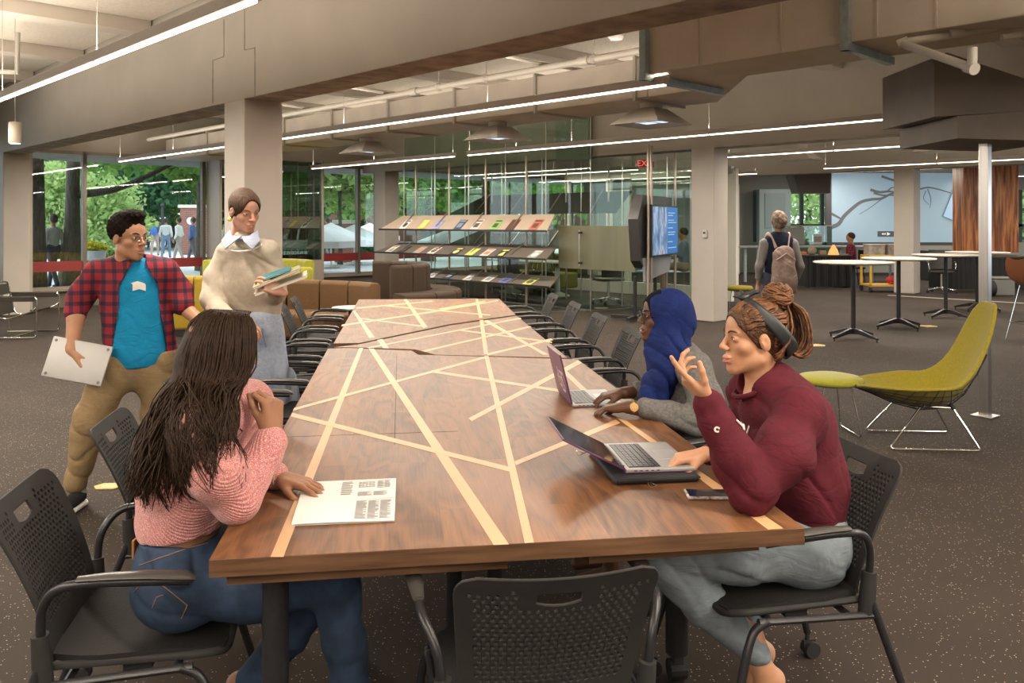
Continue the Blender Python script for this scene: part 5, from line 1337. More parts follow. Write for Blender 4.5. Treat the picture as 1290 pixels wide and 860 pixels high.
tree('tree trunk with flared foot just left of the window mullion, behind the plaid shirt',92,20.3,.17,9,[Bz(1.5,0,6.2,3.6,2.2),Bz(2.2,1.5,4.2,2.4,1.1),Bz(4.2,2.5,4.9,2.6,1.5),Bz(-1.0,3.5,4.5,2,1.2),Bz(4.0,.5,3.7,1.3,.7)],15000,.13,LF[0],limbs=[([(0,0,2.2),(.9,.2,2.35),(1.7,.3,2.7),(2.6,.5,3.2)],.10),([(0,0,3.0),(-.8,.3,3.5),(-1.4,.5,4.4)],.08)],flare=2.1)
tree('tall leafy tree filling the upper right of the left window',250,27,.07,9,[Bz(0,0,7,4.2,3.2),Bz(-2.5,0,4.8,2.2,1.6),Bz(2,1,4.4,2.4,1.7),Bz(.5,-1,3.6,1.2,.8)],15000,.15,LF[0])
tree('pale yellow green young tree left of the flared trunk',66,33,.1,3,[Bz(0,0,2.7,1.3,1.7),Bz(0,0,1.7,1.5,1.1)],5000,.11,LF[2],'young pale trees by the windows')
tree('pale yellow green young tree behind the plaid shirted man',131,33,.1,3,[Bz(0,0,2.2,1.4,1.5),Bz(.3,0,1.4,1.5,1.0)],5000,.11,LF[2],'young pale trees by the windows')
tree('dark bushy evergreen in the distance behind the walking man',160,46,.2,5,[Bz(0,0,4.0,3.6,2.6),Bz(-4,1,4,3.2,3)],9000,.2,LF[1],'distant evergreens')
tree('dark bushy evergreen in the distance at the far left',70,50,.2,5,[Bz(0,0,4.5,4.5,3.5),Bz(-4,1,4,3.5,3)],9000,.22,LF[1],'distant evergreens')
tree('light green round tree beside the brick pillar outside',218,52,.2,5,[Bz(0,0,3.8,3.4,2.6),Bz(3.4,1,4.4,2.8,3)],8000,.2,LF[0])
tree('wide tree behind the whole plaza at the left',20,72,.3,8,[Bz(0,0,8,9,7),Bz(12,2,9,9,7)],9000,.42,LF[0],'background trees')
tree('wide tree behind the plaza between column and mullion',170,78,.3,8,[Bz(0,0,9,9,8),Bz(12,2,8,8,7),Bz(5,0,18,9,6)],11000,.42,LF[1],'background trees')
tree('bright green tree filling the narrow window right of the white column',428,31,.07,6,[Bz(0,0,5.2,2.9,2.6),Bz(-1.2,0,3.4,1.7,1.3),Bz(1.3,.5,3.2,1.5,1.2)],12000,.14,LF[2])
tree('mid green tree behind the bright one, seen over the umbrellas',400,48,.2,6,[Bz(0,0,6,4.8,4.5),Bz(4,1,7,4.5,4.5),Bz(-4,2,7,4,4)],9000,.24,LF[0])
tree('green tree seen through the glass room left of the rack poles',540,34,.2,6,[Bz(0,0,4.6,3.2,3.0),Bz(3.2,1,4.2,2.8,2.6)],9000,.17,LF[0],'trees seen through the glass room')
tree('green tree seen through the glass room behind the wall screen',820,40,.2,6,[Bz(0,0,4.2,3.4,3.4),Bz(-4,1,4.5,3,3)],9000,.18,LF[2],'trees seen through the glass room')
tree('large dark tree beyond the glass room',640,60,.3,8,[Bz(0,0,7,8,6),Bz(12,2,7,8,6),Bz(-9,2,7,7,6)],10000,.36,LF[1],'background trees')
tree('bright tree outside the far window left of the projection screen',1018,40,.15,6,[Bz(0,0,3.4,3.4,3.0),Bz(4,1,3.8,3,3)],9000,.16,LF[2])
tree('pale tree outside the window right of the wood panel',1290,40,.15,6,[Bz(0,0,3.4,3.0,3.0)],5000,.16,LF[2])
# second ground slab beyond the far wall
f=MB(); f.prism([(6.5,26.4),(90,26.4),(90,140),(14,140),(2,45),(2,28)],-.16,-.06); o=f.build('rear_ground',mat('pale_paving_rear',(.50,.50,.50),.8)); o['kind']='structure'
# hedge, planters, brick pillars, fence
def hedge(label,u0,u1,Y,z1,m_,dy=.8):
    x0,x1=X_(u0,Y),X_(u1,Y); t=empty('hedge',label,'hedge',((x0+x1)/2,Y,0)); w_=(x1-x0)/2
    q=MB(); lb(q,-w_*.9,w_*.9,-dy*.3,dy*.3,0,z1*.8); q.build('hedge_core',mat('hedge_dark',(.03,.06,.02),.9),t)
    leaves('foliage',t,[(-w_+w_*2*(i+.5)/8,0,z1*.5,1,w_/6,dy*.6,z1*.6) for i in range(8)],3500,.09,m_); return t
hedge('low clipped hedge outside behind the left trunks',40,150,36,.95,LF[0]); hedge('dark hedge under the umbrellas in the narrow window',400,470,37,1.0,LF[1])
brick=mat('red_brick',(.30,.10,.07),.85); N,L,b=nodes(brick)
br=N.new('ShaderNodeTexBrick'); br.inputs['Color1'].default_value=(.34,.10,.07,1); br.inputs['Color2'].default_value=(.22,.07,.05,1); br.inputs['Mortar'].default_value=(.4,.33,.3,1); br.inputs['Scale'].default_value=4
tc=N.new('ShaderNodeTexCoord'); mp=N.new('ShaderNodeMapping'); mp.inputs['Rotation'].default_value=(math.pi/2,0,0); L.new(tc.outputs['Object'],mp.inputs[0]); L.new(mp.outputs[0],br.inputs[0]); L.new(br.outputs[0],b.inputs['Base Color'])
def pillar(label,u,Y,w_,h_):
    t=empty('brick_pillar',label,'gate pillar',(X_(u,Y),Y,0),0,'brick pillars on the plaza')
    q=MB(); lb(q,-w_/2,w_/2,-w_/2,w_/2,0,h_); q.build('shaft',brick,t); q=MB(); lb(q,-w_/2-.08,w_/2+.08,-w_/2-.08,w_/2+.08,h_,h_+.15); q.build('cap',M['white'],t)
    q=MB(); q.tube([(0,-w_/2-.01,h_*.72),(0,-w_/2-.03,h_*.72)],.18,20); q.build('plaque',M['paper'],t); return t
pillar('red brick gate pillar with a round white plaque left of the standing woman',245,41,1.0,2.25); pillar('red brick pillar under the umbrellas right of the white column',433,33,.6,1.5)
bw=empty('brick_building','red brick building in the background of the narrow window','building',(X_(470,68),70,0))
q=MB(); lb(q,-9,9,-1,3,0,14); q.build('wall',brick,bw)
q=MB()
for i in range(5):
    for z in(3,7.5): lb(q,-8+i*3.6,-6.6+i*3.6,-1.06,-.98,z,z+2.4)
q.build('window',M['screen'],bw)
bw2=copy_tree(bw); place(bw2,(X_(815,60),62,0),0,'red brick building seen through the glass room behind the wall screen')
fe=empty('iron_fence','black iron fence and gate posts crossing the plaza outside','fence',(X_(205,42),42,0))
for x0,x1 in((-7,-1.2),(2.2,8)):
    q=MB()
    for x in np.arange(x0,x1,.22): q.bar((x,0,0),(x,0,1.5),.025)
    for z in(.15,1.35): q.bar((x0,0,z),(x1,0,z),.03,.05)
    q.build('railing',M['black'],fe)
for x in(-1.0,.0,2.0): 
    q=MB(); q.bar((x,0,0),(x,0,2.3),.12); q.ell((x,0,2.4),.12,6); q.build('post',M['black'],fe)
pt=empty('planter','grey planter with yellow flowers outside behind the walking man','planter',(X_(117,27),27,0))
q=MB(); q.lathe([(.30,0),(.42,.65),(.38,.65),(.36,.6)],20); q.build('pot',mat('planter_grey',(.30,.31,.33),.6),pt,smooth=True); leaves('flowers',pt,[(0,0,.75,1,.42,.42,.18)],1400,.05,LF[3])
def umbrella(label,u,v,Y,r):
    p=W(u,v,Y); t=empty('parasol',label,'umbrella',(p.x,p.y,0),0,'white cafe umbrellas'); z=p.z
    q=MB(); n=8
    q.add([(0,0,z+.05)]+[(r*math.cos(2*math.pi*k/n),r*math.sin(2*math.pi*k/n),z-.55) for k in range(n)]+[(r*math.cos(2*math.pi*k/n),r*math.sin(2*math.pi*k/n),z-.75) for k in range(n)],
      [(0,k+1,(k+1)%n+1) for k in range(n)]+[(k+1,k+1+n,(k+1)%n+1+n,(k+1)%n+1) for k in range(n)]); q.build('canopy',mat('umbrella_white',(.85,.86,.9),.7),t)
    q=MB(); q.tube([(0,0,0),(0,0,z)],.03,8); q.lathe([(.3,0),(.3,.08)],16); q.build('pole',M['white'],t); return t
for i,(u,v,Y) in enumerate(((396,287,26),(417,288,29),(446,290,31),(466,288,38))): umbrella('white cafe umbrella outside, %s from the left of the narrow window'%ordn[i],u,v-6,Y,1.35)
for i,(u,v,Y) in enumerate(((588,286,27),(650,284,28))): umbrella('white cafe umbrella seen through the rack, %s one'%('left','right')[i],u,v-4,Y,1.6)
# people on the plaza: continuous small figures
def figure(label,u,vfeet,h_,top,legs,skin=(.35,.2,.13),hair=(.04,.025,.02),face=0,stride=.25,Y=None,bag=None,group='people walking on the plaza',arms=.0):
    Y=Y or (H)*F/(vfeet-280); x=(u-645)/F*Y; t=empty('person',label,'person',(x,Y,0),face,group); k=h_/1.75
    def sc(p): return tuple(a*k for a in p)
    S=SDF(.03)
    S.cone(sc((0,0,1.42)),sc((0,0,1.52)),.055*k,.052*k); S.ell(sc((0,.005,1.64)),sc((.075,.095,.115)),k=.02)
    for s_ in(-1,1):
        S.chain([sc((s_*.19,0,1.38)),sc((s_*.25,-.04,1.10)),sc((s_*.23,.08+arms,.88))],[.04*k,.035*k,.028*k])
        S.ell(sc((s_*.23,.10+arms,.81)),sc((.03,.045,.07)),k=.02)
    S.cone(sc((0,0,.95)),sc((0,0,1.38)),.08*k); S.cone(sc((-.17,0,1.38)),sc((.17,0,1.38)),.035*k)
    for s_ in(-1,1): S.chain([sc((s_*.09,0,.92)),sc((s_*.10,s_*stride*.5+.03,.5)),sc((s_*.10,s_*stride,.08))],[.06*k,.04*k,.03*k])
    V=S.mesh(.02*k); vmesh('body',[V],mat('skin_%d'%int(u),skin,.6),t)
    S=SDF(.04); S.cone(sc((0,0,1.0)),sc((0,0,1.32)),.15*k,.17*k,flat=((0,1,0),.62)); S.cone(sc((-.15,0,1.38)),sc((.15,0,1.38)),.065*k)
    for s_ in(-1,1): S.chain([sc((s_*.18,0,1.38)),sc((s_*.25,-.04,1.10)),sc((s_*.235,.04+arms,.96))],[.062*k,.052*k,.045*k],k=.03)
    V=S.mesh(.02*k); vmesh('shirt',[V],mat('top_%d'%int(u),top,.85),t)
    S=SDF(.04); S.cone(sc((-.06,0,.95)),sc((.06,0,.95)),.14*k,flat=((0,1,0),.7))
    for s_ in(-1,1): S.chain([sc((s_*.09,0,.92)),sc((s_*.10,s_*stride*.5+.03,.5)),sc((s_*.10,s_*stride,.08))],[.095*k,.065*k,.05*k],k=.03)
    V=S.mesh(.02*k); vmesh('trousers',[V],mat('legs_%d'%int(u),legs,.85),t)
    S=SDF(.02); S.ell(sc((0,-.022,1.665)),sc((.086,.100,.118))); S.cut(sc((0,.045,1.62)),(0,.8,-.6)); V=S.mesh(.018*k); vmesh('hair',[V],mat('hair_%d'%int(u),hair,.8),t)
    q=MB()
    for s_ in(-1,1): q.ell(sc((s_*.10,s_*stride+.04,.045)),sc((.045,.12,.045)),6)
    q.build('shoes',M['blackm'],t,smooth=True)
    if bag:
        S=SDF(.03); S.ell(sc((0,-.2,1.15)),sc((.15,.09,.22))); V=S.mesh(.02*k); vmesh('backpack',[V],mat('bag_%d'%int(u),bag,.8),t)
    return t
pl_=[('person in a white shirt and dark trousers walking past the flared tree trunk',67,362,(.5,.5,.52),(.03,.04,.08),1.2,None),
 ('person with a blue backpack on the plaza behind the walking man',195,322,(.1,.12,.2),(.4,.3,.25),.2,(.05,.15,.5)),
 ('person in white and pale blue beside the lamp post on the plaza',209,325,(.6,.6,.62),(.15,.22,.35),.1,None),
 ('person in a white top walking near the brick gate pillar',225,330,(.7,.68,.65),(.35,.3,.28),1.5,None),
 ('person in a blue jacket walking next to the standing woman',243,333,(.08,.15,.38),(.1,.1,.12),1.5,None),
 ('person in dark clothes beside the iron gate post',203,316,(.06,.06,.09),(.06,.06,.08),.4,None),
 ('person in a red top farther back on the plaza',187,312,(.45,.08,.08),(.1,.1,.14),.7,None),
 ('person in grey far back on the plaza at the gate',232,307,(.25,.25,.28),(.1,.1,.14),.7,None),
 ('person in pale pink far back beside the gate',216,306,(.6,.35,.35),(.2,.2,.25),2.7,None),
 ('person in black sitting area under the left umbrella of the narrow window',399,329,(.04,.04,.06),(.06,.06,.08),.4,None),
 ('person in white under the umbrellas of the narrow window',412,325,(.65,.63,.6),(.2,.2,.25),.9,None),
 ('person in dark blue at the right end of the narrow window',464,322,(.05,.07,.15),(.06,.06,.08),.9,None)]
rs=random.Random(21)
for i,(u,v) in enumerate(((183,309),(191,305),(199,308),(206,304),(212,311),(221,304),(227,309),(236,305),(241,310),(178,304))):
    pl_.append(('small distant person in %s clothes in the plaza crowd, %s from its left end'%(('red','white','navy','grey','pink','black','blue','tan','green','purple')[i],('third','fourth','fifth','sixth','seventh','ninth','tenth','eleventh','twelfth','first')[i]),u,v,((.45,.05,.05),(.7,.7,.7),(.04,.06,.2),(.3,.3,.3),(.6,.3,.35),(.03,.03,.03),(.1,.2,.5),(.45,.35,.22),(.1,.3,.12),(.25,.1,.3))[i],((.05,.06,.12),(.2,.2,.22))[i%2],rs.uniform(0,6),None))
for lab,u,v,top,legs,fc,bag in pl_: figure(lab,u,v,1.72,top,legs,face=fc,bag=bag)
# ================================================================ people in the foreground
def frame3(f,up=(0,0,1)):
    f=nzv(f); r=nzv(np.cross(f,up)); u=np.cross(r,f); return np.stack([r,f,u],1)   # columns right, forward, up
def head_sdf(lip=1,jaw=1.0,ears=True,neck=True):
    S=SDF(.02)
    S.ell((0,-.014,.032),(.073,.097,.083)); S.ell((0,.032,.038),(.060,.056,.052)); S.ell((0,.030,-.032),(.054,.056,.058))
    for s in(-1,1):
        S.cone((s*.049*jaw,-.002,-.058),(s*.014,.062,-.096),.017,.015,k=.03)
        S.ell((s*.041,.050,-.022),(.019,.021,.019),k=.018)
        S.cone((s*.040,.070,.021),(s*.012,.084,.018),.007,.007,k=.012)
    S.ell((0,.068,-.097),(.017,.015,.014),k=.015); S.ell((0,.062,-.062),(.031,.026,.032),k=.015)
    for s in(-1,1): S.ell((s*.031,.098,.002),(.017,.016,.011),k=.010,sub=True)
    for s in(-1,1): S.ell((s*.031,.0735,.003),(.0145,.0125,.0115),k=.004)
    S.cone((0,.080,.020),(0,.103,-.024),.0065,.0095,k=.009); S.ell((0,.106,-.0275),(.0095,.0085,.0085),k=.006)
    for s in(-1,1): S.ell((s*.0125,.096,-.031),(.0075,.0095,.0075),k=.005)
    S.ell((0,.089,-.0585),(.023,.0095,.0075),k=.006); S.ell((0,.0865,-.071),(.020,.0105,.0085),k=.006)
    S.cone((-.024,.094,-.0645),(.024,.094,-.0645),.0022,k=.003,sub=True)
    if ears:
        for s in(-1,1):
            S.ell((s*.0750,-.004,-.003),(.0070,.0165,.0275),R3=np.array(Matrix.Rotation(s*.35,3,'Z')@Matrix.Rotation(-.2,3,'X')),k=.005)
            S.ell((s*.0835,.001,.001),(.0065,.0095,.0155),k=.003,sub=True); S.cone((s*.0795,.005,-.010),(s*.0795,.008,-.002),.0028,k=.003)
    if neck: S.cone((0,-.020,-.065),(0,-.040,-.20),.050,.054,k=.03)
    return S
class Head:
    def __init__(s,c,f,up=(0,0,1),sc=1.0): s.A=frame3(f,up)*sc; s.c=np.array(c,float); s.sc=sc
    def w(s,p): return s.c+s.A@np.array(p,float)
    def apply(s,S):
        q=[]
        A=s.A/s.sc
        for p in S.p:
            p=list(p)
            if p[0]=='c': p[1]=p[1]*s.sc; p[2]=p[2]*s.sc; p[3]*=s.sc; p[4]*=s.sc
            elif p[0]=='e': p[1]=p[1]*s.sc; p[2]=p[2]*s.sc
            else: p[1]=p[1]*s.sc
            p[5]*=s.sc; q.append(tuple(p))
        S.p=q; return S.xform(A,s.c)
    def mat4(s,org):
        m=Matrix([list(r) for r in s.A]).to_4x4(); m.translation=Vector(s.c)-Vector(org); return m
def face_parts(h,t,org,iris=(.05,.025,.012),lipc=(.42,.16,.13),brow=(.02,.012,.008),smile=0,teeth=False,closed=0,nm=''):
    Mx=h.mat4(org)
    q=MB()
    for s in(-1,1):
        q.cur=0; q.ell((s*.031,.0765,.0025),(.0118,.0108,.0058-.003*closed),10,M=None)
        q.cur=1; q.ell((s*.031,.0845,.0025),(.0052,.0035,.0050-.0025*closed),8)
        q.cur=2; q.ell((s*.031,.0872,.0028),(.0022,.0012,.0022),6)
    q.v=[tuple(Mx@Vector(p)) for p in q.v]; q.build('eye',[mat(nm+'eye_white',(.72,.68,.64),.25),mat(nm+'iris',iris,.2),M['blackm']],t,smooth=True)
    q=MB()
    for s in(-1,1): q.tube(catmull([(s*.013,.0925,.0195),(s*.027,.0905,.0265),(s*.040,.080,.0255),(s*.050,.066,.019)],3),[.0018,.0026,.0030,.0031,.0030,.0029,.0026,.0022,.0016,.001],6)
    # upper lash line
    for s in(-1,1): q.tube(catmull([(s*.0195,.081,.0035),(s*.026,.0872,.0085),(s*.035,.0862,.0085),(s*.0435,.077,.003)],3),.0012,5)
    q.v=[tuple(Mx@Vector(p)) for p in q.v]; q.build('eyebrow',mat(nm+'brow',brow,.8),t,smooth=True)
    c=.006*smile; w_=.0235+.006*smile
    q=MB()
    up=catmull([(-w_,.079-.004*smile,-.0635+c),(-.012,.0945,-.0605),(0,.0985,-.0600),(.012,.0945,-.0605),(w_,.079-.004*smile,-.0635+c)],4)
    lo=catmull([(-w_,.079-.004*smile,-.0650+c),(-.012,.0925,-.0715-.004*smile),(0,.0965,-.0725-.005*smile),(.012,.0925,-.0715-.004*smile),(w_,.079-.004*smile,-.0650+c)],4)
    n=len(up); lk=.7 if teeth else 1.0; q.tube(up,[(.0016+.0026*math.sin(math.pi*i/(n-1)))*lk for i in range(n)],7); q.tube(lo,[(.0016+.0037*math.sin(math.pi*i/(n-1)))*lk for i in range(n)],7)
    q.v=[tuple(Mx@Vector(p)) for p in q.v]; q.build('lips',mat(nm+'lips',lipc,.45),t,smooth=True)
    if teeth:
        q=MB(); tp=catmull([(-.020,.083,-.0640+c*.6),(0,.0955,-.0662),(.020,.083,-.0640+c*.6)],6); n=len(tp)
        q.tube([p+Vector((0,-.0035,-.0008)) for p in tp],[.0015+.0032*math.sin(math.pi*i/(n-1)) for i in range(n)],6); q.v=[tuple(Mx@Vector(p)) for p in q.v]; q.build('teeth',mat(nm+'teeth',(.80,.77,.70),.3),t,smooth=True)
FL=[(.044,.026,.020),(.049,.030,.021),(.045,.028,.020),(.035,.021,.018)]
def hand(S,w,f,n,sgn,curl,spread=(7,1,-4,-10),sc=1.0,thumb=(.62,.62,.35),tcurl=.25):
    """sgn +1 right hand, -1 left hand; curl: per finger three angles in degrees towards the palm"""
    w=np.array(w,float); f=nzv(f); n=np.array(n,float); n=nzv(n-f*(n@f)); sd=np.cross(f,n)*sgn
    kn=[(.088,.029),(.091,.009),(.086,-.011),(.077,-.029)]
    K=[w+(f*a+sd*b)*sc for a,b in kn]
    S.cone(w-f*.02*sc,w+f*.012*sc,.024*sc,.024*sc,k=.012,flat=(n,.75))
    for j,k_ in enumerate(K): S.cone(w+(f*.012+sd*kn[j][1]*.55)*sc,k_,.0155*sc,.0108*sc,k=.010)
    S.ell(w+(f*.035+sd*.024+n*.008)*sc,np.array((.017,.026,.017))*sc,R3=np.stack([sd,f,n],1),k=.012)
    S.ell(w+(f*.035-sd*.020+n*.006)*sc,np.array((.014,.028,.014))*sc,R3=np.stack([sd,f,n],1),k=.012)
    for j in range(4):
        a=R(spread[j]); d0=f*math.cos(a)+sd*math.sin(a); p=K[j]; ang=0; r0=(.0092,.0094,.0090,.0080)[j]*sc
        for i in range(3):
            ang+=R(curl[j][i]); d=d0*math.cos(ang)+n*math.sin(ang); q_=p+d*FL[j][i]*sc
            S.cone(p,q_,r0,r0*.9,k=.0035); r0*=.9; p=q_
    b=w+(f*.022+sd*.024+n*.006)*sc; d=nzv(f*thumb[0]+sd*thumb[1]+n*thumb[2]); q_=b+d*.042*sc; S.cone(b,q_,.0135*sc,.0112*sc,k=.008)
    d2=nzv(d+f*tcurl+n*tcurl*.6-sd*tcurl*.6); p=q_; q_=p+d2*.032*sc; S.cone(p,q_,.0108*sc,.0098*sc,k=.004)
    d3=nzv(d2+f*tcurl*.6-sd*tcurl*.6+n*tcurl*.5); S.cone(q_,q_+d3*.025*sc,.0098*sc,.0078*sc,k=.004)
    return S
def folds(a,fr,sx=1,sy=1,sz=1,ph=0):
    def rg(t): return (1-np.abs(np.sin(t)))**2.5
    def fn(X,Y,Z):
        w1=1.6*np.sin(fr*.37*(Y-Z*.7)+ph)+.8*np.sin(fr*.61*(X+Z)+2*ph); w2=1.5*np.sin(fr*.41*(X*.8+Z)+ph*3)
        m1=.5+.5*np.sin(fr*.23*(X*1.3-Y+Z*.6)+ph*5); m2=.5+.5*np.sin(fr*.19*(X+Y-Z)+ph*2+1)
        return a*(np.sin(fr*.5*(X*sx+Y*.6*sy+Z*sz)+w1)*.45+1.1*m1*rg(fr*.42*(X*.45*sx-Y*.5*sy+Z*sz)+w1)+.9*m2*rg(fr*.55*(X*.9*sx+Y*.7*sy+Z*.35*sz)+w2)-.5)
    return fn
def skinm(name,c,**k): return mat(name,c,.48,var=.05,scale=25,sss=.12,bump=.05,bscale=300,bd=.0008,spec=.4)
from mathutils.bvhtree import BVHTree
def caster_on(ob,o_):
    me=ob.data; bv=BVHTree.FromPolygons([v.co for v in me.vertices],[p.vertices[:] for p in me.polygons])
    cam_=Vector((0,0,H))-Vector(o_)
    def f(u,v):
        d=(W(u,v,1.0)-Vector((0,0,H))).normalized(); r=bv.ray_cast(cam_,d); return r[0],r[1]
    return f
def person(label,x,y): return empty('person',label,'person',(x,y,0))
CURL_TYPE=[(28,35,20),(30,38,22),(32,38,22),(34,38,22)]
CURL_FLAT=[(4,6,4),(3,6,4),(5,7,4),(8,8,5)]
CURL_FIST=[(70,85,45),(74,88,48),(78,90,50),(80,90,50)]
def cloth(name,col,rough=.85,scale=60,wr=.28,ws=6,**k):
    m=mat(name,col,rough,var=k.pop('var',.12),scale=scale,spec=.2,bump=k.pop('bump',.3),bscale=k.pop('bscale',420),bd=.0015,**k)
    N,L,b=nodes(m); tc=N.new('ShaderNodeTexCoord'); mp=N.new('ShaderNodeMapping'); mp.inputs['Scale'].default_value=(1,1,1.8); mp.inputs['Rotation'].default_value=(.3,.5,.4); L.new(tc.outputs['Object'],mp.inputs[0])
    n=N.new('ShaderNodeTexNoise'); n.inputs['Scale'].default_value=ws; n.inputs['Detail'].default_value=3; n.inputs['Distortion'].default_value=1.4; L.new(mp.outputs[0],n.inputs[0])
    rd=math_(N,L,'ABSOLUTE',math_(N,L,'SUBTRACT',n.outputs['Fac'],.5)); rd=math_(N,L,'MINIMUM',rd,.10)
    bp=N.new('ShaderNodeBump'); bp.inputs['Strength'].default_value=wr; bp.inputs['Distance'].default_value=.05; L.new(rd,bp.inputs['Height'])
    old=b.inputs['Normal'].links[0].from_node; L.new(bp.outputs[0],old.inputs['Normal']); return m

# ---------------------------------------------------------------- woman in the pink sweater (near left)
org=(-.95,2.35,0); A_=person('woman with very long dark hair in a pink sweater, reading at the near left corner',org[0],org[1])
skA=skinm('skin_tan',(.33,.165,.095))
hA=Head((-.832,2.42,1.180),(.70,.70,-.12),sc=.98)
BA=hA.apply(head_sdf(ears=False))
BA.cone((-.93,2.36,.60),(-.92,2.36,.80),.116,.118,flat=((1,0,0),.85)).cone((-.92,2.36,.80),(-.84,2.40,1.02),.10,.06); BA.cone((-.825,2.25,1.0),(-.80,2.54,.995),.04); BA.chain([(-.83,2.22,1.0),(-.775,2.20,.90),(-.735,2.25,.812)],[.04,.04,.037]); BA.chain([(-.80,2.56,1.0),(-.92,2.63,.82),(-.86,2.60,.80)],[.04,.037,.036])
for P_ in([(-.92,2.31,.57),(-.49,2.33,.56),(-.47,2.35,.38),(-.44,2.36,.17)],[(-.92,2.43,.57),(-.50,2.50,.56),(-.66,2.47,.34),(-.80,2.46,.18)]): BA.chain(P_,[.07,.045,.04,.034])
S=SDF(.01); S.cone((-.735,2.25,.81),(-.668,2.345,.955),.036,.027); hand(S,(-.668,2.345,.965),(.0,.02,1),(-.85,.5,.05),1,[(62,80,35),(68,84,40),(72,86,42),(76,86,42)],thumb=(.8,.25,.45),sc=.98); BA.join(S)
S=SDF(.01); S.cone((-.90,2.61,.80),(-.70,2.52,.785),.036,.026); hand(S,(-.688,2.515,.785),(.93,-.33,-.10),(0,0,-1),-1,[(10,16,8),(12,18,10),(14,20,10),(16,20,10)],spread=(10,3,-4,-12),thumb=(.75,.55,.2),sc=.98); BA.join(S)
S=SDF(.01)
for a,b in(((-.44,2.36,.20),(-.435,2.36,.07)),((-.80,2.46,.20),(-.82,2.47,.07))): S.cone(a,b,.036,.034); S.cone(b,(b[0]+.13,b[1],.035),.036,.026)
BA.join(S); vmesh('body',[BA.mesh(.0034,org=org)],skA,A_)
# sweater with knit ribs
knit=mat('pink_marled_knit',(.60,.24,.22),.92,sheen=.25); N,L,b=nodes(knit)
tc=N.new('ShaderNodeTexCoord'); wv=N.new('ShaderNodeTexWave'); wv.wave_type='BANDS'; wv.inputs['Scale'].default_value=44; wv.inputs['Distortion'].default_value=1.2; wv.inputs['Detail'].default_value=1
mp=N.new('ShaderNodeMapping'); mp.inputs['Rotation'].default_value=(.2,.5,.75); L.new(tc.outputs['Object'],mp.inputs[0]); L.new(mp.outputs[0],wv.inputs[0])
nz=N.new('ShaderNodeTexNoise'); nz.inputs['Scale'].default_value=330; nz.inputs['Detail'].default_value=1; L.new(tc.outputs['Object'],nz.inputs[0])
cr=ramp(N,[(.32,(.42,.13,.14)),(.5,(.56,.22,.21)),(.68,(.74,.43,.40))]); L.new(nz.outputs['Fac'],cr.inputs[0]); L.new(cr.outputs[0],b.inputs['Base Color'])
bp=N.new('ShaderNodeBump'); bp.inputs['Strength'].default_value=.5; bp.inputs['Distance'].default_value=.005
L.new(math_(N,L,'ADD',math_(N,L,'MULTIPLY',wv.outputs['Fac'],.8),math_(N,L,'MULTIPLY',nz.outputs['Fac'],.5)),bp.inputs['Height']); L.new(bp.outputs[0],b.inputs['Normal'])
S=SDF(.05); fx=((.93,.1,.35),.85)
S.cone((-.925,2.36,.73),(-.905,2.36,.86),.135,.15,flat=((1,0,0),.86)); S.cone((-.905,2.36,.86),(-.845,2.39,.99),.15,.105,flat=((1,0,0),.8))
S.cone((-.825,2.23,1.005),(-.80,2.56,1.0),.066,.062,k=.05); S.cone((-.83,2.40,1.02),(-.822,2.41,1.07),.07,.058,k=.02)
S.chain([(-.83,2.22,1.0),(-.775,2.20,.90),(-.735,2.25,.812)],[.070,.068,.060],k=.035); S.chain([(-.735,2.25,.812),(-.715,2.285,.86),(-.682,2.325,.925)],[.060,.056,.046],k=.02)
S.cone((-.684,2.322,.905),(-.674,2.337,.94),.049,.046,k=.006)
S.chain([(-.80,2.57,1.0),(-.92,2.63,.82)],[.062,.055],k=.03); S.chain([(-.92,2.63,.82),(-.745,2.54,.795)],[.053,.042],k=.02); S.cone((-.755,2.545,.795),(-.715,2.528,.79),.044,.041,k=.005)
S.cut((-.95,0,.690),(.06,0,-1),k=.012); S.cut((-.66,2.355,.955),(.25,.35,.9),k=.0); 
S.p.pop(); 
V=S.mesh(.0055,noise=folds(.0045,34),org=org); swA=vmesh('sweater',[V],knit,A_); bvA=BVHTree.FromPolygons([v.co for v in swA.data.vertices],[p.vertices[:] for p in swA.data.polygons])
S=SDF(.02); S.cone((-.90,2.36,.706),(-.90,2.36,.70),.01,.01)
den=mat('blue_denim',(.014,.030,.068),.85,var=.35,scale=14,col2=(.028,.058,.115),bump=.5,bscale=500,bd=.0015)
S=SDF(.045); S.cone((-.925,2.36,.60),(-.925,2.36,.675),.125,.126,flat=((1,0,0),.88)); S.cone((-.915,2.29,.565),(-.915,2.43,.565),.11,.11)
S.chain([(-.89,2.31,.555),(-.70,2.32,.555),(-.49,2.33,.56)],[.100,.085,.066]); S.chain([(-.89,2.43,.555),(-.50,2.50,.56)],[.098,.066])
S.chain([(-.49,2.33,.56),(-.47,2.35,.38),(-.44,2.36,.17)],[.066,.058,.046],k=.02); S.chain([(-.50,2.50,.56),(-.66,2.47,.34),(-.80,2.46,.15)],[.066,.056,.045],k=.02)
S.cut((-.95,0,.680),(0.05,0,1)); V=S.mesh(.006,noise=folds(.007,42,ph=1),org=org); je=vmesh('jeans',[V],den,A_)
def stitch(ob,o_,pts,m_,r=.0011):
    f=caster_on(ob,o_); P=[]
    for (a,b_) in zip(pts,pts[1:]):
        for k in range(6): P.append((a[0]+(b_[0]-a[0])*k/6,a[1]+(b_[1]-a[1])*k/6))
    P.append(pts[-1]); W_=[]
    for u,v in P:
        p,n_=f(u,v)
        if p is not None: W_.append(p+n_*.0012)
    if len(W_)>3: q=MB(); q.tube(W_,r,5); return q.build('stitching',m_,ob)
orange=mat('orange_thread',(.30,.16,.07),.8)
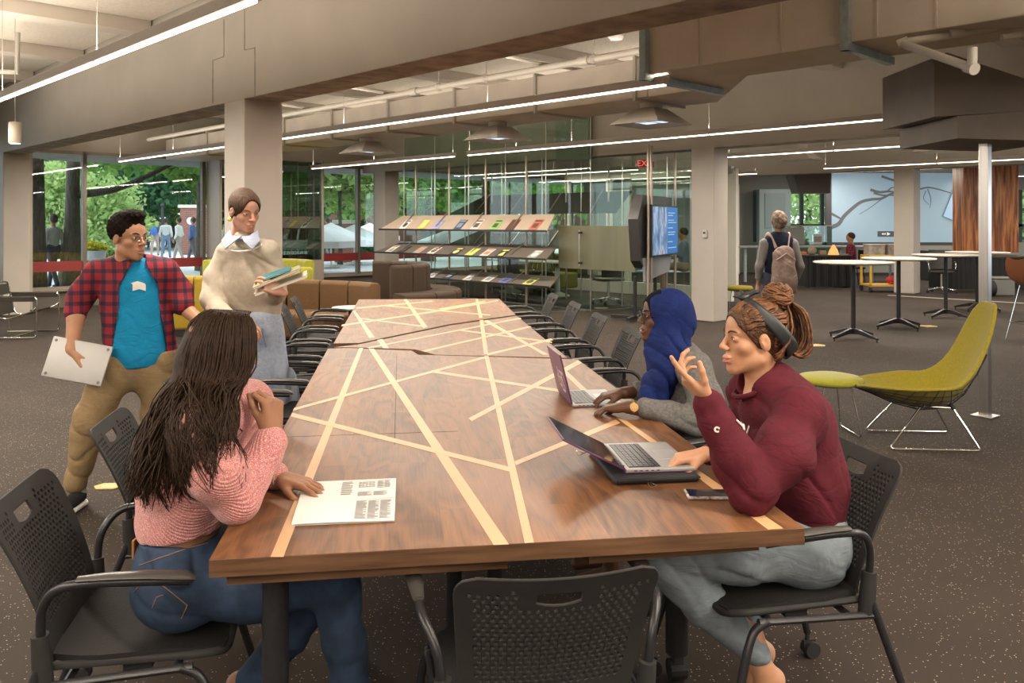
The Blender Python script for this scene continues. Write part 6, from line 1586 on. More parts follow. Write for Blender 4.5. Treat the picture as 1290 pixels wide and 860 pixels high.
STITCH=[(je,org,[(169,745),(187,725),(211,742),(236,762),(228,779)]),(je,org,[(192,765),(197,752),(206,749)]),(je,org,[(176,712),(200,703),(238,690),(262,684)])]
q=MB(); 
for p in((-.925,2.2435,.60),(-.91,2.2425,.575)): q.ell(Vector(p)-Vector(org),(.006,.004,.006),6)
q.build('rivet',mat('copper',(.6,.28,.12),.3,.8),je,smooth=True)
q=MB(); q.box(Vector((-1.037,2.335,.655))-Vector(org),(.008,.07,.05)); q.build('leather_patch',mat('tan_leather',(.35,.15,.04),.6),je,bevel=.003)
q=MB()
pk=[(-1.0,2.245,.60),(-.955,2.236,.585),(-.93,2.237,.53),(-.96,2.243,.50),(-1.0,2.25,.52)]
# hair
hairm=mat('dark_brown_hair',(.014,.008,.005),.6,var=.6,scale=50,stretch=(6,6,.6),col2=(.055,.028,.015),spec=.22)
S=SDF(.04); S.ell(hA.w((0,-.012,.030)),(.086,.086,.086)); S.ell(hA.w((0,-.04,-.03)),(.078,.075,.10))
S.chain([hA.w((0,-.05,-.06)),(-.905,2.32,1.03),(-.955,2.245,.95),(-.985,2.215,.90)],[.070,.052,.040,.022],k=.05,flat=((.3,-.9,.3),.75))
S.ell(hA.w((0,.115,-.03)),(.05,.05,.09),k=.02,sub=True)
V=S.mesh(.006,noise=folds(.003,70,sx=2,sy=2,sz=.1),org=org); hr=vmesh('hair',[V],hairm,A_)
rs=random.Random(3); q=MB()
CL=[]
for i in range(34):
    t_=rs.random(); u_=158+(285-158)*t_; CL.append(W(u_,rs.uniform(585,634)-max(0,(u_-215))*.55,rs.uniform(2.12,2.25)))
for i in range(1150):
    ph=rs.uniform(-math.pi,math.pi); back=-math.cos(ph)      # angle from the face direction
    if abs(ph)<.80: continue
    side=math.sin(ph)
    p0=hA.w((side*.012,rs.uniform(-.05,.07)-.0,.118+rs.uniform(-.002,.002)))
    rr=rs.uniform(.97,1.12)
    p05=hA.w((side*.060*rr,math.cos(ph)*.070*rr,.092*rr)); p1=hA.w((side*.090*rr,math.cos(ph)*.098*rr-.008,.02)); p2=hA.w((side*.094*rr,math.cos(ph)*.096*rr-.020,-.065))
    tt=rs.random(); near=(1 if side>0 else 0)
    if side>0 and math.cos(ph)>-.3 and rs.random()<.16:
        u=rs.uniform(262,328); v=rs.uniform(500,600); Y=rs.uniform(2.10,2.2) if u<300 else rs.uniform(2.26,2.36)
    else:
        u=158+(285-158)*tt; v=rs.uniform(585,634)-max(0,(u-215))*.55; Y=rs.uniform(2.10,2.27)
    e=W(u,v,Y)
    if i%9: e=CL[min(range(len(CL)),key=lambda j:(CL[j]-e).length)]+Vector((rs.uniform(-.013,.013),rs.uniform(-.012,.012),rs.uniform(-.025,.03)))
    m1=Vector(p2).lerp(e,.35)+Vector((rs.uniform(-.012,.010)-.006,rs.uniform(-.022,.004)-.012,.022)); m2=Vector(p2).lerp(e,.70)+Vector((rs.uniform(-.014,.010)-.006,rs.uniform(-.018,.004)-.010,.016))
    P=catmull([p0,p05,p1,p2,m1,m2,e],3); P=[p-Vector(org) for p in P]; n=len(P); r0=rs.uniform(.0018,.0036)
    wv_=rs.uniform(0,6)
    P=[p+Vector((math.sin(k*.75+wv_)*.006,math.cos(k*.6+wv_)*.005,0))*(k/n)**1.5 for k,p in enumerate(P)]
    for k in range(8,n):
        lc,nn,_,dd=bvA.find_nearest(P[k])
        if lc is not None and (P[k]-lc).dot(nn)<.004 : P[k]=lc+nn*rs.uniform(.003,.010)
    q.tube(P,[r0*(.6 if k==0 else 1)*(1-.75*max(0,k/n-.6)/.4) for k in range(n)],4)
q.build('hair_strands',hairm,hr,smooth='all')
q=MB(); 
for off,c in((0,0),(.011,1)):
    ce=Vector((-.708+off,2.524-off*.4,.786)); d=Vector((.93,-.33,-.05)).normalized(); u_=Vector((0,0,1)); u_=(u_-d*u_.dot(d)).normalized(); w_=d.cross(u_)
    q.tube([ce-Vector(org)+u_*math.cos(a)*.031+w_*math.sin(a)*.033 for a in np.linspace(0,2*math.pi,21)[:-1]],.0035,6,closed=True)
q.build('bracelet',mat('bracelet',(.55,.45,.32),.35,.6,var=.5,scale=200),A_,smooth=True)

for st_ in STITCH: stitch(*st_,orange)

# ---------------------------------------------------------------- woman in the maroon sweatshirt (near right)
org=(.85,2.65,0); E_=person('woman in a maroon sweatshirt with braided bun and black headband, gesturing over a laptop',org[0],org[1])
skE=skinm('skin_warm',(.50,.26,.15))
hE=Head((.762,2.65,1.184),(-.985,-.14,.03),sc=.985)
SE=hE.apply(head_sdf()); SE.ell((.80,2.65,.985),(.075,.10,.05),k=.03); SE.cone((.92,2.66,.60),(.84,2.65,.96),.10,.08); SE.cone((.84,2.5,.97),(.80,2.80,.97),.04); SE.chain([(.85,2.48,.98),(.77,2.38,.90),(.655,2.33,.82)],[.04,.045,.038]); SE.chain([(.80,2.82,.97),(.80,2.83,.80)],[.04,.036])
for P_ in([(.92,2.60,.57),(.46,2.53,.535),(.725,2.55,.29)],[(.92,2.72,.57),(.47,2.72,.535),(.745,2.71,.29)]): SE.chain(P_,[.07,.045,.036])
S=SDF(.01); S.cone((.655,2.33,.82),(.556,2.38,1.04),.036,.027); hand(S,(.553,2.382,1.05),(-.74,.02,.67),(.62,.25,.75),-1,[(2,8,6),(28,40,30),(40,52,35),(48,55,38)],thumb=(.75,.45,.45),sc=.92); SE.join(S)
S=SDF(.01); S.cone((.80,2.83,.80),(.622,2.70,.805),.036,.027); hand(S,(.612,2.693,.806),(-.97,-.14,-.10),(0,0,-1),1,[(18,32,18),(34,42,22),(40,46,24),(44,46,24)],thumb=(.7,.5,.35),sc=.98); SE.join(S)
S=SDF(.014)
for yy,ax in((2.55,.745),(2.71,.765)):
    S.cone((ax-.02,yy,.30),(ax+.012,yy,.20),.036,.033); S.ell((ax+.05,yy,.165),(.032,.028,.036)); S.cone((ax+.02,yy,.19),(ax+.015,yy-.01,.07),.034,.032); S.cone((ax+.045,yy,.16),(ax+.01,yy-.01,.055),.028,.03); S.cone((ax+.01,yy-.01,.05),(ax-.055,yy-.015,.022),.034,.018,flat=((0,0,1),.7))
SE.join(S); vmesh('body',[SE.mesh(.0030,org=org)],skE,E_)
face_parts(hE,E_,org,lipc=(.48,.15,.14),brow=(.06,.03,.015),closed=.5,nm='e_')
mar=cloth('maroon_fleece',(.082,.010,.018),scale=40)
S=SDF(.05)
S.cone((.925,2.66,.56),(.905,2.66,.74),.145,.150,flat=((1,0,0),.85)); S.cone((.905,2.66,.74),(.865,2.65,.90),.150,.150,flat=((1,0,0),.88)); S.cone((.865,2.65,.90),(.82,2.65,1.0),.145,.09,flat=((1,0,0),.85))
S.cone((.850,2.485,.985),(.80,2.82,.985),.070,.066,k=.055); S.cone((.82,2.65,.99),(.80,2.65,1.03),.10,.080,k=.04)
S.chain([(.850,2.485,.975),(.77,2.385,.895),(.665,2.325,.812)],[.070,.069,.060],k=.05); S.chain([(.665,2.325,.815),(.62,2.345,.89),(.575,2.37,.985)],[.066,.060,.046],k=.02); S.cone((.577,2.369,.975),(.557,2.379,1.035),.040,.037,k=.004)
S.chain([(.80,2.83,.98),(.80,2.84,.81)],[.066,.058],k=.03); S.chain([(.80,2.84,.81),(.68,2.74,.805)],[.055,.045],k=.02); S.cone((.685,2.745,.805),(.640,2.712,.805),.040,.037,k=.004)
S.ell((.762,2.65,1.090),(.066,.064,.092),k=.010,sub=True)
S.cut((0,0,.50),(.1,0,-1),k=.01)
V=S.mesh(.005,noise=folds(.010,32,ph=2),org=org); sw_=vmesh('sweatshirt',[V],mar,E_)
q=MB(); c_=Vector((.770,2.65,1.036))-Vector(org); q.tube([c_+Vector((math.cos(a)*.069,math.sin(a)*.067,math.cos(a)*.034)) for a in np.linspace(0,2*math.pi,25)[:-1]],.0085,8,closed=True); q.build('collar',mar,sw_,smooth=True)
# partly hidden letters on the chest, near side of the front
def letters(body,Mx,size,m_,parent,name='lettering'):
    fc_=bpy.data.curves.new('t','FONT'); fc_.body=body; fc_.size=size; fc_.extrude=.0015; fc_.offset=.0015; fc_.align_x='CENTER'; fc_.align_y='CENTER'
    o=bpy.data.objects.new('t',fc_); C.objects.link(o); dg=bpy.context.evaluated_depsgraph_get(); me_=bpy.data.meshes.new_from_object(o.evaluated_get(dg)); bpy.data.objects.remove(o)
    me_.transform(Mx); me_.materials.clear(); me_.materials.append(m_); me_.name=name; o=bpy.data.objects.new(name,me_); C.objects.link(o); o.parent=parent; return o
Mx=Matrix.Translation(Vector((.728,2.545,.902))-Vector(org))@Matrix(((.45,-.04,-.89),(-.89,.0,-.45),(.02,1,.0))).to_4x4()
LET=(Mx,sw_)
prs=[(Vector((.45,-.89,.02)))]
# trousers
gry=cloth('grey_blue_trousers',(.20,.235,.265),scale=30)
S=SDF(.045); S.cone((.925,2.60,.56),(.925,2.72,.56),.118,.118); S.cone((.93,2.66,.56),(.92,2.66,.66),.13,.12,flat=((1,0,0),.85))
S.chain([(.90,2.59,.55),(.68,2.55,.56),(.46,2.53,.535)],[.102,.088,.066]); S.chain([(.90,2.73,.55),(.47,2.72,.535)],[.10,.066])
S.chain([(.46,2.53,.535),(.58,2.54,.40),(.735,2.55,.25)],[.066,.062,.044],k=.02); S.chain([(.47,2.72,.535),(.60,2.71,.42),(.755,2.71,.27)],[.066,.060,.044],k=.02)
V=S.mesh(.0055,noise=folds(.008,42,ph=3),org=org); vmesh('trousers',[V],gry,E_)
# hair: braids swept from the hairline into a bun
brm=mat('auburn_braids',(.045,.016,.006),.5,var=.7,scale=60,col2=(.24,.090,.025),bump=.7,bscale=260,bd=.004)
def haircap(h,e=.008,low=-.035,back=.0,face=(.066,.078,.098),fz=-.022):
    S=SDF(.02); c=h.sc; A=h.A/c
    S.ell(h.w((0,-.014,.034)),np.array((.073+e,.097+e,.084+e))*c,R3=A); S.ell(h.w((0,.030,.040)),np.array((.060+e,.056+e,.054+e))*c,R3=A); S.ell(h.w((0,-.055,-.015)),np.array((.060,.050+back,.055))*c,R3=A)
    S.p.append(('e',h.w((0,.120,fz)),np.array(face)*c,A,0,.008,True,None)); S.cut(h.w((0,.0,low)),A[:,1]*.8-A[:,2]*.75,k=.01)
    for s_ in(-1,1): S.p.append(('e',h.w((s_*.088,.001,-.004)),np.array((.026,.024,.034))*c,A,0,.008,True,None))
    return S
S=haircap(hE,e=.006,face=(.080,.086,.104))
V=S.mesh(.004,org=org); he=vmesh('hair',[V],mat('auburn_scalp',(.04,.016,.007),.6,var=.6,scale=120,col2=(.12,.045,.015),bump=1,bscale=160,bd=.006),E_)
rs=random.Random(11); q=MB(); bun=np.array((0,-.075,.135))
for i in range(96):
    a=rs.uniform(-1,1); x=a*.075
    if i<60:   # front hairline to the bun
        y0=.070-.050*a*a+rs.uniform(-.006,.004)
        def sf(x_,y_): return (x_,y_,.034+.0945*math.sqrt(max(.02,1-(x_/.0835)**2-((y_+.014)/.110)**2)))
        p=[sf(x,y0),sf(x*1.02,y0*.55+.0),sf(x*.95,y0*.1-.018),sf(x*.7,-.050),tuple(bun+np.array((x*.35,.02,-.015)))]
        p[0]=(p[0][0],p[0][1]+.004,p[0][2]-.008)
    else:      # from the back
        p=[(x,-.085+.05*a*a,-.050+rs.uniform(-.02,.01)),(x*1.15,-.105+.03*a*a,.0),(x*.95,-.112+.02*a*a,.06),tuple(bun+np.array((x*.4,-.02,-.02)))]
    P=[Vector(hE.w(v))-Vector(org) for v in catmull(p,4)]; q.tube([v+Vector((math.sin(k*2)*.0012,0,math.cos(k*2)*.0012)) for k,v in enumerate(P)],.0034,5)
for i in range(44):
    s_=1 if i%2 else -1; z0=-.018+.085*(i/44)+rs.uniform(-.004,.004); y0=.052-.028*max(0,(.03-z0)/.05)+.015*max(0,(z0-.03)/.04)
    def sg(y_,z_): return (s_*.0835*math.sqrt(max(.03,1-((y_+.014)/.108)**2-((z_-.034)/.096)**2)),y_,z_)
    if z0<.026 and y0>.0: y0=.012-.018*((.026-z0)/.05)
    if z0<.026: pth=[sg(-.034,z0),sg(-.06,z0+.008),sg(-.085,z0+.03),(s_*.030,-.112,.075)]
    else: pth=[sg(y0,z0),sg(y0*.4,z0+.016),sg(-.045,z0+.024),sg(-.085,z0+.03),(s_*.025,-.100,.105)]
    P=[Vector(hE.w(v))-Vector(org) for v in catmull(pth,4)]; q.tube([v+Vector((math.sin(k*2)*.0012,0,math.cos(k*2)*.0012)) for k,v in enumerate(P)],.0034,5)
q.build('braids',brm,he,smooth='all')
S=SDF(.02); S.ell(hE.w(bun),(.048,.044,.040)); V=S.mesh(.005,org=org); bn_=vmesh('bun',[V],brm,he)
q=MB()
for i in range(60):
    a0=rs.uniform(0,6.28); tl_=rs.uniform(-1,1); r_=.047; P=[]
    for k in range(14):
        a=a0+k*.27; el=tl_+.05*math.sin(k); ce=math.cos(el*1.1); P.append(Vector(hE.w(bun+np.array((r_*ce*math.cos(a),r_*ce*math.sin(a)*1.0,.042*math.sin(el*1.1)+.006*math.sin(k*.8)))))-Vector(org))
    q.tube(P,.0036,5)
for i in range(34):        # loose loops hanging at the back of the head
    a=rs.uniform(-1,1); d=rs.uniform(0,.05)
    p=[tuple(bun+np.array((a*.03,-.03,-.01))),(a*.06,-.135-d*.5,.085),(a*.062,-.150-d*.6,.02-d),(a*.055,-.125-d*.3,-.035-d*.4),(a*.04,-.095,-.02)]
    P=[Vector(hE.w(v))-Vector(org) for v in catmull(p,4)]; q.tube(P,.0034,5)
q.build('bun_coils',brm,bn_,smooth='all')
# headband
q=MB(); Mh=hE.mat4(org); vs=[]; n=40; cB=Vector((0,-.044,.036)); vB=Vector((0,.078,.080)); nB=Vector((0,.70,-.71)).normalized()*-1
for i in range(n):
    a=2*math.pi*i/n
    for dy in(-1,-.5,0,.5,1):
        wd=.021-.004*math.cos(a); bul=1+.025*(1-dy*dy)
        vs.append(Mh@(cB+(vB*math.cos(a)+Vector((.0865*math.sin(a),0,0)))*bul+nB*dy*wd))
q.add(vs,[(i*5+j,i*5+j+1,((i+1)%n)*5+j+1,((i+1)%n)*5+j) for i in range(n) for j in range(4)])
hb_=q.build('headband',mat('black_satin',(.018,.02,.022),.45,bump=.3,scale=60,bd=.004),E_,smooth='all'); md=hb_.modifiers.new('s','SOLIDIFY'); md.thickness=.005; md.offset=0
S=SDF(.008); kx=np.array((.026,.026,.128)); S.ell(hE.w(kx),(.015,.013,.012)); S.cone(hE.w(kx),hE.w(kx+np.array((.012,.026,.002))),.006,.008,flat=(hE.A[:,2],.5)); S.cone(hE.w(kx),hE.w(kx+np.array((-.01,-.036,.020))),.007,.010,flat=(hE.A[:,2],.6)); S.cone(hE.w(kx),hE.w(kx+np.array((.012,.006,.020))),.007,.006)
V=S.mesh(.0035,org=org); vmesh('bow_knot',[V],hb_.data.materials[0],hb_)
# marks found by looking along the line of sight onto the cloth, then fixed to it
fc2=caster_on(sw_,org)
def mark(text,u,v,size,font_dir,parent,m_,squash=1.0,fcast=None,name='lettering'):
    p,n_=(fcast or fc2)(u,v)
    if p is None: return
    x=Vector(font_dir); x=(x-n_*x.dot(n_)).normalized(); y=n_.cross(x)
    Mx=Matrix((x*squash,y,n_)).transposed().to_4x4(); Mx.translation=p+n_*.004
    letters(text,Mx,size,m_,parent,name)
wm=mat('white_flock',(.66,.60,.56),.8)
mark('T',931,534,.046,(.3,-.9,0),sw_,wm,.8); mark('A',937.5,539,.056,(.3,-.9,0),sw_,wm,.7); mark('I',944,541,.062,(.3,-.9,0),sw_,wm,.8)
mark('C',903,541,.019,(.9,-.3,-.2),sw_,wm)

# ---------------------------------------------------------------- woman in the blue headscarf
org=(.75,3.65,0); D_=person('smiling woman in a royal blue headscarf, glasses and grey cardigan typing on the purple laptop',org[0],org[1])
skD=skinm('skin_dark',(.105,.048,.027))
hD=Head((.648,3.62,1.142),(-.985,-.12,.10),sc=.96)
SD_=hD.apply(head_sdf(ears=False)); SD_.cone((.79,3.65,.60),(.72,3.65,.95),.09,.07); SD_.cone((.755,3.49,.945),(.735,3.81,.945),.04); SD_.chain([(.755,3.48,.94),(.79,3.42,.83),(.74,3.42,.76)],[.04,.04,.037]); SD_.chain([(.735,3.82,.94),(.74,3.82,.80)],[.04,.037]); SD_.cone((.69,3.64,.95),(.68,3.63,1.0),.055)
for yy in(3.57,3.73): SD_.chain([(.79,yy,.57),(.42,yy,.56),(.42,yy,.18)],[.07,.045,.04])
S=SDF(.01); S.cone((.74,3.42,.76),(.475,3.435,.795),.037,.026); hand(S,(.462,3.44,.797),(-.93,.30,-.12),(0,0,-1),-1,CURL_TYPE,thumb=(.75,.4,.3),sc=.95)
S.cone((.74,3.82,.80),(.49,3.70,.80),.037,.026); hand(S,(.478,3.695,.80),(-.96,-.22,-.10),(0,0,-1),1,CURL_TYPE,thumb=(.75,.4,.3),sc=.95); SD_.join(S)
S=SDF(.02)
for yy in(3.56,3.74): S.cone((.42,yy,.20),(.42,yy,.08),.04,.036); S.cone((.42,yy,.06),(.29,yy,.035),.036,.028)
SD_.join(S); vmesh('body',[SD_.mesh(.0034,org=org)],skD,D_)
face_parts(hD,D_,org,iris=(.02,.01,.006),lipc=(.20,.06,.05),brow=(.008,.006,.005),smile=1,teeth=True,nm='d_')
gc=cloth('grey_marl_jersey',(.15,.145,.14),scale=90,var=.25)
S=SDF(.045)
S.cone((.80,3.65,.58),(.77,3.65,.74),.135,.135,flat=((1,0,0),.85)); S.cone((.77,3.65,.74),(.735,3.65,.92),.135,.12,flat=((1,0,0),.85))
S.cone((.755,3.49,.945),(.735,3.81,.945),.066,.064,k=.05)
S.chain([(.755,3.48,.94),(.79,3.42,.83),(.755,3.405,.745)],[.068,.066,.056],k=.03); S.chain([(.755,3.405,.745),(.64,3.42,.775),(.545,3.432,.79)],[.056,.048,.040],k=.02)
S.chain([(.735,3.82,.94),(.76,3.85,.80)],[.064,.055],k=.03); S.chain([(.76,3.85,.80),(.56,3.735,.80)],[.053,.040],k=.02)
S.cut((0,0,.50),(0,0,-1)); V=S.mesh(.0055,noise=folds(.008,40,ph=5),org=org); vmesh('cardigan',[V],gc,D_)
S=SDF(.045); S.cone((.80,3.60,.56),(.80,3.70,.56),.115,.115)
for yy in(3.57,3.73): S.chain([(.79,yy,.55),(.42,yy,.56),(.42,yy,.15)],[.10,.066,.045])
V=S.mesh(.008,org=org); vmesh('trousers',[V],cloth('black_trousers',(.02,.02,.025)),D_)
blu=cloth('royal_blue_jersey',(.010,.022,.115),scale=25,var=.2)
S=SDF(.03)
S.ell(hD.w((0,-.022,.028)),(.112,.094,.102)); S.ell(hD.w((0,-.075,-.025)),(.078,.078,.075)); S.cone(hD.w((0,-.03,-.10)),hD.w((0,-.02,-.15)),.082,.088,k=.03)
S.chain([hD.w((0,-.01,-.08)),(.668,3.60,.99),(.642,3.575,.91),(.608,3.56,.84),(.592,3.555,.79)],[.088,.085,.080,.072,.058],k=.03,flat=((1,0,0),.72)); S.cone((.69,3.60,1.0),(.72,3.60,.965),.070,.075,k=.03,flat=((0,0,1),.7))
S.ell(hD.w((0,.098,-.018)),(.062,.062,.105),R3=hD.A/hD.sc@np.eye(3),k=.008,sub=True)
S.p[-1]=('e',hD.w((0,.115,-.012)),np.array((.060,.078,.100)),hD.A/hD.sc,0,.010,True,None)
def blufold(X,Y,Z):
    t=(X-.75)*.5+(Z-1.0)*1.0; low=np.clip((1.12-Z)/.12,0,1)
    rg=lambda t:(1-np.abs(np.sin(t)))**2
    return .015*(rg(42*(Y*.5+(X-.65)*1.0+Z*.42)+1.2*np.sin(13*Z))-.35)*low+.013*(rg(22*(X*.75+Z*.65-Y*.3)+1.6*np.sin(9*X+4*Z))-.35)*(.25+.75*low)
V=S.mesh(.0038,noise=blufold,org=org); hj=vmesh('headscarf',[V],blu,D_)
S=SDF(.01); S.ell(hD.w((0,-.012,.032)),(.104,.083,.094)); S.p.append(('e',hD.w((0,.118,-.026)),np.array((.055,.078,.096)),hD.A/hD.sc,0,.006,True,None)); S.cut(hD.w((0,.02,0)),-hD.A[:,1])
V=S.mesh(.004,org=org); vmesh('underscarf',[V],mat('black_underscarf',(.008,.008,.009),.9,spec=.1),hj)
q=MB(); Mh=hD.mat4(org)
for s in(-1,1):
    q.tube([Mh@Vector((s*.033+.0215*math.cos(a),.100-abs(math.cos(a))*.002-.006*(math.cos(a)*s>0)*abs(math.cos(a)),.001+.0155*math.sin(a))) for a in np.linspace(0,2*math.pi,21)[:-1]],.0017,6,closed=True)
    q.tube([Mh@Vector(p) for p in((s*.054,.094,.006),(s*.070,.060,.006),(s*.078,.0,.004))],.0016,6)
q.tube([Mh@Vector(p) for p in((-.012,.101,.004),(0,.104,.007),(.012,.101,.004))],.0017,6); q.build('glasses',M['black'],D_,smooth=True)
q=MB(); c_=Vector((.495,3.438,.796))-Vector(org); q.tube([c_+Vector((.0,math.cos(a)*.030,math.sin(a)*.026)) for a in np.linspace(0,2*math.pi,21)[:-1]],.005,6,closed=True)
q.lathe([(.017,-.003),(.019,0),(.017,.005)],16,M=Matrix.Translation(c_+Vector((0,-.031,.006)))@Matrix.Rotation(R(80),4,'X')); q.build('watch',mat('gold_watch',(.75,.50,.22),.25,.8),D_,smooth=True)

# ---------------------------------------------------------------- standing woman in the beige sweater
org=(-1.62,5.2,0); B_=person('standing smiling woman in a beige sweater and pale blue skirt, holding notebooks',org[0],org[1])
skB=skinm('skin_fair',(.55,.30,.21))
hB=Head((-1.635,5.15,1.622),(.68,-.70,-.27),up=(-.10,0,1),sc=1.09)
SB=hB.apply(head_sdf(jaw=.95)); SB.cone((-1.59,5.2,.90),(-1.62,5.19,1.38),.10,.07); SB.cone((-1.76,5.22,1.37),(-1.50,5.15,1.38),.04); SB.chain([(-1.775,5.22,1.355),(-1.835,5.20,1.20),(-1.80,5.05,1.03)],[.04,.037,.034]); SB.chain([(-1.485,5.15,1.37),(-1.445,5.17,1.24),(-1.40,5.05,1.12)],[.04,.037,.034]); SB.cone((-1.70,5.2,.62),(-1.62,5.2,.92),.055,.07); SB.cone((-1.54,5.2,.62),(-1.57,5.2,.92),.055,.07)
S=SDF(.012); S.cone((-1.40,5.05,1.12),(-1.375,4.91,1.150),.034,.027); hand(S,(-1.350,4.905,1.148),(-.78,-.34,.42),(-.25,.70,-.30),-1,[(34,42,26),(37,44,26),(40,46,28),(44,46,28)],thumb=(.7,.3,.5),sc=1.05)
S.cone((-1.80,5.05,1.03),(-1.60,4.92,.98),.034,.028); hand(S,(-1.60,4.92,.98),(.85,-.3,-.35),(0,.2,-1),1,CURL_TYPE,sc=1.05); SB.join(S)
S=SDF(.02)
for xx in(-1.70,-1.54): S.cone((xx,5.2,.62),(xx,5.2,.09),.055,.036); S.cone((xx,5.2,.06),(xx+.04,5.04,.035),.038,.028)
SB.join(S); vmesh('body',[SB.mesh(.0044,org=org)],skB,B_)
face_parts(hB,B_,org,iris=(.08,.07,.05),lipc=(.50,.17,.14),brow=(.14,.075,.045),smile=1.5,teeth=True,closed=.35,nm='b_')
bei=cloth('beige_fine_knit',(.43,.375,.30),scale=40,var=.07,wr=.10)
S=SDF(.06)
S.cone((-1.59,5.2,.98),(-1.60,5.2,1.18),.150,.160,flat=((.1,-.95,0),.70)); S.cone((-1.60,5.2,1.18),(-1.62,5.2,1.32),.162,.135,flat=((.1,-.95,0),.68))
S.cone((-1.76,5.22,1.372),(-1.50,5.15,1.385),.064,.064,k=.05); S.cone((-1.63,5.18,1.42),(-1.635,5.17,1.455),.075,.06,k=.02)
S.chain([(-1.775,5.22,1.355),(-1.835,5.20,1.20),(-1.835,5.12,1.075)],[.066,.062,.056],k=.035); S.chain([(-1.835,5.12,1.075),(-1.74,5.02,1.01),(-1.66,4.95,.99)],[.055,.050,.042],k=.03)
S.chain([(-1.485,5.15,1.37),(-1.445,5.17,1.24),(-1.435,5.12,1.115)],[.062,.058,.050],k=.035); S.chain([(-1.435,5.12,1.115),(-1.40,5.0,1.13),(-1.38,4.95,1.145)],[.050,.044,.038],k=.03)
S.cut((0,0,.905),(0,0,-1),k=.02); V=S.mesh(.0065,noise=folds(.009,26,ph=1.5),org=org); sb=vmesh('sweater',[V],bei,B_)
q=MB(); o_=Vector(org)
for s in(-1,1):
    P=[Vector((-1.632,5.085,1.462)),Vector((-1.632+s*.055,5.075 if s<0 else 5.06,1.465)),Vector((-1.632+s*.085,5.12,1.50)),Vector((-1.632+s*.118,5.065,1.435)),Vector((-1.632+s*.080,5.025,1.385)),Vector((-1.632+s*.03,5.03,1.43))]
    q.extr([p-o_ for p in(P[0],P[5],P[4],P[3],P[2],P[1])],(0,-.006,.006))
q.tube([Vector((-1.635+.066*math.cos(a),5.165+.066*math.sin(a),1.462+.012*math.sin(a)))-o_ for a in np.linspace(0,2*math.pi,21)[:-1]],.012,8,closed=True)
q.build('shirt_collar',cloth('pale_blue_cotton',(.32,.36,.46),scale=30,var=.05),B_,smooth=True,fixn=True,bevel=.002)
q=MB(); P=[Vector((-1.632+.12*math.sin(a),5.13-.10*math.cos(a),1.432-.055*math.cos(a)))-o_ for a in np.linspace(-1.3,1.3,13)]; q.tube(P,.005,6); q.build('neck_trim',M['paper'],sb,smooth=True)
S=SDF(.05); S.cone((-1.60,5.2,.95),(-1.60,5.2,.88),.155,.165,flat=((0,1,0),.72)); S.cone((-1.60,5.2,.88),(-1.585,5.2,.45),.175,.27,flat=((0,1,0),.55)); S.cut((0,0,.38),(0,0,-1))
def skf(X,Y,Z): return .010*np.clip((.95-Z)/.4,0,1)*np.sin(48*(X+Y*.8)+1.5*np.sin(5*Z))
V=S.mesh(.008,noise=skf,org=org); sk_=vmesh('skirt',[V],cloth('pale_blue_chambray',(.36,.41,.52),scale=50,var=.1),B_)
q=MB(); q.tube([p-o_ for p in(Vector((-1.50,5.07,.91)),Vector((-1.49,5.055,.86)),Vector((-1.475,5.05,.80)))],.007,6); q.tube([p-o_ for p in(Vector((-1.50,5.07,.91)),Vector((-1.515,5.055,.86)),Vector((-1.51,5.045,.82)))],.007,6); q.build('drawstring',cloth('blue_cord',(.2,.25,.38)),sk_)
hbm=mat('light_brown_hair',(.045,.025,.014),.6,var=.5,scale=14,stretch=(9,9,1.2),col2=(.10,.056,.031),spec=.2,bump=.6,bscale=60,bd=.004)
S=SDF(.02); c=hB.sc
S=haircap(hB,e=.008,low=-.055,face=(.062,.078,.104),fz=-.012)
S.ell(hB.w((0,-.105,-.045)),(.038,.035,.045),k=.02)
V=S.mesh(.005,noise=folds(.0016,130,sz=.3),org=org); hh=vmesh('hair',[V],hbm,B_)
q=MB(); q.ell(Vector(hB.w((.080,-.012,-.048)))-o_,.014,8); q.ell(Vector(hB.w((-.080,-.012,-.048)))-o_,.014,8); q.build('earring',mat('yellow_earring',(.75,.55,.12),.35),B_,smooth=True)
def notebook(label,p0,p1,w_,th,m_,tilt,col2=None):
    p0,p1=Vector(p0),Vector(p1); t=empty('notebook',label,'notebook',(p0+p1)/2,0,None); d=(p1-p0); L_=d.length; d.normalize(); u_=Vector(tilt); n_=d.cross(u_).normalized(); u_=n_.cross(d).normalized()
    Mx=Matrix((d,u_,n_)).transposed().to_4x4()
    q=MB(); q.box((0,0,th/2-.001),(L_,w_,.002),M=Mx); q.box((0,0,-th/2+.001),(L_,w_,.002),M=Mx); q.build('cover',m_,t); q=MB(); q.box((0,0,0),(L_-.006,w_-.006,th-.004),M=Mx); q.build('pages',M['paper'],t); return t
nb1=notebook('cream notebook held by the standing woman, bottom one of her stack',W(322,368,4.93),W(387,345,4.98),.17,.016,mat('cream_cover',(.55,.50,.36),.6),(.25,.85,.25))
nb2=notebook('cream and olive notebook in the middle of the standing woman\'s stack',W(320,361,4.92),W(378,337,4.97),.17,.014,mat('olive_cover',(.30,.28,.15),.6),(.25,.85,.25))
nb3=notebook('thin teal folder on top of the standing woman\'s notebooks',W(332,350,4.94),W(366,338,4.97),.15,.008,mat('teal_cover',(.02,.16,.20),.5),(.25,.85,.25))

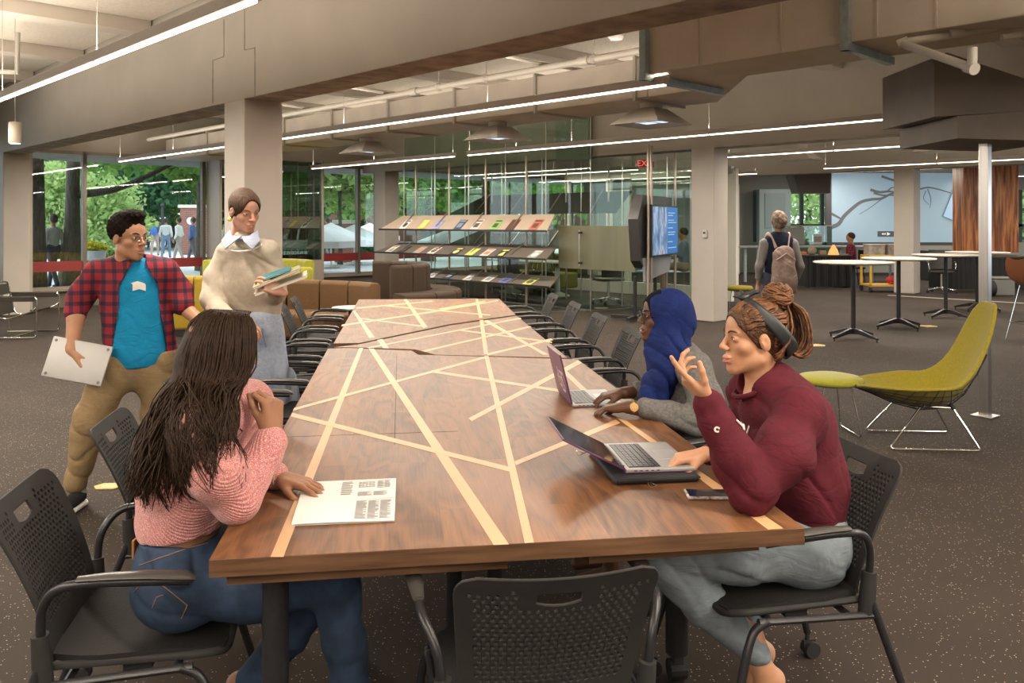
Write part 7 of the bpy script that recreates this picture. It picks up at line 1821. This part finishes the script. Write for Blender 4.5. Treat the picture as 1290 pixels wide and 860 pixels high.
# ---------------------------------------------------------------- walking young man in the plaid shirt
org=(-2.1,4.65,0); C_=person('walking young man in an open red plaid shirt and blue T-shirt, carrying a laptop',org[0],org[1])
skC=skinm('skin_olive',(.42,.215,.125))
hC=Head((-2.095,4.6,1.462),(.90,-.42,0),sc=1.05)
SC_=hC.apply(head_sdf()); SC_.cone((-2.08,4.66,.80),(-2.10,4.65,1.26),.09,.07); SC_.cone((-2.25,4.61,1.27),(-1.95,4.70,1.27),.04); SC_.chain([(-2.26,4.60,1.27),(-2.36,4.60,1.12),(-2.36,4.55,1.03)],[.04,.045,.044]); SC_.chain([(-1.94,4.70,1.26),(-1.87,4.73,1.13),(-1.86,4.72,1.09)],[.04,.042,.042])
SC_.chain([(-2.15,4.65,.80),(-2.30,4.58,.46),(-2.38,4.60,.10)],[.07,.05,.036]); SC_.chain([(-2.02,4.70,.80),(-1.99,4.74,.48),(-2.03,5.08,.12)],[.07,.05,.036])
S=SDF(.012); S.chain([(-2.36,4.55,1.03),(-2.345,4.48,.87)],[.044,.032]); hand(S,(-2.345,4.475,.86),(.42,-.1,-.9),(.3,.75,.1),1,[(22,30,15)]*4,thumb=(.75,.5,.3),sc=1.08)
S.chain([(-1.86,4.72,1.09),(-1.68,4.62,.98)],[.042,.032]); hand(S,(-1.67,4.615,.975),(.8,-.3,-.5),(-.5,.3,-.7),-1,[(30,35,20)]*4,sc=1.05); SC_.join(S); vmesh('body',[SC_.mesh(.0044,org=org)],skC,C_)
face_parts(hC,C_,org,lipc=(.40,.17,.13),brow=(.012,.008,.006),closed=.3,smile=.5,nm='c_')
plaid=mat('red_plaid_flannel',(.25,.02,.03),.85); N,L,b=nodes(plaid)
tc=N.new('ShaderNodeTexCoord'); sx=N.new('ShaderNodeSeparateXYZ'); L.new(tc.outputs['Object'],sx.inputs[0])
def band(src,fr,off,w_): return math_(N,L,'LESS_THAN',math_(N,L,'FRACT',math_(N,L,'ADD',math_(N,L,'MULTIPLY',src,fr),off)),w_)
xx=math_(N,L,'ADD',sx.outputs[0],math_(N,L,'MULTIPLY',sx.outputs[1],.6))
bx=band(xx,17,.1,.38); bz=band(sx.outputs[2],17,.3,.38); s_=math_(N,L,'ADD',bx,bz)
cr=ramp(N,[(.0,(.26,.014,.026)),(.5,(.085,.010,.026)),(1.0,(.013,.009,.028))]); L.new(math_(N,L,'MULTIPLY',s_,.5),cr.inputs[0]); L.new(cr.outputs[0],b.inputs['Base Color'])
S=SDF(.05); fl_=((.35,-.93,0),.66)
S.cone((-2.08,4.65,.95),(-2.09,4.65,1.20),.158,.180,flat=fl_); S.cone((-2.255,4.60,1.285),(-1.945,4.70,1.285),.066,.066,k=.05); S.cone((-2.10,4.64,1.31),(-2.10,4.63,1.345),.07,.06,k=.02)
S.chain([(-2.27,4.60,1.27),(-2.36,4.60,1.14),(-2.37,4.57,1.06)],[.072,.066,.060],k=.03); S.chain([(-1.93,4.70,1.27),(-1.87,4.74,1.16),(-1.84,4.70,1.09)],[.070,.064,.060],k=.03)
S.cone((-2.07,4.68,.98),(-2.05,4.72,.70),.165,.185,flat=fl_)
# opening at the front
def opening(X,Y,Z):
    l=(X+2.08)*.93+(Y-4.65)*.35; f=(X+2.08)*.35-(Y-4.65)*.93; c0=.02+.02*(1.2-Z); w_=.088+.10*np.clip(1.25-Z,0,1)-.05*np.clip((Z-1.2)/.12,0,1)+.004*np.sin(22*Z)
    return folds(.0045,28,ph=.7)(X,Y,Z)+1.0*np.clip((w_-np.abs(l-c0))/.008,0,1)*(f>0)
S.cut((-2.05,0,.745),(.12,0,-1)); V=S.mesh(.0065,noise=opening,org=org); vmesh('plaid_shirt',[V],plaid,C_)
S=SDF(.05); S.cone((-2.07,4.655,.84),(-2.085,4.65,1.20),.158,.158,flat=fl_); S.cone((-2.20,4.62,1.27),(-1.98,4.68,1.27),.052,.052); S.cut((0,0,.755),(0,0,-1))
V=S.mesh(.007,noise=folds(.003,22,ph=.2),org=org); ts=vmesh('t_shirt',[V],cloth('cyan_cotton',(.01,.24,.46),scale=20,var=.06),C_)
q=MB(); f3=caster_on(ts,org)
G=[[f3(165+11*i/4+(2 if j else 0),(354,356,360,364)[j]+(.8*abs(i-3)))for i in range(7)] for j in range(4)]
ok=all(g[0] is not None for r in G for g in r)
if ok:
    vs_=[g[0]+g[1]*.003 for r in G for g in r]; q.add(vs_,[(j*7+i,(j+1)*7+i,(j+1)*7+i+1,j*7+i+1) for j in range(3) for i in range(6)]); q.build('chest_print',M['paper'],ts)
kh=cloth('khaki_cotton',(.27,.19,.10),scale=25,var=.1)
S=SDF(.05); S.cone((-2.14,4.66,.76),(-2.02,4.70,.76),.122,.122,flat=fl_)
S.chain([(-2.17,4.64,.78),(-2.30,4.58,.46),(-2.38,4.60,.13)],[.112,.080,.055]); PANT=1; S.chain([(-2.0,4.72,.78),(-1.99,4.74,.48),(-2.02,5.02,.16)],[.112,.080,.055])
S.cut((0,0,.83),(0,0,1)); V=S.mesh(.007,noise=folds(.010,32,ph=2.4),org=org); vmesh('trousers',[V],kh,C_)
for p,f_ in(((-2.37,4.55),(.1,-1)),((-2.03,5.05),(.3,-.95))):
    S=SDF(.02); S.cone((p[0],p[1]+.05,.055),(p[0]+f_[0]*.1,p[1]+f_[1]*.14,.045),.042,.036,flat=((0,0,1),.9)); S.cut((0,0,.022),(0,0,-1)); V=S.mesh(.005,org=org); sh=vmesh('shoe',[V],cloth('black_canvas',(.02,.02,.022)),C_)
    S=SDF(.02); S.cone((p[0],p[1]+.05,.015),(p[0]+f_[0]*.1,p[1]+f_[1]*.14,.015),.049,.043,flat=((0,0,1),.55)); S.cut((0,0,.002),(0,0,-1)); S.cut((0,0,.028),(0,0,1)); V=S.mesh(.005,org=org); vmesh('shoe_sole',[V],M['paper'],sh)
    S=SDF(.02); S.cone((p[0],p[1]+.055,.07),(p[0],p[1]+.06,.14),.038,.036); V=S.mesh(.006,org=org); vmesh('sock',[V],mat('grey_sock',(.35,.35,.35),.9),C_)
chm=mat('black_curly_hair',(.010,.006,.004),.8,spec=.1,bump=1,scale=120,bd=.01)
S=SDF(.02); c=hC.sc
S.ell(hC.w((0,-.020,.055)),(.086*c,.100*c,.092*c),R3=hC.A/hC.sc); S.ell(hC.w((0,.03,.118)),(.06*c,.06*c,.035*c),R3=hC.A/hC.sc); S.cut(hC.w((0,.070,.02)),hC.A[:,1]-hC.A[:,2]*.6,k=.01); S.cut(hC.w((0,.0,-.035)),hC.A[:,1]*.4-hC.A[:,2],k=.01)
for s_ in(-1,1): S.ell(hC.w((s_*.088,-.006,-.012)),(.02,.03,.035),k=.01,sub=True)
V=S.mesh(.005,noise=lambda X,Y,Z:.004*np.sin(150*X)*np.sin(140*Y)*np.sin(160*Z)+.002*np.sin(300*X+200*Z),org=org); vmesh('hair',[V],chm,C_)
q=MB(); Mh=hC.mat4(org)
for s in(-1,1):
    q.tube([Mh@Vector((s*.033+.0215*math.cos(a),.099,.001+.0155*math.sin(a))) for a in np.linspace(0,2*math.pi,17)[:-1]],.0015,5,closed=True); q.tube([Mh@Vector(p) for p in((s*.054,.096,.006),(s*.078,.0,.004))],.0014,5)
q.tube([Mh@Vector(p) for p in((-.012,.100,.004),(0,.102,.006),(.012,.100,.004))],.0015,5); q.build('glasses',mat('thin_glasses_metal',(.35,.3,.25),.3,.8),C_)
# his closed laptop, underside to us
lp=empty('laptop','closed silver laptop held against the hip of the walking man','laptop',(0,0,0))
P=[W(56,469,4.42),W(72,429,4.47),W(141,436,4.52),W(121,487,4.42)]
cen=sum(P,Vector())/4; lp.location=cen; nrm=(P[1]-P[0]).cross(P[2]-P[1]).normalized()
xd=((P[3]-P[0])+(P[2]-P[1])).normalized(); zd=nrm; yd=zd.cross(xd).normalized(); Mx=Matrix((xd,yd,zd)).transposed().to_4x4()
q=MB(); q.box((0,0,0),(.31,.215,.016),M=Mx); q.build('base',M['alu'],lp,bevel=.006,seg=3,smooth=True)
q=MB(); sgn=1 if nrm.y<0 else -1
for x in(-.135,.135):
    for y in(-.088,.088): q.lathe([(.008,0),(.007,.002)],12,M=Mx@Matrix.Translation((x,y,sgn*.008))@(Matrix.Identity(4) if sgn>0 else Matrix.Rotation(math.pi,4,'X')))
q.build('rubber_feet',mat('foot_grey',(.15,.15,.15),.6),lp)

# ---------------------------------------------------------------- background people
bpk=figure('person walking away in a navy vest with a tan backpack, beyond the white column',981,280+H*F/9.8,1.65,(.20,.185,.18),(.03,.035,.06),face=0,stride=.12,group=None,Y=9.8,hair=(.10,.062,.043))
px=bpk.location
for ch in list(bpk.children):
    if ch.name.startswith('hair'): bpy.data.objects.remove(ch)
S=SDF(.02); S.ell((0,-.020,1.57),(.088,.105,.105)); S.ell((0,-.01,1.63),(.07,.08,.06)); S.cut((0,.05,1.52),(0,.8,-.6)); V=S.mesh(.009,noise=lambda X,Y,Z:.008*np.sin(85*X+30*Z)*np.sin(70*Z+40*Y)*np.sin(60*Y)); vmesh('hair',[V],mat('greying_hair',(.16,.095,.065),.8,var=.5,scale=30,col2=(.36,.25,.19),bump=1,bscale=80,bd=.01),bpk)
S=SDF(.04); S.cone((0,0,1.0),(0,.0,1.28),.165,.175,flat=((0,1,0),.66)); S.cone((-.10,0,1.33),(.10,0,1.33),.06); V=S.mesh(.012); vmesh('vest',[V],cloth('navy_vest',(.012,.016,.035)),bpk)
S=SDF(.05); S.cone((0,-.19,.86),(0,-.19,1.16),.145,.125,flat=((0,1,0),.6)); S.cone((0,-.26,.90),(0,-.26,1.04),.09,.07,flat=((0,1,0),.6)); V=S.mesh(.009,noise=folds(.008,38)); bg_=vmesh('backpack',[V],cloth('tan_backpack',(.27,.195,.165),scale=12,var=.3),bpk)
q=MB()
for s in(-1,1): q.tube(catmull([(s*.07,-.12,1.26),(s*.12,-.03,1.41),(s*.13,.08,1.38),(s*.13,.13,1.2)],4),.022,8,flat=.4)
q.tube([(-.11,-.27,.95),(0,-.30,.88),(.11,-.27,.95)],.008,6); q.tube([(-.11,-.26,1.12),(0,-.28,1.2),(.11,-.26,1.12)],.008,6); q.build('strap',mat('pink_strap',(.45,.32,.27),.8),bg_,smooth=True)
def seated(label,u,Y,zseat,face,top,skin=(.35,.18,.11),hair=(.03,.02,.015),mt=None,bottom=(.25,.2,.15)):
    x=X_(u,Y); t=empty('person',label,'person',(x,Y,0),face)
    S=SDF(.03); S.ell((0,.04,zseat+.70),(.075,.095,.115)); S.cone((0,0,zseat+.5),(0,.03,zseat+.63),.055)
    for s_ in(-1,1): S.chain([(s_*.2,.05,zseat+.30),(s_*.22,.22,zseat+.22),(s_*.12,.42,zseat+.28)],[.042,.038,.028]); S.ell((s_*.12,.46,zseat+.28),(.035,.05,.025))
    for s_ in(-1,1): S.chain([(s_*.11,.45,zseat-.05),(s_*.11,.42,.10)],[.055,.04])
    S.cone((0,0,zseat+.05),(0,.02,zseat+.48),.08); S.cone((-.18,.02,zseat+.45),(.18,.02,zseat+.45),.035)
    for s_ in(-1,1): S.chain([(s_*.19,.03,zseat+.44),(s_*.2,.05,zseat+.30)],[.035,.04]); S.chain([(s_*.08,.0,zseat+.04),(s_*.11,.45,zseat-.0),(s_*.11,.45,zseat-.06)],[.06,.05,.05])
    V=S.mesh(.012); vmesh('body',[V],mat('skin_s%d'%int(u),skin,.55),t)
    S=SDF(.04); S.cone((0,0,zseat+.08),(0,.02,zseat+.40),.15,.165,flat=((0,1,0),.7)); S.cone((-.16,.02,zseat+.47),(.16,.02,zseat+.47),.065)
    for s_ in(-1,1): S.chain([(s_*.18,.02,zseat+.45),(s_*.23,.06,zseat+.26)],[.066,.056])
    V=S.mesh(.012,noise=folds(.004,40)); vmesh('shirt',[V],mt or mat('shirt_s%d'%int(u),top,.85),t)
    S=SDF(.04); S.cone((-.07,0,zseat+.03),(.07,0,zseat+.03),.12)
    for s_ in(-1,1): S.chain([(s_*.1,.05,zseat+.03),(s_*.11,.42,zseat+.03)],[.09,.07])
    V=S.mesh(.014); vmesh('trousers',[V],mat('pants_s%d'%int(u),bottom,.85),t)
    S=SDF(.02); S.ell((0,.015,zseat+.735),(.085,.10,.095)); V=S.mesh(.012); vmesh('hair',[V],mat('hair_s%d'%int(u),hair,.8),t)
    q=MB()
    for s_ in(-1,1): q.ell((s_*.11,.48,.045),(.045,.12,.045),6)
    q.build('shoes',M['blackm'],t,smooth=True); return t
seated('man in a red plaid shirt seated in profile at the black covered service desk',1073,20.6,.48,R(75),(.3,.03,.05),mt=plaid)
seated('dark haired person seated beyond the glass between the wall screen and the column',862,17.3,.62,R(70),(.12,.16,.2),skin=(.3,.18,.12))
scb=empty('desk_chair','small dark chair under the seated man in the plaid shirt','chair',(X_(1074,20.6),20.6,0))
q=MB(); q.box((0,0,.44),(.45,.45,.05)); q.build('seat',M['blackm'],scb,bevel=.01); q=MB(); q.box((.24,0,.70),(.04,.42,.35)); q.build('backrest',M['blackm'],scb,bevel=.01)
for sx in(-1,1):
    for sy in(-1,1): q=MB(); q.tube([(sx*.18,sy*.18,.43),(sx*.24,sy*.22,0)],.014,6); q.build('leg',M['black'],scb)
# ================================================================ camera, world, view
cam=bpy.data.cameras.new('camera'); co=bpy.data.objects.new('camera',cam); C.objects.link(co)
co.location=(0,0,H); co.rotation_euler=(math.pi/2,0,0); cam.sensor_width=36; cam.lens=36*F/1290; cam.shift_y=-(430-280)/1290
cam.clip_end=400; bpy.context.scene.camera=co
w=bpy.data.worlds.new('world'); bpy.context.scene.world=w; w.use_nodes=True; N=w.node_tree.nodes; L=w.node_tree.links; N.clear()
o=N.new('ShaderNodeOutputWorld'); bg=N.new('ShaderNodeBackground'); bg.inputs[0].default_value=(.82,.91,1,1); bg.inputs[1].default_value=WS
L.new(bg.outputs[0],o.inputs[0])
sc=bpy.context.scene
sc.view_settings.view_transform='Standard'; sc.view_settings.look='None'; sc.view_settings.gamma=1; sc.view_settings.use_curve_mapping=False
sc.view_settings.exposure=EXPO
cy=sc.cycles; cy.use_denoising=True; cy.max_bounces=8; cy.transparent_max_bounces=16; cy.diffuse_bounces=4; cy.glossy_bounces=4; cy.use_light_tree=True
cy.sample_clamp_indirect=8; cy.caustics_reflective=False; cy.caustics_refractive=False
